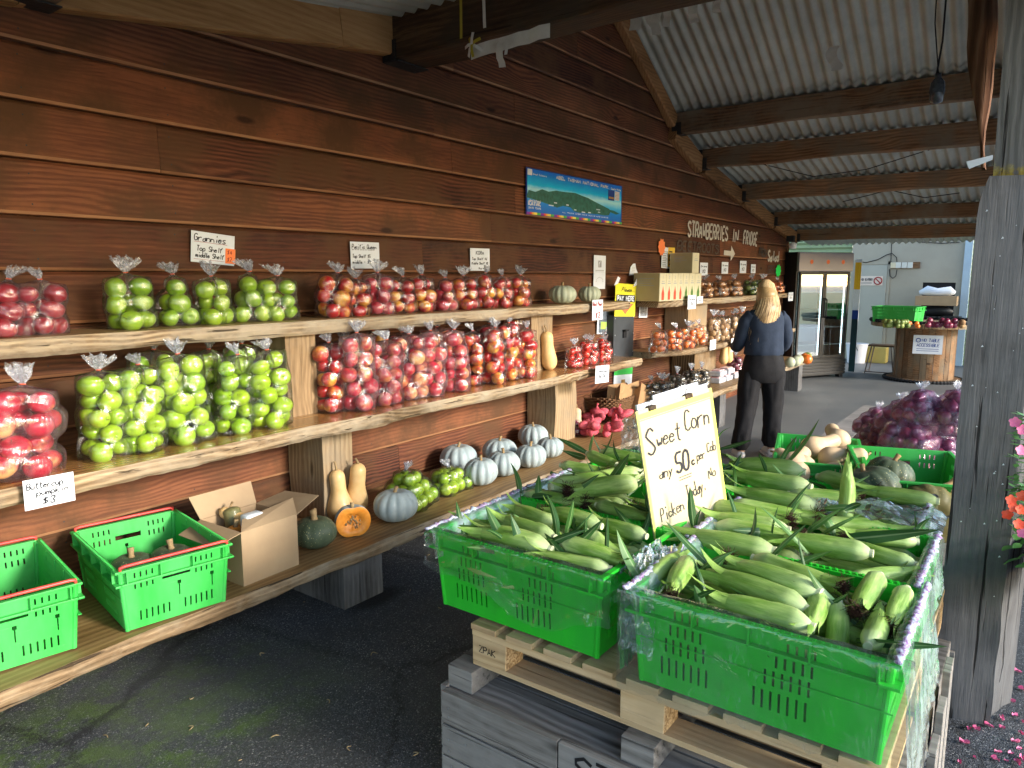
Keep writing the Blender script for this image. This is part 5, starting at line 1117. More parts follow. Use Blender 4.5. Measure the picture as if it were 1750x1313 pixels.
# two bale-arm crates on the bench: their ends (short sides) face the aisle
A, B_ = onz(217, 1083, BZ), onz(385, 1030, BZ); ang = math.atan2(B_.y - A.y, B_.x - A.x)
wv = (B_ - A).length; dr = Vector((math.cos(ang), math.sin(ang), 0)); dn = Vector((-dr.y, dr.x, 0)); LN = .555
c1 = A + dr * wv / 2 + dn * (LN / 2)
crate_build(LN, wv, .245, 'bale', M_crate2, 'green slotted plastic crate with red bars on the bench, beside the cardboard box', 'crate', 'green crates with red bars', (c1.x, c1.y, BZ + .008), ang + math.pi / 2, True)
A2 = onz(132, 1112, BZ); c2 = A2 - dr * wv / 2 + dn * (LN / 2 + .01)
crate_build(LN, wv, .245, 'bale', M_crate2, 'green slotted plastic crate with red bars, cut off by the left edge of the photo', 'crate', 'green crates with red bars', (c2.x, c2.y, BZ + .008), ang + math.pi / 2 + .0, True)
pumpkin('dark green pumpkin deep in the near green crate, left one', (c1.x - .05, c1.y + .06, BZ + .045), .10, .07, M_butc, 41, 10, .05, 'dark pumpkins in the green crate', st=1.2)
pumpkin('dark green pumpkin deep in the near green crate, right one', (c1.x + .08, c1.y - .02, BZ + .06), .10, .07, M_butc, 42, 10, .05, 'dark pumpkins in the green crate', st=1.2)
# ------------------------------------------------------------------ corn stand: bin, pallet, crates
t = thing('wooden_bin', 'weathered grey plank bin carrying the pallet of sweet corn crates', 'bin', (2.2, .8, 0))
b = MB(); rr = random.Random(2)
for k, (z0, z1) in enumerate([(.02, .105), (.112, .215), (.222, .33)]):
    for (ya, yb) in ((.15, 1.015), (1.02, 1.46)) if k == 2 else ((.15, 1.46),):
        b.cr = rr.random(); b.box((1.615, ya, z0), (1.64, yb, z1), bev=.002)
    b.cr = rr.random(); b.box((1.642, 1.465, z0), (2.85, 1.488, z1), bev=.002); b.cr = rr.random(); b.box((2.86, .15, z0), (2.88, 1.46, z1))
b.build('side_planks', M_bin, t, world=True)
b = MB()
for k in range(8): b.cr = rr.random(); b.box((1.645 + k * .15, .16, .305), (1.645 + k * .15 + .14, 1.462, .322))
b.build('lid_boards', M_bin, t, world=True)
b = MB()
for ya, yb in ((1.37, 1.47), (.74, .84), (.16, .26)): b.cr = rr.random(); b.box((1.66, ya, .324), (2.8, yb, .398), bev=.003)
b.build('runner', M_bin, t, world=True)
b = MB()
for k, x in enumerate((2.0, 2.13, 2.27, 2.42)):
    b.cr = rr.random(); M_ = Matrix.Translation((x, .138, 0)) @ Matrix.Rotation(rr.uniform(-.05, .05), 4, 'Y'); b.box((-.05, -.010, .0), (.05, .010, [.36, .40, .44, .50][k]), M=M_, bev=.002)
b.build('end_stakes', M_bin, t, world=True)
b = MB(); M_ = frame(Vector((1.6145, .955, .225)), (0, -1, 0), (0, 0, 1)); write(b, M_, 'ST', 0, .008, .082, .011, jit=.05, slant=0, width=.13, lift=.001); b.build('stencil', M_black, t, world=True)
b = MB()
for k, (z, y) in enumerate([(.28, 1.43), (.25, 1.43), (.17, 1.43), (.13, 1.43), (.27, .95), (.245, .87), (.26, .86), (.2, .6), (.18, 1.36), (.08, 1.42)]): b.lathe([(0, 0), (.004, 0)], 6, c=(0, 0, 0)); b.v[-12:] = [(1.6135, y + v[0], z + v[1]) for v in b.v[-12:]]
b.build('nail_head', M_galv, t, world=True)
t = thing('pallet', 'pale pine pallet stamped ZPAK under the green sweet corn crates', 'pallet', (2.2, .8, .4))
b = MB(); Y0, Y1 = .20, 1.405
for k in range(9): b.cr = rr.random(); y1 = Y1 - k * .1385; b.box((1.70 + (.0 if k == 0 else rr.uniform(.0, .004)), y1 - .098, .524), (2.9, y1, .543), bev=.0015)
b.build('deck_board', M_pallet, t, world=True)
b = MB()
for x in (1.705, 2.25, 2.79): b.cr = rr.random(); b.box((x, Y0, .502), (x + .1, Y1 - .001, .5235), bev=.0015); b.cr = rr.random(); b.box((x + .002, Y0, .400), (x + (.1 if x > 2 else .098), Y1 - .002, .4165), bev=.0015)
b.cr = .15; b.box((1.85, Y0, .4005), (2.2, Y1, .4155))
b.build('cross_board', M_pallet, t, world=True)
for y in (1.27, .735, .20):
    for x in (1.706, 2.252, 2.792):
        b = MB(); b.cr = rr.random(); b.box((x, y, .417), (x + .096, y + .133, .5015), mat=0, bev=.002); b.box((x + .004, y - .0015, .419), (x + .092, y + .001, .4995), mat=1); b.build('block', [M_pallet, M_chip], t, world=True)
b = MB(); M_ = frame(Vector((1.7055, 1.375, .452)), (0, -1, 0), (0, 0, 1)); write(b, M_, 'ZPAK', 0, 0, .022, .0032, jit=.05, slant=0, width=.068, lift=.001)
M_ = frame(Vector((1.7055, .30, .44)), (0, -1, 0), (0, 0, 1)); rect(b, M_, 0, 0, .045, .0015, .001); rect(b, M_, 0, .03, .045, .0315, .001); rect(b, M_, 0, 0, .0015, .03, .001); rect(b, M_, .0435, 0, .045, .03, .001); write(b, M_, 'EX', .008, .006, .018, .0025, lift=.001, width=.03); b.build('stamp', M_black, t, world=True)

CRZ = .552; CL, CW, CH = .598, .415, .258
CR = {'fr': (1.915, .512, 0), 'mr': (2.385, .535, .012), 'br': (2.835, .60, -.01), 'fl': (1.945, 1.255, -.012), 'ml': (2.42, 1.262, .008), 'bl': (2.885, 1.27, .0)}
CN = {'fr': 'front right', 'mr': 'middle right', 'br': 'back right', 'fl': 'front left', 'ml': 'middle left', 'bl': 'back left'}
for k, (cx, cy, dz_) in CR.items():
    crate_build(CL, CW, CH, 'corn', M_crate, 'green slotted plastic crate of sweet corn, %s of the six on the pallet' % CN[k], 'crate', 'green crates of sweet corn', (cx, cy, CRZ), math.pi / 2 + dz_)

def huskmat(name, c1, c2, c3):
    t = NT(name); v = t.obj(scale=(.5, 1, 1)); s = t.n('SeparateXYZ'); t.l(t.obj(), s.inputs[0])
    an = t.math('ARCTAN2', s.outputs[1], s.outputs[2]); o = t.orand(); lines = t.math('MULTIPLY_ADD', t.noise(t.xyz(t.math('MULTIPLY', an, 9), t.math('MULTIPLY', s.outputs[0], 7), t.math('MULTIPLY', o, 40)), 1.6, 4, .7), 4, -2); n = t.noise(t.vadd(t.obj(scale=(5, 26, 26)), t.xyz(o, o, o)), 2.0, 4, .6)
    c = t.mix(t.ramp(n, [(.36, 0), (.66, 1)]), c1, c2); c = t.mix(t.math('MULTIPLY_ADD', lines, .35, .15, clamp=True), c, tuple(x * .55 for x in c1))
    c = t.mix(t.ramp(s.outputs[0], [(.0, .75), (.05, .15), (.12, 0)]), c, c3); c = t.mix(t.math('MULTIPLY', o, .40), c, tuple(x * .62 for x in c1))
    sp = t.noise(t.vadd(t.obj(scale=(14, 60, 60)), t.xyz(o, 0, o)), 3, 5, .7); c = t.mix(t.ramp(sp, [(.66, 0), (.72, .8)]), c, (.07, .05, .02))
    return t.fin(c, .48, .4, t.bump(t.math('ADD', t.math('MULTIPLY', lines, .4), t.math('MULTIPLY', n, 3)), .3, .003), Coat_Weight=.1, Subsurface_Weight=.0)
M_husk = huskmat('corn_husk', (.17, .34, .040), (.42, .59, .16), (.64, .72, .42)); M_silk = simple('corn_silk', (.030, .014, .010), (.07, .025, .015), 90, .7, .3, .3); M_cut = simple('cut_stalk', (.62, .64, .42), (.5, .55, .3), 60, .6)
def leafmat():
    t = NT('corn_leaf'); s = t.n('SeparateXYZ'); a = t.attr(); lines = t.math('SINE', t.math('MULTIPLY', a, 60)); o = t.orand()
    c = t.mix(t.math('POWER', o, 1.6), (.020, .085, .018), (.10, .24, .05)); mid = t.ramp(t.math('ABSOLUTE', t.math('SUBTRACT', a, .5)), [(.03, 1), (.09, 0)])
    c = t.mix(t.math('MULTIPLY_ADD', lines, .15, .15), c, (.015, .06, .01)); c = t.mix(t.math('MULTIPLY', mid, .45), c, (.35, .45, .22))
    return t.fin(c, .45, .45, t.bump(lines, .2, .001))
M_leaf = leafmat()
EL = .25
def ear_meshes(seed):
    rr = random.Random(seed); b = MB(); n = 26; ns = 28; r0 = rr.uniform(.029, .033); bend = rr.uniform(-.012, .012); rows = []; ph = rr.uniform(0, 6); nl = 4
    for i in range(n + 1):
        t_ = i / n; x = EL * t_; r_ = r0 * (min(1, .42 + (t_ / .14) ** .75 * .58) if t_ < .14 else 1) * (1 if t_ < .45 else math.cos((t_ - .45) / .55 * 1.30) ** .8)
        row = []
        for k in range(ns):
            a = 2 * math.pi * k / ns; tw = a * nl + ph + t_ * 1.6; st = (tw / (2 * math.pi)) % 1; step = .15 * (st - .5) * min(1, t_ * 5)
            rr_ = max(.004, r_ * (1 + step + .03 * mnoise.noise((math.cos(a) * 2, math.sin(a) * 2, t_ * 5 + seed))))
            row.append(Vector((x, rr_ * math.cos(a) + bend * math.sin(math.pi * t_), rr_ * math.sin(a))))
        rows.append(row)
    b.grid(rows, close=True, flip=True)
    for q in range(5):     # loose husk tips peeling at the point
        a = ph + q * 1.35; d = Vector((0, math.cos(a), math.sin(a))); s_ = d.cross(Vector((1, 0, 0))); rws = []; ln = rr.uniform(.05, .12); out = rr.uniform(.004, .045)
        for i in range(6):
            u = i / 5; c = Vector((EL * .80 + ln * u, bend * .4, 0)) + d * (r0 * .72 * (1 - .35 * u) + out * u * u); w_ = .014 * (1 - u) ** .7 + .0008; rws.append([c - s_ * w_ - d * .003 * (1 - u), c + d * .001, c + s_ * w_ - d * .003 * (1 - u)])
        b.grid(rws)
    h = b.build('husk', M_husk, None, smooth=True)
    s = MB()
    for q in range(170):
        p = Vector((EL * .95, rr.gauss(0, .009), rr.gauss(0, .009))); d = Vector((1, rr.gauss(0, .5), rr.gauss(-.1, .5))).normalized(); pts = [p]
        for _ in range(5): d = (d + Vector((rr.gauss(0, .35), rr.gauss(0, .35), rr.gauss(-.12, .3)))).normalized(); p = p + d * rr.uniform(.004, .010); pts.append(p)
        s.tube(pts, .0007, 3, cap=False)
    si = s.build('silk', M_silk, None)
    c = MB(); c.tube([(-.010, 0, 0), (.004, 0, 0)], [.0125, .0125], 12); co = c.build('stalk_end', M_cut, None)
    for o in (h, si, co): COL.objects.unlink(o)
    return h.data, si.data, co.data
EARS = [ear_meshes(s) for s in range(6)]
def leaf_mesh(parent, p0, p1, wd, sag=.02, fold=.4, nm='leaf', root=None):
    p0, p1 = Vector(p0), Vector(p1); d = p1 - p0; L = d.length; side = d.cross(Vector((0, 0, 1))); 
    vw = (p0 - CAM).normalized()
    side = d.normalized().cross(vw); side = (side + d.normalized().cross(Vector((R.uniform(-1, 1), R.uniform(-1, 1), R.uniform(-.5, .5)))) * .7).normalized(); up = side.cross(d.normalized()).normalized(); b = MB(); rows = []; n = 14; tw = R.uniform(-.5, .5)
    for i in range(n + 1):
        t_ = i / n; w_ = wd * (min(1, .55 + t_ * 1.6) if t_ < .3 else 1) * (1 - max(0, (t_ - .3) / .7) ** 2.2) + .0006; c = p0 + d * t_ + up * sag * math.sin(math.pi * t_)
        a = tw * t_; s_ = side * math.cos(a) + up * math.sin(a); u_ = up * math.cos(a) - side * math.sin(a)
        rows.append([c + s_ * w_ * q / 2 + u_ * (abs(q) * w_ * fold * .5) for q in (-1, -.5, 0, .5, 1)])
    n0 = len(b.v); b.grid(rows); b.r = [((k % 5) / 4) for k in range(len(b.v))]
    return b
def ear(lab, p0, p1, seed, silk=None, grp=None, roll=None):
    """butt at p0, tip at p1"""
    p0, p1 = Vector(p0), Vector(p1); d = p1 - p0; rr = random.Random(seed); L = d.length; mid = (p0 + p1) / 2; s_ = min(1.2, max(.86, L / EL)); d.normalize()
    t = thing('sweet_corn', lab, 'corn cob', mid - d * EL * s_ / 2, 0, grp or 'sweet corn cobs in the green crates'); q = d.to_track_quat('X', 'Z'); e = q.to_euler(); t.rotation_euler = e; t.scale = (s_,) * 3
    hm, sm, cm = EARS[seed % 6]; ro = rr.uniform(0, 6.28) if roll is None else roll
    for nm, me in (('husk', hm), ('silk', sm), ('stalk_end', cm)):
        if nm == 'silk' and not (silk if silk is not None else rr.random() < .55): continue
        o = bpy.data.objects.new(nm, me); COL.objects.link(o); o.parent = t; o.rotation_euler = (ro, 0, 0)
    return t
def inch(k, u, v, z):      # u along Y (0 right .. 1 left), v along X (0 near .. 1 far)
    cx, cy, dz_ = CR[k]; return Vector((cx + (v - .5) * CW, cy + (u - .5) * CL, z))
ne = 0
for k in CR:
    rr = random.Random(k)
    rr = random.Random(sum(map(ord, k)))
    for (zz, rowsn) in ((.645, 5), (.70, 5), (.742, 6)):
        for i in range(rowsn):
            v = (i + .5) / rowsn
            for hf in (0, 1):
                ne += 1; u0 = hf * .5 + .04 + rr.uniform(-.02, .02); u1 = u0 + .42
                a, c = inch(k, u0, v + rr.uniform(-.05, .05), zz + rr.uniform(-.01, .012)), inch(k, u1, v + rr.uniform(-.05, .05), zz + rr.uniform(-.01, .012))
                if zz < .7 and k not in ('fr',) : continue
                ear('green sweet corn cob lying beneath the top layer in the %s crate' % CN[k], a, c, ne, rr.random() < .4, 'corn cobs under the top layer, %s crate' % CN[k])
# the cobs on top: pixel of the cut end, pixel of the tip, heights, silk, words
TOP = [
 ('fr', (1380, 1051), (1205, 985), .800, .800, 0, 'pale cob lying along the front row of the front right crate'), ('fr', (1397, 1020), (1240, 968), .822, .818, 1, 'fat pale cob in front centre with dark silk behind it'), ('fr', (1385, 1080), (1212, 1030), .792, .792, 0, 'pale cob lying right against the front rim'),
 ('fr', (1290, 962), (1440, 1010), .812, .806, 1, 'cob ending in a big tuft of dark brown silk'), ('fr', (1320, 948), (1165, 918), .812, .806, 0, 'cob along the back edge of the front right crate'), ('fr', (1502, 992), (1466, 1055), .82, .80, 1, 'blunt rounded cob pointing at the viewer, right side'), ('fr', (1545, 1022), (1520, 1075), .81, .79, 1, 'rounded blue green cob in the right front corner'),
 ('fr', (1486, 1102), (1500, 1058), .79, .79, 1, 'small cob end with dark silk near the front rim'), ('fr', (1400, 1032), (1385, 1078), .795, .785, 0, 'blunt cob standing between the front rows'), ('fr', (1432, 1040), (1428, 1080), .79, .785, 0, 'narrow cob behind the front rim'), ('fr', (1108, 1000), (1163, 955), .79, .80, 0, 'cob at the left end beside the plastic film'), ('fr', (1178, 968), (1146, 1022), .81, .79, 1, 'drooping cob with dark silk at the left corner'),
 ('fr', (1450, 1000), (1560, 985), .78, .78, 0, 'cob lying at the back right under the film'),
 ('mr', (1345, 912), (1205, 888), .81, .81, 0, 'cob at the left front of the middle right crate'), ('mr', (1486, 952), (1340, 925), .825, .82, 0, 'fat pale cob across the front of the middle right crate'), ('mr', (1563, 932), (1440, 920), .81, .81, 0, 'cob under the long dark leaf'), ('mr', (1543, 965), (1455, 935), .80, .81, 1, 'cob at the right front, partly under the film'),
 ('mr', (1215, 872), (1350, 900), .82, .815, 1, 'cob with ragged pale husk tip at the left'), ('mr', (1225, 905), (1370, 930), .80, .80, 1, 'cob leaning beneath the ragged one'), ('mr', (1400, 905), (1540, 915), .79, .79, 0, 'cob in the middle back under leaves'),
 ('br', (1395, 870), (1255, 845), .83, .825, 0, 'pale cob across the front of the back right crate'), ('br', (1383, 838), (1255, 815), .84, .835, 0, 'pale cob with a white cut stalk in the back right crate'), ('br', (1250, 868), (1400, 892), .82, .81, 1, 'long dark green cob next to the blue film'), ('br', (1378, 812), (1240, 797), .83, .825, 0, 'cob at the far left of the back right crate'),
 ('br', (1600, 862), (1475, 842), .83, .83, 0, 'yellow green cob beside the big brown pumpkin'), ('br', (1441, 893), (1441, 848), .84, .88, 0, 'blunt cob standing upright in the middle of the crates'), ('br', (1350, 850), (1470, 858), .81, .81, 1, 'cob behind the upright one'), ('br', (1400, 820), (1500, 850), .81, .81, 1, 'cob along the back right rim'),
 ('fl', (945, 948), (797, 914), .80, .80, 0, 'pale green cob along the front left rim'), ('fl', (948, 902), (877, 872), .815, .815, 0, 'cob at the back left of the front left crate'), ('fl', (945, 925), (850, 893), .81, .81, 0, 'cob lying behind the front left rim'), ('fl', (1025, 905), (930, 880), .812, .812, 1, 'cob in the back centre of the front left crate'), ('fl', (912, 934), (955, 952), .805, .80, 0, 'short rounded pale cob near the middle'),
 ('fl', (962, 935), (1068, 968), .812, .805, 1, 'large cob with pencil thin cracks, right of centre'), ('fl', (1040, 980), (908, 952), .79, .79, 0, 'cob pressed against the front rim'), ('fl', (1003, 915), (1060, 930), .80, .80, 0, 'short dark cob in the back right'), ('fl', (1095, 920), (1020, 897), .80, .80, 1, 'cob beside the foot of the sign'), ('fl', (860, 915), (800, 895), .78, .78, 1, 'cob in the left corner with dark leaves'),
 ('ml', (940, 838), (1060, 822), .835, .835, 0, 'cob at the back of the middle left crate'), ('ml', (1097, 830), (960, 850), .84, .835, 1, 'large dark green cob in front of the sign'), ('ml', (1100, 812), (970, 825), .85, .845, 0, 'pale cob lying over the middle left crate'), ('ml', (1025, 870), (1105, 890), .81, .81, 0, 'cob at the right front beside the sign'), ('ml', (900, 850), (1000, 868), .80, .80, 1, 'dark cob along the left of the middle crate'),
 ('bl', (1005, 780), (1062, 800), .84, .835, 1, 'cob at the left of the back left crate'), ('bl', (1055, 800), (1097, 812), .84, .835, 0, 'cob touching the left edge of the sign'), ('bl', (960, 800), (1040, 812), .82, .82, 1, 'dark cob under the leafy tuft'), ('bl', (1040, 778), (1090, 785), .83, .83, 0, 'cob beside the pale blue plastic')]
for i, (k, a, c, z0, z1, sk, wds) in enumerate(TOP):
    A, C_ = onz(*a, z0), onz(*c, z1)
    if (C_ - A).length < .13:        # end-on cobs sink into the pile instead of shrinking
        d = (C_ - A); d = Vector((d.x, d.y, 0)).normalized(); C_ = A + Vector((d.x * .20, d.y * .20, -.10)) if A.z >= C_.z - .02 else A + Vector((0, .02, .15))
    if 'standing upright' in wds: A = onz(1441, 893, .80); C_ = A + Vector((.05, .01, .16))
    up2 = Vector((0, 0, .012)); ear(wds, A + up2, C_ + up2, i * 7 + 3, bool(sk))
# loose leaves: base pixel, base height, tip pixel, width
LV = [((1106, 990), .80, (1054, 905), .034), ((872, 938), .80, (829, 863), .034), ((900, 945), .80, (873, 880), .030), ((793, 902), .80, (780, 857), .020), ((952, 912), .82, (934, 845), .024), ((968, 905), .82, (980, 855), .022), ((888, 838), .83, (872, 790), .030), ((920, 850), .82, (921, 812), .026), ((1035, 824), .84, (1076, 775), .034),
      ((1005, 768), .84, (952, 748), .028), ((1008, 770), .84, (1016, 740), .016), ((1030, 772), .84, (1012, 745), .014), ((1025, 778), .84, (1048, 735), .008), ((1335, 792), .86, (1400, 716), .026), ((1330, 792), .86, (1362, 745), .02), ((1412, 915), .83, (1608, 905), .040), ((1310, 950), .82, (1378, 896), .014), ((1380, 900), .83, (1436, 870), .018), ((1318, 915), .82, (1330, 865), .008),
      ((1380, 978), .83, (1363, 915), .008), ((1342, 888), .83, (1375, 842), .010), ((1565, 920), .83, (1590, 885), .022), ((1568, 915), .83, (1562, 872), .014), ((1475, 1040), .82, (1538, 1080), .026), ((1246, 862), .84, (1219, 832), .024), ((1255, 832), .85, (1254, 796), .018), ((1220, 962), .83, (1137, 890), .024), ((1186, 893), .84, (1179, 832), .026), ((1188, 893), .84, (1198, 870), .014), ((1118, 868), .83, (1075, 860), .02),
      ((1205, 1000), .82, (1186, 958), .012), ((1212, 975), .82, (1240, 952), .02), ((1345, 965), .815, (1422, 942), .018), ((1285, 925), .815, (1245, 938), .02), ((1444, 862), .90, (1472, 862), .02), ((1410, 860), .88, (1470, 864), .022), ((925, 925), .82, (1003, 905), .026), ((880, 905), .80, (800, 905), .026), ((905, 928), .81, (945, 922), .024), ((1070, 892), .82, (1040, 885), .008), ((905, 842), .83, (945, 848), .03), ((940, 800), .85, (985, 835), .024),
      ((1000, 775), .84, (960, 770), .03), ((1400, 832), .84, (1500, 838), .02), ((1310, 800), .86, (1296, 775), .018), ((1395, 830), .84, (1330, 815), .02), ((1230, 760), .9, (1285, 752), .018), ((1225, 750), .9, (1250, 730), .018), ((1200, 1035), .81, (1186, 1000), .03), ((795, 900), .79, (742, 905), .024), ((790, 905), .79, (792, 935), .012), ((1565, 850), .84, (1470, 852), .03), ((1462, 866), .83, (1530, 850), .022)]
rl = random.Random(77)
for k, cnt in (('fl', 18), ('ml', 18), ('bl', 16), ('fr', 9), ('mr', 10), ('br', 10)):
    for _ in range(cnt):
        u, v = rl.uniform(.06, .94), rl.uniform(.1, .9); p = inch(k, u, v, .80 + .03 * (k[0] != 'f')); a = rl.uniform(0, 6.28); L = rl.uniform(.08, .19); el = rl.uniform(-.05, .75)
        d = Vector((math.cos(a) * math.cos(el), math.sin(a) * math.cos(el), math.sin(el))) * L; LV.append(((p + Vector((0, 0, 0))), None, p + d, rl.uniform(.012, .03)))
for i, (a, z, c, wd) in enumerate(LV):
    A = a if z is None else onz(*a, z); C_ = c if z is None else onx(*c, A.x + R.uniform(-.02, .03)); b = leaf_mesh(None, A - Vector((0, 0, .02)), C_, wd, R.uniform(-.03, .035) if z is None else R.uniform(-.012, .02))
    kn = min(CR, key=lambda q: (CR[q][0] - A.x) ** 2 + (CR[q][1] - A.y) ** 2); t = thing('corn_leaf', 'striped green corn leaf sticking out of the %s crate of cobs' % CN[kn], 'leaf', A, 0, 'loose corn leaves in the %s crate' % CN[kn]); b.build('blade', M_leaf, t, smooth=True, world=True)

# crate liners
M_lin = film('liner_film', (.97, 1, 1), .07, .22, 3.5, hazecol=(.78, .92, 1), rough=.10, streak=(1, 1, 1), bstr=1.4)
M_linb = film('bluish_liner', (.93, .98, 1), .50, .35, 3.0, hazecol=(.78, .92, 1), rough=.18, bstr=.8)
def purple():
    t = NT('printed_hem'); v = t.obj(); n = t.noise(v, 22, 5, .7, 1.5); c = t.ramp(n, [(.40, (.55, .72, .80)), (.50, (.55, .55, .70)), (.56, (.30, .14, .38)), (.62, (.50, .42, .60)), (.70, (.66, .76, .84))]); return t.fin(c, .25, .5, t.bump(n, .8, .01), Alpha=.85)
M_purp = purple()
def liner(k, sides, seed, drop, mt, hem=None, spread=.02, lab=''):
    cx, cy, dz_ = CR[k]; hx, hy = CW / 2 + .034, CL / 2 + .034; zt = CRZ + CH + .010; t = thing('crate_liner', lab, 'plastic liner', (cx, cy, CRZ), 0, 'clear plastic liners hanging over the crates')
    per = {'F': [(-1, 1), (-1, -1)], 'R': [(-1, -1), (1, -1)], 'B': [(1, -1), (1, 1)], 'L': [(1, 1), (-1, 1)]}
    for s_ in sides:
        (ax, ay), (bx_, by_) = per[s_]; n = 60; rows = []; nx, ny = {'F': (-1, 0), 'R': (0, -1), 'B': (1, 0), 'L': (0, 1)}[s_]; hemrow = []
        for i in range(n + 1):
            u = -.03 + 1.06 * i / n; x, y = cx + hx * (ax + (bx_ - ax) * u), cy + hy * (ay + (by_ - ay) * u); row = []
            dr_ = drop(s_, u) * (1 + .10 * mnoise.noise((u * 6, seed, 0)) + .05 * mnoise.noise((u * 19, seed, 4)))
            e = lambda q, f_=5: mnoise.noise((x * f_ + seed, y * f_, q))
            for q, (off, z) in enumerate([(-.045, zt - .09), (-.040, zt - .04), (-.034, zt - .003), (-.02, zt + .006), (-.002, zt + .004), (.006, zt - .01)] + [(None, j / 9) for j in range(1, 10)]):
                if off is None: z_ = zt - .01 - dr_ * z; o_ = .006 + (spread - .024) * z * (1 + .5 * e(z * 2, 4)) + .012 * e(z * 3, 9) * z + .013 * max(0, 1 - abs(((u * 7 + z * (1.3 + seed * .17) + seed * .37) % 1) - .5) * 7) * z + .003 * abs(e(z * 5, 22)); o_ = max(o_, .003 - .032 * z)
                else: z_ = z + .004 * e(q, 14); o_ = off + .005 * e(q, 18)
                row.append(Vector((x + nx * o_, y + ny * o_, z_)))
            rows.append(row); hemrow.append(Vector((x - nx * .008 + .006 * e(9, 20), y - ny * .008, zt + .008 + .006 * e(3, 25))))
        b = MB(); b.grid(rows); b.build('film', mt, t, smooth=True, world=True)
        if hem and s_ in hem:
            h = MB(); h.tube([p + Vector((.008 * mnoise.noise((i * .8, seed, 5)), .008 * mnoise.noise((i * .8, seed, 7)), .008 * mnoise.noise((i * .9, seed, 9)))) for i, p in enumerate(hemrow)], [max(.003, .009 + .010 * mnoise.noise((i * .55, seed, 1))) for i in range(n + 1)], 7, flat=.5); h.build('printed_hem', M_purp, t, smooth=True, world=True)
liner('fr', 'R', 1, lambda s_, u: .30 + .06 * math.sin(u * 5), M_linb, 'R', .05, 'clear bluish liner hanging down the right end of the front right crate')
liner('fr', 'F', 2, lambda s_, u: .285 - .03 * u, M_lin, '', .012, 'thin clear liner film pulled down over the front face of the front right crate')
liner('mr', 'R', 3, lambda s_, u: .17 + .05 * math.sin(u * 7), M_linb, 'R', .03, 'clear liner with purple hem on the right end of the middle right crate')
liner('br', 'R', 4, lambda s_, u: .12 + .04 * math.sin(u * 7), M_linb, 'R', .03, 'puffed clear liner at the post end of the back right crate')
liner('fl', 'F', 5, lambda s_, u: .13 + .08 * math.exp(-((u - .62) / .25) ** 2), M_lin, '', .012, 'thin clear liner draped half way down the front left crate')
liner('fl', 'L', 6, lambda s_, u: .05, M_linb, 'L', .01, 'crumpled liner edge with purple print along the left rim of the front left crate')
liner('ml', 'L', 7, lambda s_, u: .07, M_linb, 'L', .01, 'crumpled liner edge along the left rim of the middle left crate')
liner('mr', 'L', 8, lambda s_, u: .05, M_linb, 'L', .01, 'crumpled liner between the sign foot and the middle right crate')
liner('fr', 'L', 9, lambda s_, u: .22, M_linb, 'L', .02, 'bunched glossy liner between the two front crates')
def crumple(nm, lab, c, sx, sy, sz, seed, mt):
    t = thing(nm, lab, 'plastic film', c); b = MB(); rows = []
    for i in range(19):
        row = []
        for j in range(19):
            u, v = i / 18 - .5, j / 18 - .5; e = mnoise.noise((u * 4, v * 4, seed)) + .7 * abs(mnoise.noise((u * 9, v * 9, seed + 5))); row.append(Vector((u * 2 * sx, v * 2 * sy, e * sz + sz * .3 - (u * u + v * v) * sz * 1.4)))
        rows.append(row)
    b.grid(rows); b.build('film', mt, t, smooth=False); return t
p = onz(1520, 878, .84); crumple('plastic_film', 'pale blue film stretched over the cobs at the right of the middle crate', (p.x, p.y, .845), .11, .17, .03, 3, M_linb)
p = onz(1400, 858, .84); crumple('plastic_film', 'small blue film fold between cobs near the upright one', (p.x, p.y, .83), .06, .09, .03, 6, M_linb)
p = onz(1082, 770, .85); q = crumple('plastic_film', 'crumpled pale blue plastic standing left of the corn sign', (p.x, p.y, .90), .11, .06, .06, 9, M_linb); q.rotation_euler = (rad(15), rad(70), .4)
p = onz(1110, 955, .82); crumple('plastic_film', 'glossy bunched film where the two front crates meet', (p.x + .02, p.y, .81), .12, .05, .05, 12, M_linb)
p = onx(1085, 1065, 1.66); q = crumple('plastic_film', 'clear bag corner hanging in the gap between the two front crates', (p.x + .02, p.y, p.z), .10, .045, .03, 15, M_linb); q.rotation_euler = (0, rad(86), 0)

# the corn sign
BL = Vector((2.161, .981, .751)); Ms = frame(BL, (.919, -.367, .147), (-.103, .138, .985)); W_, H_ = .354, .468
t = thing('corn_sign', 'cream handwritten sign reading Sweet Corn any 50c per Cob, standing among the cobs', 'sign', BL)
b = MB(); b.box((0, 0, -.004), (W_, H_, 0), M=Ms, bev=.0008); b.build('board', M_cream, t, world=True)
b = MB()
def edge(b, x0, y0, x1, y1):
    n = 14; rows = []
    for i in range(n + 1):
        u = i / n; e = .002 * mnoise.noise((u * 5, x0, y1)); rows.append([Ms @ Vector((x0 + (x1 - x0) * u, y0 + (0 if x1 - x0 > .1 else (y1 - y0) * u), .0012)), Ms @ Vector(((x0 + (x1 - x0) * u) if x1 - x0 > .1 else x1 + e, (y1 + e) if x1 - x0 > .1 else y0 + (y1 - y0) * u, .0012))])
        if x1 - x0 <= .1: rows[-1][0] = Ms @ Vector((x0, y0 + (y1 - y0) * u, .0012))
    b.grid(rows, flip=False)
rect(b, Ms, .001, .001, .011, H_ - .001, .0014); rect(b, Ms, W_ - .012, .001, W_ - .001, H_ - .001, .0014); rect(b, Ms, .011, H_ - .030, W_ - .012, H_ - .012, .0014); rect(b, Ms, .011, H_ - .036, W_ - .012, H_ - .033, .0014)
b.build('yellow_border', M_yel, t, world=True)
b = MB()
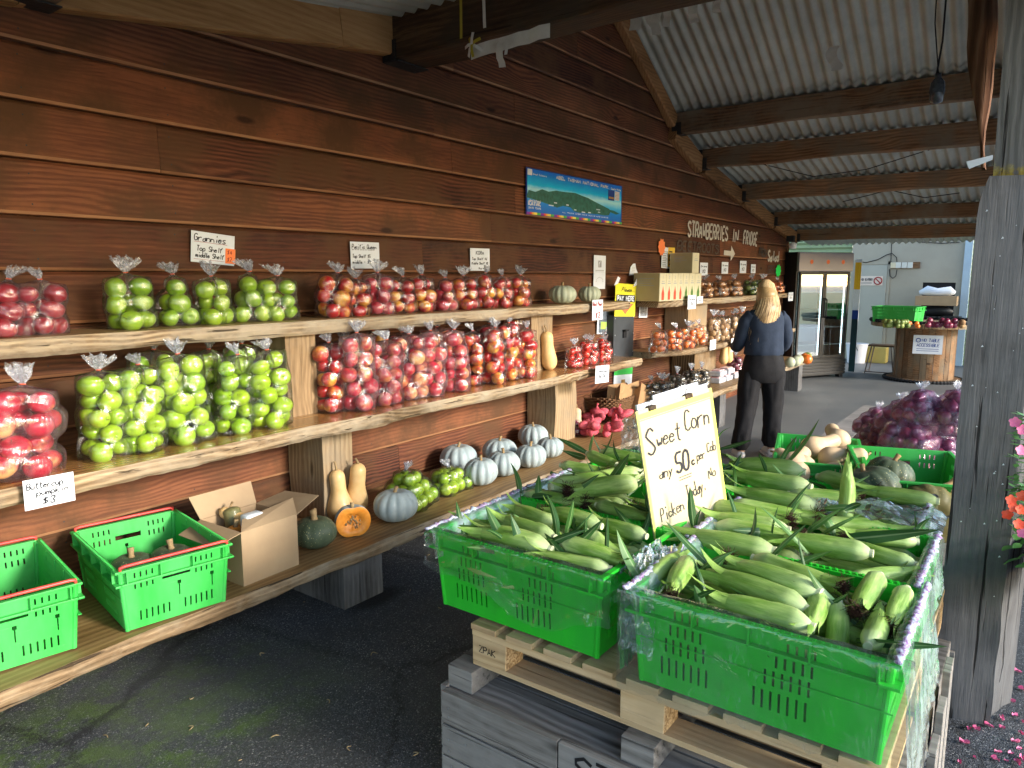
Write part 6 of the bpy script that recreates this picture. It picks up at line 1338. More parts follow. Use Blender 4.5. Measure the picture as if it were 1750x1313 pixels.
write(b, Ms, 'S', W_ * .07, H_ * .66, H_ * .20, .0065, seed=3, lift=.002, width=W_ * .12); write(b, Ms, 'weet', W_ * .20, H_ * .70, H_ * .13, .0048, seed=4, lift=.002, width=W_ * .32, jit=.15); write(b, Ms, 'Corn', W_ * .58, H_ * .74, H_ * .16, .0048, seed=5, lift=.002, width=W_ * .34, jit=.15)
write(b, Ms, 'any', W_ * .17, H_ * .47, H_ * .09, .0034, seed=6, lift=.002, width=W_ * .18); write(b, Ms, '50', W_ * .39, H_ * .46, H_ * .155, .0085, seed=7, lift=.002, width=W_ * .19, jit=.08); write(b, Ms, 'c', W_ * .60, H_ * .48, H_ * .08, .0055, seed=8, lift=.002, width=W_ * .045); write(b, Ms, 'per', W_ * .675, H_ * .50, H_ * .075, .003, seed=9, lift=.002, width=W_ * .115, jit=.1); write(b, Ms, 'Cob', W_ * .825, H_ * .53, H_ * .075, .003, seed=10, lift=.002, width=W_ * .125, jit=.1)
rect(b, Ms, W_ * .41, H_ * .425, W_ * .58, H_ * .430, .002); rect(b, Ms, W_ * .41, H_ * .405, W_ * .57, H_ * .410, .002)
write(b, Ms, 'Picken', W_ * .12, H_ * .16, H_ * .10, .003, seed=11, lift=.002, width=W_ * .31, rot=.10, jit=.15); write(b, Ms, 'Today.', W_ * .48, H_ * .24, H_ * .11, .003, seed=12, lift=.002, width=W_ * .27, rot=.10, jit=.15); write(b, Ms, 'No', W_ * .80, H_ * .33, H_ * .08, .003, seed=13, lift=.002, width=W_ * .11, rot=.1)
b.build('handwriting', M_ink, t, world=True)
b = MB(); b.box((W_ * .06, H_ * .2, -.022), (W_ * .98, H_ * 1.035, -.012), M=Ms, bev=.001); b.box((W_ * .30, H_ * .6, -.032), (W_ * .9, H_ * 1.06, -.026), M=Ms, bev=.001); b.build('backing_board', M_paper, t, world=True)
for x in (.16, .64):
    b = MB(); b.box((W_ * x, H_ - .012, -.026), (W_ * (x + .09), H_ + .004, .004), M=Ms, bev=.002); b.tube([Ms @ Vector((W_ * (x + .02), H_, -.008)), Ms @ Vector((W_ * (x + .045), H_ + .02, -.008)), Ms @ Vector((W_ * (x + .07), H_, -.008))], .0012, 5); b.build('bulldog_clip', M_purl2, t, world=True)

# ------------------------------------------------------------------ crates beyond: butternuts, dark pumpkins, netted onions
b_ = onz(1400, 790, .5)
bt = thing('display_bench', 'rough timber display bench behind the corn stand holding crates of pumpkins', 'bench', (3.9, .75, 0)); b = MB()
for k in range(6): b.cr = R.random(); b.box((3.17, .22 + k * .19, .47), (4.75, .22 + k * .19 + .18, .50), bev=.002)
b.build('top_boards', M_bin, bt, world=True)
for x, y in ((3.2, .3), (3.2, 1.2), (4.65, .3), (4.65, 1.2)): b = MB(); b.cr = R.random(); b.box((x, y, 0), (x + .09, y + .09, .469), bev=.003); b.build('leg', M_bin, bt, world=True)
k1 = crate_build(.60, .36, .24, 'bale', M_crate2, 'green crate of butternuts behind the corn, tilted towards the aisle', 'crate', 'green crates behind the corn', (3.90, .88, .52), rad(14), False)
k2 = crate_build(.60, .40, .24, 'bale', M_crate2, 'green crate of dark pumpkins behind the corn, beside the grey post', 'crate', 'green crates behind the corn', (3.66, .43, .56), rad(17), False)
for px, py, z, ez, L, wds in [(1440, 745, .80, 2.0, .25, 'far right against the crate side'), (1375, 755, .80, 1.0, .24, 'at the back left'), (1400, 770, .78, .4, .23, 'in the middle behind the round one'), (1350, 785, .78, 1.5, .25, 'leftmost'), (1390, 790, .76, 2.6, .25, 'front, beside the tall leaf'), (1372, 800, .75, 2.2, .24, 'nearest the corn'), (1410, 800, .74, .9, .22, 'beneath the others at the front'), (1450, 775, .72, 1.9, .22, 'low beside the crate wall')]:
    p = onz(px, py, z); gourd('pale butternut in the crate behind the corn, ' + wds, (p.x, p.y, z - .05), (rad(80), rad(5), ez), L, .062, .038, .006, M_butp, 'butternuts in the crate behind the corn', .018)
for px, py, r_, mt, tl, wds, sd in [(1497, 822, .125, M_butc, (.3, .1), 'left, dusty green', 61), (1512, 800, .105, M_butc, (.1, .2), 'at the back, with an upright stem', 62), (1574, 822, .13, M_brownp, (1.3, .1), 'right, brown green and turned on its side', 63)]:
    p = onz(px, py, .80); pumpkin('dark ribbed pumpkin behind the corn, ' + wds, (p.x + .04, p.y, .80 - r_ * 1.15), r_, r_ * .78, mt, sd, 12, .05, 'dark pumpkins behind the corn', tl)
p = onz(1600, 835, .78); gourd('orange butternut end beside the brown green pumpkin', (p.x, p.y - .02, .72), (rad(70), 0, 1.2), .2, .055, .04, 0, M_butn, 'butternuts in the crate behind the corn')
# bags of red onions heaped on a low table
tt_ = thing('low_table', 'low grey timber table under the heaped bags of red onions', 'table', (6.1, .75, 0)); b = MB()
for k in range(5): b.cr = R.random(); b.box((5.3, .22 + k * .22, .40), (7.5, .22 + k * .22 + .21, .43))
b.build('top_boards', M_bin, tt_, world=True)
for x, y in ((5.35, .3), (5.35, 1.1), (7.3, .3), (7.3, 1.1)): b = MB(); b.cr = R.random(); b.box((x, y, 0), (x + .1, y + .1, .399)); b.build('leg', M_bin, tt_, world=True)
M_netr = film('onion_net', (.93, .82, .95), .20, .25, 22, hazecol=(.62, .30, .62), bstr=.8)
ON = [(1502, 745, .62, 1), (1520, 730, .66, 2), (1545, 760, .62, 3), (1555, 735, .78, 4), (1600, 745, .62, 5), (1630, 735, .66, 6), (1600, 710, .84, 7), (1630, 700, .82, 8), (1575, 690, .92, 9), (1635, 690, .94, 10), (1500, 715, .66, 11), (1540, 705, .80, 12), (1610, 770, .56, 13), (1570, 770, .56, 14)]
for px, py, z, sd in ON:
    p = onz(px, py, z); rr = random.Random(sd); t = thing('red_onion_bag', ['netted bag of red onions low in the heap', 'netted bag of red onions on top of the heap'][z > .75] + ', %s' % {1: 'leftmost', 2: 'second from left', 3: 'in the front centre', 4: 'with a white star shaped tie', 5: 'near the green crate wall', 6: 'against the post', 7: 'right of the white tie', 8: 'beside the post', 9: 'the highest, in the centre', 10: 'highest beside the post', 11: 'at the back left', 12: 'at the back centre', 13: 'behind the crate corner', 14: 'just above the crate rim'}[sd], 'bag of onions', (p.x, p.y, z - .10), rr.uniform(0, 6), 'netted bags of red onions')
    pts = heap(4, 3, 3, .070, rr, 1, 1); pts = [Vector((q.x * (1 - .15 * (q.z > .12)), q.y, q.z)) for q in pts]; key = ('on', sd % 3)
    if key not in VAR: VAR[key] = (pts, film_me(pts, .036, sd, .03, 40, 16))
    pts, (fme, kme, tme, _) = VAR[key]
    for q in pts: o = bpy.data.objects.new('red_onion', AP['n']); COL.objects.link(o); o.parent = t; o.location = q; o.rotation_euler = [rr.uniform(-2, 2) for _ in range(3)]
    for n_, me, mt in (('net', fme, M_netr), ('bag_neck', kme, None)):
        o = bpy.data.objects.new(n_, me); COL.objects.link(o); o.parent = t
        if mt: o.material_slots[0].link = 'OBJECT'; o.material_slots[0].material = mt
# ------------------------------------------------------------------ the far end: shed wall, door, fridge, spool table
BX = 15.7
def bw(px, py, x=BX): return onx(px, py, x)
M_gwall = simple('grey_sheet_wall', (.42, .38, .30), (.35, .31, .24), 1.6, .7, .3, .1, world=True); M_door = simple('grey_door', (.42, .41, .34), (.38, .37, .31), 3, .6, .4, .05); M_trim = simple('pale_blue_trim', (.42, .53, .60), (.36, .46, .54), 5, .5)
M_clad = simple('green_cladding', (.30, .37, .20), (.22, .28, .15), 4, .5, .4, .1)
t = thing('shed_wall', 'pale grey shed wall with a plain door at the far end behind the spool table', 'wall', (BX, 2.2, 0))
ya, yb = 3.15, bw(1640, 500).y
b = MB(); b.box((BX, yb - .02, 0), (BX + .1, bw(1632, 500).y, 2.75)); b.box((BX, bw(1632, 500).y, 1.53), (BX + .1, bw(1576, 500).y, 2.75)); b.box((BX, bw(1576, 500).y, 0), (BX + .1, ya, 2.75)); b.build('wall_sheet', M_gwall, t, world=True)
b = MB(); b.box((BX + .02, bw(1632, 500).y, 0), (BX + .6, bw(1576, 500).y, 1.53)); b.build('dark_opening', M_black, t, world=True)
d0, d1 = bw(1514, 500).y, bw(1462, 500).y
b = MB(); b.box((BX - .03, d0, .02), (BX - .002, d1, 1.86), bev=.004); o = b.build('door', M_door, t, world=True)
h = MB(); h.box((BX - .05, d1 - .09, .95), (BX - .031, d1 - .06, 1.06), bev=.004); hh_ = h.build('handle', M_black, o); 
for v in hh_.data.vertices: v.co -= t.location
b = MB()
for (y0, y1, z0, z1) in ((d0 - .05, d0 - .004, 0, 1.93), (d0 - .05, d1 + .05, 1.87, 1.93)): b.box((BX - .02, y0, z0), (BX - .001, y1, z1))
b.build('door_frame', M_gwall, t, world=True)
b = MB(); yq = bw(1640, 500).y; b.box((BX - .06, yq - .14, 0), (BX + .1, yq - .025, 2.75)); b.build('corner_trim', M_trim, t, world=True)
def clad(y0, y1, z0, z1, nm, lab):
    t = thing(nm, lab, 'wall', (BX + .1, (y0 + y1) / 2, 0)); b = MB(); rows = []; n = int((z1 - z0) / .0125)
    for i in range(n + 1): z = z0 + (z1 - z0) * i / n; o_ = .022 * (math.sin(2 * math.pi * z / .10)); rows.append([Vector((BX + .05 - o_, y0, z)), Vector((BX + .05 - o_, y1, z))])
    b.grid(rows); b.build('cladding', M_clad, t, smooth=True, world=True); return t
clad(-4.0, yq - .145, 0, 2.8, 'green_clad_wall', 'green corrugated wall at the far right beside the pale blue trim')
clad(3.16, 8.0, 0, 3.0, 'green_clad_wall', 'green corrugated wall seen above the drinks fridge')
t = thing('safety_sign', 'white no entry sign with a red prohibition circle on the far grey door', 'sign', (BX - .035, 2.7, 1.6))
o_, r_, u_ = bw(1468, 488, BX - .04), bw(1508, 488, BX - .04), bw(1468, 472, BX - .04); M_ = frame(o_, (0, -1, 0), (0, 0, 1)); W_, H_ = o_.y - r_.y, u_.z - o_.z
b = MB(); b.box((0, 0, -.004), (W_, H_, 0), M=M_); b.build('plate', flat('sign_cream', (.78, .66, .55)), t, world=True)
b = MB(); write(b, M_, 'NO ENTRY', W_ * .06, H_ * .5, H_ * .24, .012, jit=0, slant=0, width=W_ * .52); rect(b, M_, W_ * .06, H_ * .3, W_ * .55, H_ * .33, .001); rect(b, M_, W_ * .06, H_ * .18, W_ * .55, H_ * .21, .001); b.lathe([(0, 0)], 3); b.build('lettering', M_ink, t, world=True)
b = MB(); ring = [M_ @ Vector((W_ * .8 + math.cos(a) * H_ * .38, H_ * .5 + math.sin(a) * H_ * .38, .002)) for a in [i * math.pi / 12 for i in range(25)]]; b.tube(ring, .011, 5, cap=False); b.tube([ring[9], ring[21]], .010, 5); b.build('red_circle', M_redink, t, world=True)
t = thing('switch_board', 'brown board with four square power outlets on the far grey wall', 'outlet', bw(1552, 453))
b = MB(); p0, p1 = bw(1522, 459), bw(1573, 448); b.box((BX - .03, p1.y, p0.z), (BX - .001, p0.y, p1.z), bev=.003); b.build('backboard', M_purl, t, world=True)
for i, px in enumerate((1527, 1536, 1546, 1556)):
    p = bw(px, 453.5); b = MB(); b.box((BX - .05, p.y - .045, p.z - .055), (BX - .031, p.y + .045, p.z + .055), bev=.006); b.build('outlet', flat('ivory%d' % i, (.72, .62, .42) if i == 0 else (.68, .66, .58)), t, world=True)
t = thing('power_cable', 'thin loose cables drooping across the far grey wall from the outlets', 'cable', bw(1524, 440))
b = MB()
for pts in ([(1524, 405), (1523, 432), (1522, 455)], [(1462, 446), (1480, 449), (1500, 444), (1515, 436), (1524, 433), (1532, 440), (1533, 448)], [(1520, 460), (1521, 472), (1526, 476), (1531, 472), (1533, 461)], [(1553, 408), (1575, 414), (1610, 416), (1640, 414)]):
    b.tube([bw(x, y, BX - .03) for x, y in pts], .008, 5)
b.build('cable', M_black, t, world=True)
# glass-door fridge, turned towards the stand
P0, P1 = onz(1352, 652, 0), onz(1443, 645, 0); ang = math.atan2(P1.y - P0.y, P1.x - P0.x); FW = (P1 - P0).length
t = thing('drinks_fridge', 'tall black two-door glass display fridge at the far end of the wall', 'fridge', P0, ang)
M_fr = simple('fridge_black', (.007, .008, .010), (.012, .013, .015), 20, .45, .4, .05); M_fin = simple('fridge_lining', (.50, .60, .62), (.42, .54, .56), 5, .4)
FH = 2.02
b = MB(); b.box((0, .02, .06), (.045, .70, FH - .0), mat=0); b.box((FW - .045, .02, .06), (FW, .70, FH), mat=0); b.box((.045, .02, FH - .04), (FW - .045, .70, FH), mat=0); b.box((.045, .66, .06), (FW - .045, .70, FH - .041), mat=0)
b.box((.0455, .62, .34), (FW - .0455, .655, FH - .30), mat=1); b.build('cabinet', [M_fr, M_fin], t)
b = MB()
for k in range(5): b.box((.0, -.004, .07 + k * .05), (FW, .02, .112 + k * .05), bev=.004)
b.box((.02, .012, .06), (FW - .02, .3, .335)); b.build('louvre_base', M_fr, t)
b = MB(); b.box((.0, .3, 0), (FW, .68, .06)); b.box((.0, .04, 0), (.08, .12, .06)); b.box((FW - .08, .04, 0), (FW, .12, .06)); b.build('foot', M_fr, t)
b = MB(); b.box((.0, -.03, FH - .30), (FW, .019, FH - .005), bev=.01); hd = b.build('header', simple('header_silver', (.24, .23, .27), (.28, .26, .30), 3, .35), t)
b = MB(); 
for x in (.22, .52, .80): M_ = Matrix.Translation((x * FW, -.032, FH - .15)) @ Matrix.Rotation(math.pi / 2, 4, 'X'); b.lathe([(0, 0), (.035, 0)], 10); b.v[-20:] = [tuple(M_ @ Vector(v)) for v in b.v[-20:]]
b.build('strawberry_print', M_redp, hd)
t_gl = NT('fridge_glass'); t_gl.t.nodes.remove(t_gl.b); g1 = t_gl.n('BsdfGlossy'); g1.inputs['Roughness'].default_value = .03; g2 = t_gl.n('BsdfTransparent'); g2.inputs[0].default_value = (.78, .9, .92, 1); g3 = t_gl.n('MixShader'); g3.inputs[0].default_value = .38; t_gl.l(g2.outputs[0], g3.inputs[1]); t_gl.l(g1.outputs[0], g3.inputs[2]); t_gl.l(g3.outputs[0], t_gl.out.inputs[0]); M_glass = t_gl.mat
for i in range(2):
    x0, x1 = .045 + i * (FW - .09) / 2, .045 + (i + 1) * (FW - .09) / 2; f = MB(); z0, z1 = .345, FH - .31
    f.box((x0 + .002, -.02, z0), (x0 + .035, .012, z1), bev=.003); f.box((x1 - .035, -.02, z0), (x1 - .002, .012, z1), bev=.003); f.box((x0 + .0355, -.02, z0), (x1 - .0355, .012, z0 + .04)); f.box((x0 + .0355, -.02, z1 - .04), (x1 - .0355, .012, z1))
    d = f.build('glass_door', M_fr, t); g = MB(); g.box((x0 + .035, -.008, z0 + .04), (x1 - .035, -.002, z1 - .04)); g.build('pane', M_glass, d)
    h = MB(); hx = x1 - .02 if i == 0 else x0 + .02; h.tube([(hx, -.02, 1.0), (hx, -.055, 1.02), (hx, -.055, 1.28), (hx, -.02, 1.30)], .011, 8); h.build('handle', M_fr, d)
for k in range(4):
    b = MB(); z = .55 + k * .28
    for q in range(18): b.box((.05 + q * (FW - .1) / 18, .06, z), (.056 + q * (FW - .1) / 18, .60, z + .006))
    b.box((.05, .06, z - .004), (FW - .05, .07, z + .012)); b.build('wire_shelf', M_galv, t)
em = bpy.data.materials.new('fridge_light'); em.use_nodes = True; em.node_tree.nodes['Principled BSDF'].inputs['Emission Color'].default_value = (.95, .98, 1, 1); em.node_tree.nodes['Principled BSDF'].inputs['Emission Strength'].default_value = 2.2
for x in (FW / 2, FW - .075): b = MB(); b.box((x - .006, .05, .40), (x + .006, .062, FH - .36)); b.build('light_strip', em, t)
tl = thing('roll_up_poster', 'narrow blue, white and yellow advertising strip standing right of the fridge', 'sign', (P1.x + .05, P1.y - .1, 0)); M_ = frame(onx(1449, 640, 13.4), (0, -1, 0), (0, 0, 1)) @ Matrix.Diagonal((.7, 1, 1, 1)); b = MB(); b.box((0, .05, -.02), (.14, 1.95, 0), M=M_, mat=0)
for z0, z1, m_ in ((.05, .95, 1), (.95, 1.1, 2), (1.1, 1.45, 0), (1.45, 1.9, 3)): rect(b, M_, 0, z0, .14, z1, .002, m_)
b.build('strip', [M_paper, simple('dark_teal', (.01, .05, .06)), M_blu, flat('amber2', (.85, .5, .03))], tl, world=True)

# cable-spool table
SC = Vector((13.2, 1.48, 0)); t = thing('spool_table', 'wooden cable drum table with rope edging and a notice on its barrel, far right', 'table', SC)
b = MB(); rr = random.Random(3); rows = []
N_ = 30
for k in range(N_):
    a0, a1 = 2 * math.pi * k / N_, 2 * math.pi * (k + .94) / N_; b.cr = rr.random(); r_ = .43 + rr.uniform(-.006, .006)
    b.grid([[Vector((math.cos(a) * r_, math.sin(a) * r_, z)) for z in (.05, .45, .86)] for a in (a0, (a0 + a1) / 2, a1)], flip=True)
b.build('barrel', M_purl, t)
b = MB(); b.cr = .4; b.lathe([(0, .0), (.52, 0), (.53, .03), (.52, .05), (0, .05)], 48); b.build('base_disc', M_purl, t)
b = MB(); rr = random.Random(4)
for k in range(10):
    y0 = -.80 + k * .16; y1 = y0 + .154; b.cr = rr.random()
    pts = []
    xx = lambda y: math.sqrt(max(0, .80 ** 2 - y * y)); a_, c_ = max(y0, -.799), min(y1, .799)
    lo = [(-xx(a_), a_), (-xx((a_ + c_) / 2), (a_ + c_) / 2), (-xx(c_), c_), (xx(c_), c_), (xx((a_ + c_) / 2), (a_ + c_) / 2), (xx(a_), a_)]
    n0 = [Vector((x, y, .865)) for x, y in lo]; n1 = [Vector((x, y, .925)) for x, y in lo]; b.grid([n0, n1], close=True); b.add(n1, [tuple(range(6))]); b.add(n0, [tuple(range(6))[::-1]])
b.build('table_top', M_up, t)
for z, r_, nm in ((.955, .80, 'rope_edging'), (.03, .55, 'rope_edging')):
    b = MB(); n = 260; b.tube([(math.cos(2 * math.pi * i / n) * r_, math.sin(2 * math.pi * i / n) * r_, z) for i in range(n + 1)], [.026 + .006 * math.sin(i * 1.6) for i in range(n + 1)], 6, cap=False); b.build(nm, M_black, t)
v = (CAM - SC); an = math.atan2(v.y, v.x) + .08; nt_ = thing('table_notice', 'white notice with blue writing fixed to the drum table barrel', 'notice', SC + Vector((math.cos(an) * .44, math.sin(an) * .44, .46))); M_ = frame(SC + Vector((math.cos(an) * .445, math.sin(an) * .445, .46)) + Vector((-math.sin(an), math.cos(an), 0)) * -.20, (-math.sin(an), math.cos(an), 0), (0, 0, 1))
b = MB(); b.box((0, 0, -.004), (.40, .29, 0), M=M_); b.build('sheet', M_paper, nt_, world=True)
b = MB(); write(b, M_, 'NO TABLE', .12, .19, .045, .009, jit=0, width=.24); write(b, M_, 'ACCESSIBLE', .05, .115, .045, .009, jit=0, width=.31); rect(b, M_, .05, .075, .35, .082, .001); rect(b, M_, .05, .045, .35, .052, .001); b.tube([M_ @ Vector((.07 + math.cos(a) * .03, .21 + math.sin(a) * .03, .002)) for a in [i * math.pi / 6 for i in range(13)]], .006, 4, cap=False); b.build('lettering', M_blu, nt_, world=True)
def at_top(px, py): return onz(px, py, .925)
q = at_top(1531, 552); crate_build(.60, .40, .24, 'bale', M_crate2, 'green crate on the left of the drum table', 'crate', None, (q.x + .15, q.y - .0, .934), rad(80))
rr = random.Random(9)
def veg(nm, lab, cat, px, mt, n, r_, grp=None):
    q = at_top(px, 561); t = thing(nm, lab, cat, (q.x, q.y, .926), 0, grp)
    for i in range(n):
        b = MB(); b.lathe([(r_ * math.sin(math.pi * k / 6), r_ * (1 - math.cos(math.pi * k / 6))) for k in range(7)], 9, c=(rr.uniform(-.09, .09), rr.uniform(-.16, .16), rr.choice([0, 0, r_ * 1.2]))); b.build('vegetable', mt, t, smooth=True)
veg('courgette_heap', 'heap of green and yellow vegetables in front of the green crate on the drum table', 'vegetables', 1530, M_leafv, 26, .04); veg('pepper_heap', 'small yellow green vegetables beside the heap on the drum table', 'vegetables', 1548, M_mand, 10, .03)
veg('onion_heap', 'wrapped red vegetables at the middle of the drum table', 'vegetables', 1608, M_red_on, 14, .045); veg('potato_heap', 'few pale vegetables at the right of the drum table', 'vegetables', 1626, M_pot, 9, .04)
# boxes and sacks in the dark opening, bucket, stool, carton
q = bw(1604, 520); t = thing('cardboard_box', 'flattened brown carton in the dark opening of the far wall', 'box', (BX - .35, q.y, 1.12)); b = MB(); b.box((-.15, -.33, 0), (.15, .33, .17), bev=.006); b.build('carton', M_card, t)
t = thing('white_sack', 'rolled white sack on the brown carton at the far wall', 'sack', (BX - .35, q.y, 1.30)); b = MB(); b.tube([(0, -.28, .05), (.01, -.2, .08), (0, 0, .06), (.01, .16, .085), (0, .29, .05)], [.03, .085, .07, .09, .03], 12); b.build('cloth', M_paper, t, smooth=True)
t = thing('black_sack', 'crumpled black sack under the brown carton at the far wall', 'sack', (BX - .35, q.y, .93)); b = MB(); b.tube([(0, -.28, .07), (.02, -.1, .10), (0, .1, .08), (.0, .29, .07)], [.04, .1, .095, .04], 12); b.build('plastic', M_fr, t, smooth=True)
t = thing('storage_shelf', 'low dark shelf carrying the cartons against the far wall', 'shelf', (BX - .35, q.y, 0)); b = MB(); b.box((-.18, -.4, .88), (.2, .4, .925)); b.box((-.15, -.38, 0), (-.1, -.33, .88)); b.box((-.15, .33, 0), (-.1, .38, .88)); b.build('frame', M_fr, t)
q = onz(1470, 618, 0); t = thing('bucket', 'white plastic bucket on the floor left of the drum table', 'bucket', (q.x - .3, q.y + .02, .006)); b = MB(); b.lathe([(0, 0), (.155, 0), (.19, .34), (.20, .345), (.20, .37), (.185, .37), (.15, .01), (0, .01)], 28); b.build('pail', simple('white_plastic', (.72, .72, .74), (.66, .66, .7), 4, .4), t, smooth=2)
b = MB(); b.tube([(math.cos(a) * .20, -.02 - abs(math.sin(a)) * .06, .33 - math.sin(a) * .16) for a in [i * math.pi / 10 for i in range(11)]], .006, 5); b.build('handle', M_fr, t)
q = onz(1505, 638, 0); t = thing('metal_stool', 'small wire legged stool between the bucket and the drum table', 'stool', (q.x, q.y + .0, .006)); b = MB(); M_wire = simple('rusty_wire', (.10, .08, .07), (.05, .04, .04), 30, .6)
for sx, sy in ((-1, -1), (-1, 1), (1, -1), (1, 1)): l = MB(); l.tube([(sx * .20, sy * .22, 0), (sx * .13, sy * .15, .46)], .010, 6); l.build('leg', M_wire, t)
b.tube([(-.20, -.22, .03), (.20, -.22, .03)], .008, 5); b.tube([(-.20, .22, .03), (.20, .22, .03)], .008, 5); b.tube([(-.2, -.22, .03), (-.2, .22, .03)], .008, 5); b.build('rail', M_wire, t); s = MB(); s.box((-.17, -.2, .46), (.17, .2, .485), bev=.006); s.build('seat', M_purl, t)
q = onz(1503, 612, 0); t = thing('yellow_crate', 'yellow tub behind the small stool at the far wall', 'tub', (BX - .35, q.y + .0, .006)); b = MB(); b.box((-.15, -.28, 0), (.15, .2, .30), bev=.02); b.build('tub', flat('dull_yellow', (.55, .42, .12)), t)
t = thing('security_lamp', 'black security lamp at the corner where the wall meets the last purlin', 'lamp', ony(1352, 412, 3.2)); b = MB(); p = ony(1352, 410, 3.2); b.box((p.x - .05, p.y - .05, p.z - .03), (p.x + .05, p.y + .06, p.z + .06), bev=.01); b.build('bracket', M_black, t, world=True); b = MB(); b.lathe([(0, 0), (.05, .01), (.06, .07), (.03, .10), (0, .10)], 14, c=(p.x, p.y - .03, p.z - .14)); b.build('lens', M_paper, t, smooth=True, world=True)
p = onz(1368, 622, .46); t = thing('vegetable_bag', 'pale vegetables in a clear bag on the end of the far bench', 'bag of vegetables', (p.x, p.y, .447))
for i, (x, y, mt) in enumerate([(-.12, 0, M_pale), (0, .03, M_pale), (.10, 0, M_mand), (.2, .02, M_leafv), (-.2, .03, M_pale), (.05, -.06, M_mand)]): b = MB(); b.lathe([(.07 * math.sin(math.pi * k / 8), .07 * (1 - math.cos(math.pi * k / 8))) for k in range(9)], 12, c=(x * 2, y, 0)); b.build('vegetable', mt, t, smooth=True)

# ------------------------------------------------------------------ the woman
def skin(verts, edges, radii, sub=2):
    me = bpy.data.meshes.new('tmp'); me.from_pydata(verts, edges, []); o = bpy.data.objects.new('tmp', me); COL.objects.link(o)
    md = o.modifiers.new('s', 'SKIN'); md.use_smooth_shade = True; o.modifiers.new('u', 'SUBSURF').levels = sub
    lay = me.skin_vertices[0].data if me.skin_vertices else None
    if lay is None: bpy.context.view_layer.objects.active = o
    for i, r_ in enumerate(radii): lay[i].radius = r_ if isinstance(r_, tuple) else (r_, r_)
    lay[0].use_root = True
    dg = bpy.context.evaluated_depsgraph_get(); dg.update(); ne_ = bpy.data.meshes.new_from_object(o.evaluated_get(dg)); bpy.data.objects.remove(o); return ne_
wf = onz(1296, 782, 0); ANG = rad(38)
wm = thing('person', 'woman with long blonde hair, navy top and black trousers, back turned, at the far shelves', 'person', (wf.x, wf.y, .006), ANG - math.pi / 2)
wm.scale = (.93, .97, 1)
M_skin = simple('skin', (.55, .33, .23), (.50, .28, .19), 20, .55, .4, .05); M_top = simple('navy_sweatshirt', (.032, .045, .075), (.022, .032, .055), 18, .9, .2, .5, .006); M_trs = simple('black_trousers', (.008, .008, .010), (.014, .014, .017), 14, .8, .25, .5, .008); M_shoe = simple('white_shoe', (.70, .70, .74), (.6, .58, .56), 20, .6)
V = []; E_ = []; Rd = []
def chain(pts, start=None):
    prev = start
    for p in pts:
        V.append(p[0]); Rd.append(p[1]); i = len(V) - 1
        if prev is not None: E_.append((prev, i))
        prev = i
    return prev
r0 = chain([((0, 0, .90), (.15, .11))]); chest = chain([((0, .01, 1.05), (.14, .10)), ((0, .01, 1.20), (.15, .10)), ((0, .02, 1.30), (.10, .07))], r0)
nk = chain([((.0, .03, 1.36), .048), ((.005, .045, 1.41), .050), ((.012, .055, 1.48), (.072, .085)), ((.014, .055, 1.545), (.062, .075))], chest)
la = chain([((-.17, .02, 1.27), .05), ((-.21, .06, 1.05), .036), ((-.185, .26, .99), .028), ((-.16, .33, 1.0), .024)], chest)
ra = chain([((.17, .02, 1.27), .05), ((.225, .05, 1.04), .036), ((.185, .27, .98), .028), ((.15, .35, .985), .024)], chest)
for hx, hy, hz, sg, st in ((-.16, .33, 1.0, 1, la), (.15, .35, .985, -1, ra)):
    pm = chain([((hx + .01 * sg, hy + .045, hz - .005), (.032, .014))], st)
    for f_ in range(4): chain([((hx + (-.022 + .015 * f_), hy + .085, hz - .01), .0085), ((hx + (-.024 + .016 * f_), hy + .11 - abs(f_ - 1.5) * .006, hz - .028), .0075)], pm)
    chain([((hx + .035 * sg, hy + .05, hz - .01), .010), ((hx + .045 * sg, hy + .075, hz - .025), .0085)], pm)
for sx, kx, fx, fy in ((-1, -.17, -.22, -.10), (1, .11, .12, .0)):
    chain([((sx * .09, 0, .82), .085), ((kx, fy * .4 + .03, .46), .058), ((fx, fy, .12), .04), ((fx, fy - .02, .05), .035), ((fx + sx * .01, fy + .10, .03), (.036, .024)), ((fx + sx * .015, fy + .16, .025), (.032, .018))], r0)
me = skin(V, E_, Rd); me.materials.clear(); me.materials.append(M_skin); bo = bpy.data.objects.new('body', me); COL.objects.link(bo); bo.parent = wm
def fold(a, z, k=1): return mnoise.noise((math.cos(a) * 2.4 * k, math.sin(a) * 2.4 * k, z * 7)) * .014 + mnoise.noise((a * 2, z * 16, 3)) * .006
def loft(b, lv, n=40, fk=1.0):
    rows = [[Vector((cx + math.cos(a) * (rx + fold(a, z) * fk), cy + math.sin(a) * (ry + fold(a, z) * fk), z)) for a in [2 * math.pi * i / n for i in range(n)]] for cx, cy, z, rx, ry in lv]
    b.grid(rows, close=True)
b = MB(); loft(b, [(0, .005, .945, .178, .145), (0, .005, .955, .186, .152), (0, .0, 1.0, .184, .148), (0, .0, 1.08, .176, .14), (0, .0, 1.16, .178, .138), (0, .005, 1.23, .186, .135), (0, .01, 1.29, .178, .12), (0, .015, 1.33, .155, .105), (0, .025, 1.365, .09, .08), (0, .03, 1.38, .062, .062)])
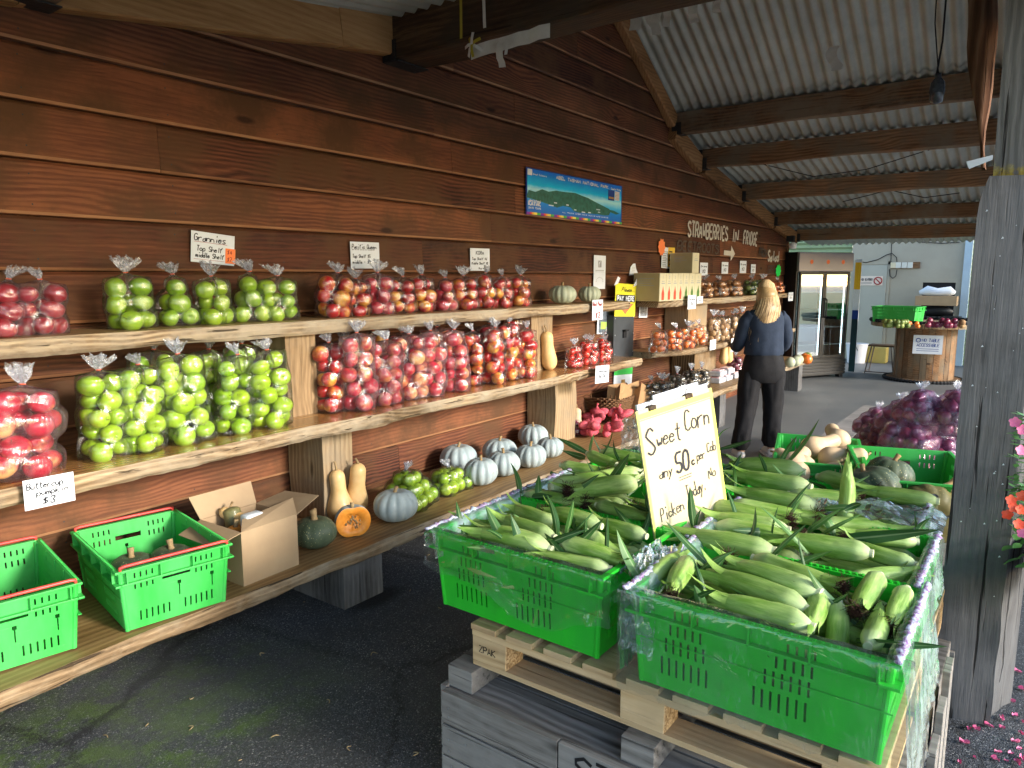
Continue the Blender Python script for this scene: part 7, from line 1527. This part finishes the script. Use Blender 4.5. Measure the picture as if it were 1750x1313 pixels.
for sx, pts in ((-1, [(-.13, .01, 1.28), (-.175, .01, 1.25), (-.205, .02, 1.17), (-.222, .04, 1.08), (-.22, .09, 1.02), (-.20, .19, 1.00), (-.185, .27, .995)]), (1, [(.13, .01, 1.28), (.175, .01, 1.25), (.208, .02, 1.17), (.232, .04, 1.07), (.230, .10, 1.01), (.20, .20, .985), (.185, .28, .98)])):
    q = [Vector(p) for p in pts]; fine = []
    for i in range(len(q) - 1): fine += [q[i].lerp(q[i + 1], j / 3) for j in range(3)]
    fine.append(q[-1]); n_ = len(fine); b.tube(fine, [(.074 - .028 * i / n_) * (1 + .06 * math.sin(i * 1.9)) for i in range(n_)], 18)
b.build('sweatshirt', M_top, wm, smooth=True)
b = MB(); loft(b, [(0, 0, .99, .14, .11), (0, -.005, .97, .16, .13), (0, -.015, .92, .18, .145), (0, -.02, .86, .195, .155), (0, -.015, .80, .205, .155), (-.005, -.005, .74, .205, .145), (-.008, 0, .70, .17, .12)])
for cx0, kx, fx, fy in ((-.115, -.165, -.225, -.10), (.105, .115, .12, .0)):
    lv = []
    for i in range(15):
        u = i / 14; z = .80 - .70 * u; cx = cx0 + (kx - cx0) * min(1, u * 2) if u < .5 else kx + (fx - kx) * (u - .5) * 2; cy = fy * u; r_ = .112 - .040 * u - (.012 if i == 14 else 0) + (.008 if i == 13 else 0); lv.append((cx, cy, z, r_, r_ * 1.05))
    loft(b, lv, 28, 1.1)
b.build('trousers', M_trs, wm, smooth=True)
for fx, fy in ((-.225, -.10), (.12, .0)):
    b = MB(); b.tube([(fx, fy - .055, .045), (fx, fy - .03, .052), (fx, fy + .05, .046), (fx, fy + .13, .035), (fx, fy + .185, .028)], [.028, .044, .045, .042, .022], 14, flat=.9); b.box((fx - .042, fy - .06, 0), (fx + .042, fy + .18, .02), bev=.008); b.build('shoe', M_shoe, wm, smooth=True)
def hairmat():
    t = NT('blonde_hair'); r_ = t.attr(); n = t.noise(t.obj(scale=(40, 40, 3)), 3, 4, .6); c = t.ramp(t.math('ADD', t.math('MULTIPLY', r_, .6), t.math('MULTIPLY', n, .45)), [(.2, (.15, .08, .035)), (.45, (.42, .27, .12)), (.8, (.78, .58, .33))]); return t.fin(c, .42, .5, t.bump(n, .2, .003))
M_hair = hairmat(); b = MB(); rr = random.Random(8); hc = Vector((.013, .05, 1.50))
rows = []
for i in range(12):
    u = i / 11; z = 1.60 - .36 * u; rx = .086 * math.sin(min(1, u * 3.2 + .16) * math.pi / 2) * (1 if u < .35 else 1 + .35 * (u - .35)); rows.append([Vector((.012 - .02 * u + math.cos(a) * rx * (1.0), (.045 - .10 * u * (u > .2)) + math.sin(a) * rx * (1.08 if u < .4 else .55), z)) for a in [2 * math.pi * k / 24 for k in range(24)]])
b.cr = .35; b.grid(rows, close=True)
for k in range(1500):
    a = rr.uniform(math.pi * .93, math.pi * 2.07); L = rr.uniform(.34, .47); x0, y0 = math.cos(a) * .086, math.sin(a) * .092; b.cr = rr.random(); pts = []; sw = rr.uniform(0, 6); flare = rr.uniform(1.0, 1.9)
    for i in range(9):
        u = i / 8
        if u < .25: q = u / .25; p = hc + Vector((x0 * math.sin((.15 + .85 * q) * math.pi / 2), y0 * math.sin((.15 + .85 * q) * math.pi / 2), .112 * math.cos(q * math.pi / 2)))
        else: q = (u - .25) / .75; p = hc + Vector((x0 * (1 + (flare - 1) * q) - .03 * q + .012 * math.sin(q * 6 + sw * .25), y0 * (1 + .15 * q) - .075 * math.sin(min(1, q * 2.2) * math.pi / 2) * (1 if math.sin(a) < -.2 else .5) + .006 * math.cos(q * 6 + sw * .3), -L * q))
        pts.append(p)
    b.tube(pts, [.0016, .0022, .0025, .0028, .0028, .0025, .002, .0015, .0006], 3, cap=False)
b.build('hair', M_hair, wm, smooth=True)

# ------------------------------------------------------------------ flowers beside the post, petals on the ground
M_fl = simple('red_petal', (.75, .05, .02), (.85, .12, .04), 40, .5); M_flp = simple('pink_petal', (.85, .22, .38), (.75, .12, .30), 40, .5); M_lf = simple('impatiens_leaf', (.05, .16, .03), (.09, .24, .05), 40, .5)
t = thing('hanging_planter', 'wooden planter at the right edge overflowing with red and pink impatiens', 'planter', (2.95, -.14, .62)); b = MB(); b.box((-.25, -.14, -.04), (.3, .10, .10), bev=.01); b.build('trough', M_purl, t)
rr = random.Random(21); b = MB()
for i in range(330):
    c = Vector((rr.uniform(-.28, .33), rr.uniform(-.17, .155), .08 + rr.uniform(0, .36))); a = rr.uniform(0, 6.28); d = Vector((math.cos(a), math.sin(a), rr.uniform(-.6, .5))).normalized(); s_ = d.cross(Vector((rr.uniform(-.3, .3), rr.uniform(-.3, .3), 1))).normalized(); L = rr.uniform(.03, .06); up_ = s_.cross(d)
    rws = []
    for j in range(5): u = j / 4; w__ = L * .34 * math.sin(math.pi * (.08 + .9 * u)) ; rws.append([c + d * L * u - s_ * w__ - up_ * L * .25 * u * u, c + d * L * u - up_ * L * (.25 * u * u + .05), c + d * L * u + s_ * w__ - up_ * L * .25 * u * u])
    b.grid(rws)
b.build('foliage', M_lf, t, smooth=True)
def flower(c, nrm, s_, mt, nm='flower', parent=None):
    q = nrm.to_track_quat('Z', 'Y').to_matrix(); b = MB()
    for k in range(5):
        a = 2 * math.pi * k / 5 + .3; rws = []
        for j in range(5): u = j / 4; w__ = s_ * .48 * math.sin(math.pi * (.12 + .75 * u)); rws.append([c + q @ Vector((math.cos(a) * s_ * u * 1.0 - math.sin(a) * w__ * v, math.sin(a) * s_ * u + math.cos(a) * w__ * v, .15 * s_ * u + .06 * s_ * v * v)) for v in (-1, -.4, .4, 1)])
        b.grid(rws)
    return b.build(nm, mt, parent, smooth=True)
for px, py, mt in ((1728, 855, 0), (1747, 848, 0), (1722, 880, 0), (1741, 896, 0), (1733, 868, 0), (1745, 872, 0), (1748, 912, 1), (1735, 722, 1), (1748, 735, 1), (1745, 770, 1)):
    p = onx(px, py, 2.72); flower(p - t.location, (CAM - p).normalized() + Vector((rr.uniform(-.4, .4), rr.uniform(-.4, .4), .2)), .017, M_fl if mt == 0 else M_flp, parent=t)
for i in range(16): flower(Vector((rr.uniform(-.25, .3), rr.uniform(-.16, .02), rr.uniform(.15, .5))), Vector((rr.uniform(-1, 0), -1, .4)), .018, rr.choice([M_fl, M_flp]), parent=t)
b = MB()
for i in range(240):
    c = onx(rr.uniform(1733, 1775), rr.uniform(705, 905), rr.uniform(2.75, 3.0)) ; a = rr.uniform(0, 6.28); d = Vector((math.cos(a), math.sin(a), rr.uniform(-.6, .5))).normalized(); s_ = d.cross(Vector((0, 0, 1))).normalized(); L = rr.uniform(.02, .035); b.add([c, c + d * L * .5 + s_ * L * .35, c + d * L, c + d * L * .5 - s_ * L * .35], [(0, 1, 2, 3)])
b.build('foliage', M_lf, t, world=True)
PB = []
for s in range(3):
    b = MB(); rws = [[Vector(((i / 4 - .5) * .036, (j / 4 - .5) * .030 * math.sin(math.pi * (.15 + .7 * i / 4)), .004 + .010 * mnoise.noise((i * .9, j * .9, s * 4)) + .003 * (j - 2) ** 2 / 2)) for j in range(5)] for i in range(5)]; b.grid(rws); o = b.build('fallen_petal', M_flp, None, smooth=True); COL.objects.unlink(o); PB.append(o.data)
pts = [(1668, 1248), (1655, 1247), (1610, 1280), (1648, 1272), (1690, 1243), (1712, 1245), (1735, 1270), (1742, 1282), (1728, 1290), (1720, 1302), (1738, 1306), (1745, 1180), (1722, 1168), (1712, 1230), (1700, 1300), (1735, 1225), (1747, 1235), (1665, 1296), (1748, 1300), (1594, 1268), (1728, 1200), (1640, 1305), (1738, 1150), (1745, 1255), (1706, 1288)]
for i, (px, py) in enumerate(pts):
    p = onz(px, py, 0); o = bpy.data.objects.new('fallen_petal', PB[i % 3]); COL.objects.link(o); o.location = (p.x, p.y, .001); o.rotation_euler = (0, 0, rr.uniform(0, 6)); k = rr.uniform(.35, 1.0); o.scale = (k, k * rr.uniform(.5, 1), k * 1.5); tag(o, 'pink fallen petal on the asphalt beside the foot of the grey post', 'petal', 'pink petals fallen beside the post')
# husk scraps and leaf litter
M_scr = simple('dry_scrap', (.35, .28, .16), (.2, .14, .07), 40, .9)
for i, (px, py) in enumerate([(328, 1193), (322, 1246), (410, 1300), (700, 1010), (752, 1040), (640, 1120), (560, 1200), (450, 1120), (705, 1290), (470, 1260), (520, 1030), (600, 1280), (250, 1240), (180, 1260), (730, 950)]):
    p = onz(px, py, 0); b = MB(); n = 6; cur = rr.uniform(-.02, .02); L = rr.uniform(.01, .035); b.tube([(L * (k / n - .5), cur * math.sin(k / n * 3.1), .002 + .004 * math.sin(k / n * 3.1)) for k in range(n + 1)], [.0005] + [.0022] * (n - 1) + [.0005], 5); o = b.build('husk_scrap', M_scr, None); o.location = (p.x, p.y, 0); o.rotation_euler = (0, 0, rr.uniform(0, 6)); tag(o, 'tiny dry husk scrap on the dark asphalt in front of the bench', 'scrap', 'dry scraps on the asphalt')

# ------------------------------------------------------------------ things hanging under the roof
M_tape = simple('old_tape', (.74, .72, .66), (.60, .57, .50), 14, .7, .3, .3, .004); M_ystrap = flat('yellow_strap', (.45, .36, .04))
def strip(b, pts, wd, side=(0, 0, 1), mat=0):
    side = Vector(side).normalized(); rows = []
    for i, p in enumerate(pts): e = .15 * wd * mnoise.noise((i * .9, wd * 90, 1)); rows.append([Vector(p) - side * (wd / 2 + e), Vector(p), Vector(p) + side * (wd / 2 - e)])
    b.grid(rows, mat)
t = thing('tape_strip', 'long strip of old white tape stuck under the big dark beam', 'tape', (3.3, 2.6, 2.9)); b = MB(); X = 3.29
p0, p1 = onx(805, 90, X), onx(940, 52, X); strip(b, [p0.lerp(p1, k / 8) + Vector((-.005 * (k % 2), 0, .004 * mnoise.noise((k, 2, 2)))) for k in range(9)], .07)
q = onx(858, 74, X - .01); strip(b, [q + Vector((-.01 - .004 * math.sin(k), .01 * math.sin(k * .8), -.025 * k)) for k in range(6)], .045, (0, 1, .1)); q = onx(870, 66, X - .02); strip(b, [q + Vector((-.01, .004 * k, -.02 * k)) for k in range(5)], .02, (0, 1, 0)); b.build('tape', M_tape, t, world=True)
t = thing('tape_tangle', 'knotted scrap of yellow and white tape hanging from a yellow strap', 'tape', onx(808, 78, X)); b = MB(); c = onx(806, 76, X - .03)
for a in range(7): d = Vector((R.uniform(-.3, .3), math.cos(a * .9), math.sin(a * .9))); strip(b, [c, c + d * .03, c + d * .065 + Vector((.01, 0, -.005))], .018, d.cross(Vector((1, 0, 0))), a % 2)
b.build('tangle', [M_tape, M_ystrap], t, world=True); b = MB(); p0, p1 = onx(787, -12, X - .05), onx(788, 66, X - .04); strip(b, [p0.lerp(p1, k / 5) for k in range(6)], .018, (0, 1, 0)); b.build('yellow_strap', M_ystrap, t, world=True)
t = thing('grey_strap', 'short grey strap hanging down the face of the big beam', 'strap', onx(827, 30, X)); b = MB(); p0, p1 = onx(826, -12, X - .05), onx(828, 48, X - .04); strip(b, [p0.lerp(p1, k / 4) for k in range(5)], .02, (0, 1, 0)); b.build('webbing', M_tape, t, world=True)
rr = random.Random(5)
for i, (px, ln, wd) in enumerate([(1085, 40, 14), (1098, 22, 16), (1110, 34, 10), (1120, 46, 12), (1140, 35, 9), (1185, 30, 10), (1225, 17, 9), (992, 22, 10), (1035, 24, 12)]):
    x_ = 5.0 if px > 1050 else 4.6; p = onx(px, -14, x_); dd = onx(px, ln * 1.3, x_); w__ = wd * .0062; t = thing('hanging_rag', 'torn grey rag strip hanging at the top of the photo from the roof', 'rag', p, 0, 'torn strips hanging under the roof'); b = MB(); strip(b, [p.lerp(dd, k / 7) + Vector((.02 * mnoise.noise((k * .7, i, 0)), .03 * mnoise.noise((k * .5, i, 5)), 0)) for k in range(8)], w__, (0, 1, .1)); b.build('cloth', M_tape, t, world=True)
p = onx(1426, 100, 6.9); t = thing('paper_scrap', 'torn paper scrap stuck to the iron roof', 'paper', p); b = MB(); strip(b, [p + Vector((.0, .03 * math.sin(k), .10 - .04 * k)) for k in range(6)], .09, (0, 1, 0)); b.build('scrap', M_tape, t, world=True)
p = onx(1602, 150, 5.4); t = thing('hanging_jar', 'dark glass jar trap hanging on two cords near the post', 'jar', p); b = MB(); b.lathe([(0, -.10), (.035, -.09), (.045, -.02), (.04, .03), (.018, .06), (.018, .085), (0, .085)], 16, c=p); b.build('jar', simple('dark_glass', (.03, .035, .04), (.09, .10, .11), 40, .12, .6, .5), t, smooth=True, world=True)
b = MB(); b.tube([p + Vector((0, 0, .08)), onx(1598, 40, 5.4), onx(1601, -15, 5.4)], .004, 5); b.tube([p + Vector((0, .01, .08)), onx(1611, 70, 5.4), onx(1618, -15, 5.4)], .006, 5); b.build('cord', M_black, t, world=True)
t = thing('wire', 'thin wires looping under the far purlins', 'wire', onx(1400, 300, 9)); b = MB()
for pts, x_ in (([(1300, 280), (1390, 302), (1480, 290), (1640, 240)], 9.0), ([(1440, 345), (1520, 325), (1580, 338), (1640, 330)], 10.2)): b.tube([onx(x, y, x_) for x, y in pts], .005, 4)
b.build('strand', M_black, t, world=True)
p = onx(1678, 277, 2.95); t = thing('white_tag', 'white paper tag sticking out of the post joint', 'tag', p); b = MB(); b.add([p + Vector(q) for q in ((0, .045, .005), (0, -.03, .02), (0, -.03, .005), (0, .035, -.02))], [(0, 1, 2, 3)]); b.build('tag', M_paper, t, world=True)
# marks on the post
b = MB(); rr = random.Random(31)
for i in range(26):
    z, y = rr.uniform(.5, 1.9), rr.uniform(.04, .19); s_ = rr.uniform(.0015, .004); b.add([(2.993, y, z), (2.993, y - s_ * 2, z + s_ * .5), (2.993, y - s_, z + s_ * 2)], [(0, 2, 1)])
b.build('white_flecks', M_paper, post, world=True)

# ------------------------------------------------------------------ outside, across the road (seen in the fridge glass and from the side)
def tree(x, y, h_, seed, lab):
    t = thing('roadside_tree', lab, 'tree', (x, y, 0), 0, 'trees across the road'); rr = random.Random(seed); b = MB(); b.tube([(0, 0, 0), (.1, 0, h_ * .25), (0, .1, h_ * .5), (.1, 0, h_ * .8)], [.22, .17, .12, .04], 9)
    for k in range(6): a = rr.uniform(0, 6.28); b.tube([(0, 0, h_ * (.3 + .07 * k)), (math.cos(a) * h_ * .12, math.sin(a) * h_ * .12, h_ * (.42 + .07 * k)), (math.cos(a) * h_ * .24, math.sin(a) * h_ * .24, h_ * (.48 + .07 * k))], [.08, .05, .02], 6)
    b.build('trunk', M_purl, t, smooth=True); c = MB()
    cl = [Vector((rr.gauss(0, h_ * .16), rr.gauss(0, h_ * .16), h_ * rr.uniform(.38, .95))) for _ in range(16)]
    for k in range(1700):
        q = rr.choice(cl) + Vector((rr.gauss(0, h_ * .06), rr.gauss(0, h_ * .06), rr.gauss(0, h_ * .05))); d = Vector((rr.gauss(0, 1), rr.gauss(0, 1), rr.gauss(0, 1))).normalized(); e = d.orthogonal().normalized(); s_ = rr.uniform(.12, .26); c.add([q, q + d * s_ * .5 + e * s_ * .3, q + d * s_, q + d * s_ * .5 - e * s_ * .3], [(0, 1, 2, 3)])
    c.build('crown', M_tree, t)
M_tree = simple('tree_leaves', (.05, .09, .025), (.09, .13, .04), .5, .7, .3, 0)
for i, (x, y, h_) in enumerate([(-6, -26, 5), (4, -30, 6), (12, -27, 4.5), (20, -32, 7), (33, -30, 6)]): tree(x, y, h_, i, ['small roadside tree across the road, first in the row', 'round roadside tree across the road, second in the row', 'short roadside tree across the road, third in the row', 'tallest roadside tree across the road', 'last roadside tree at the far end across the road'][i])
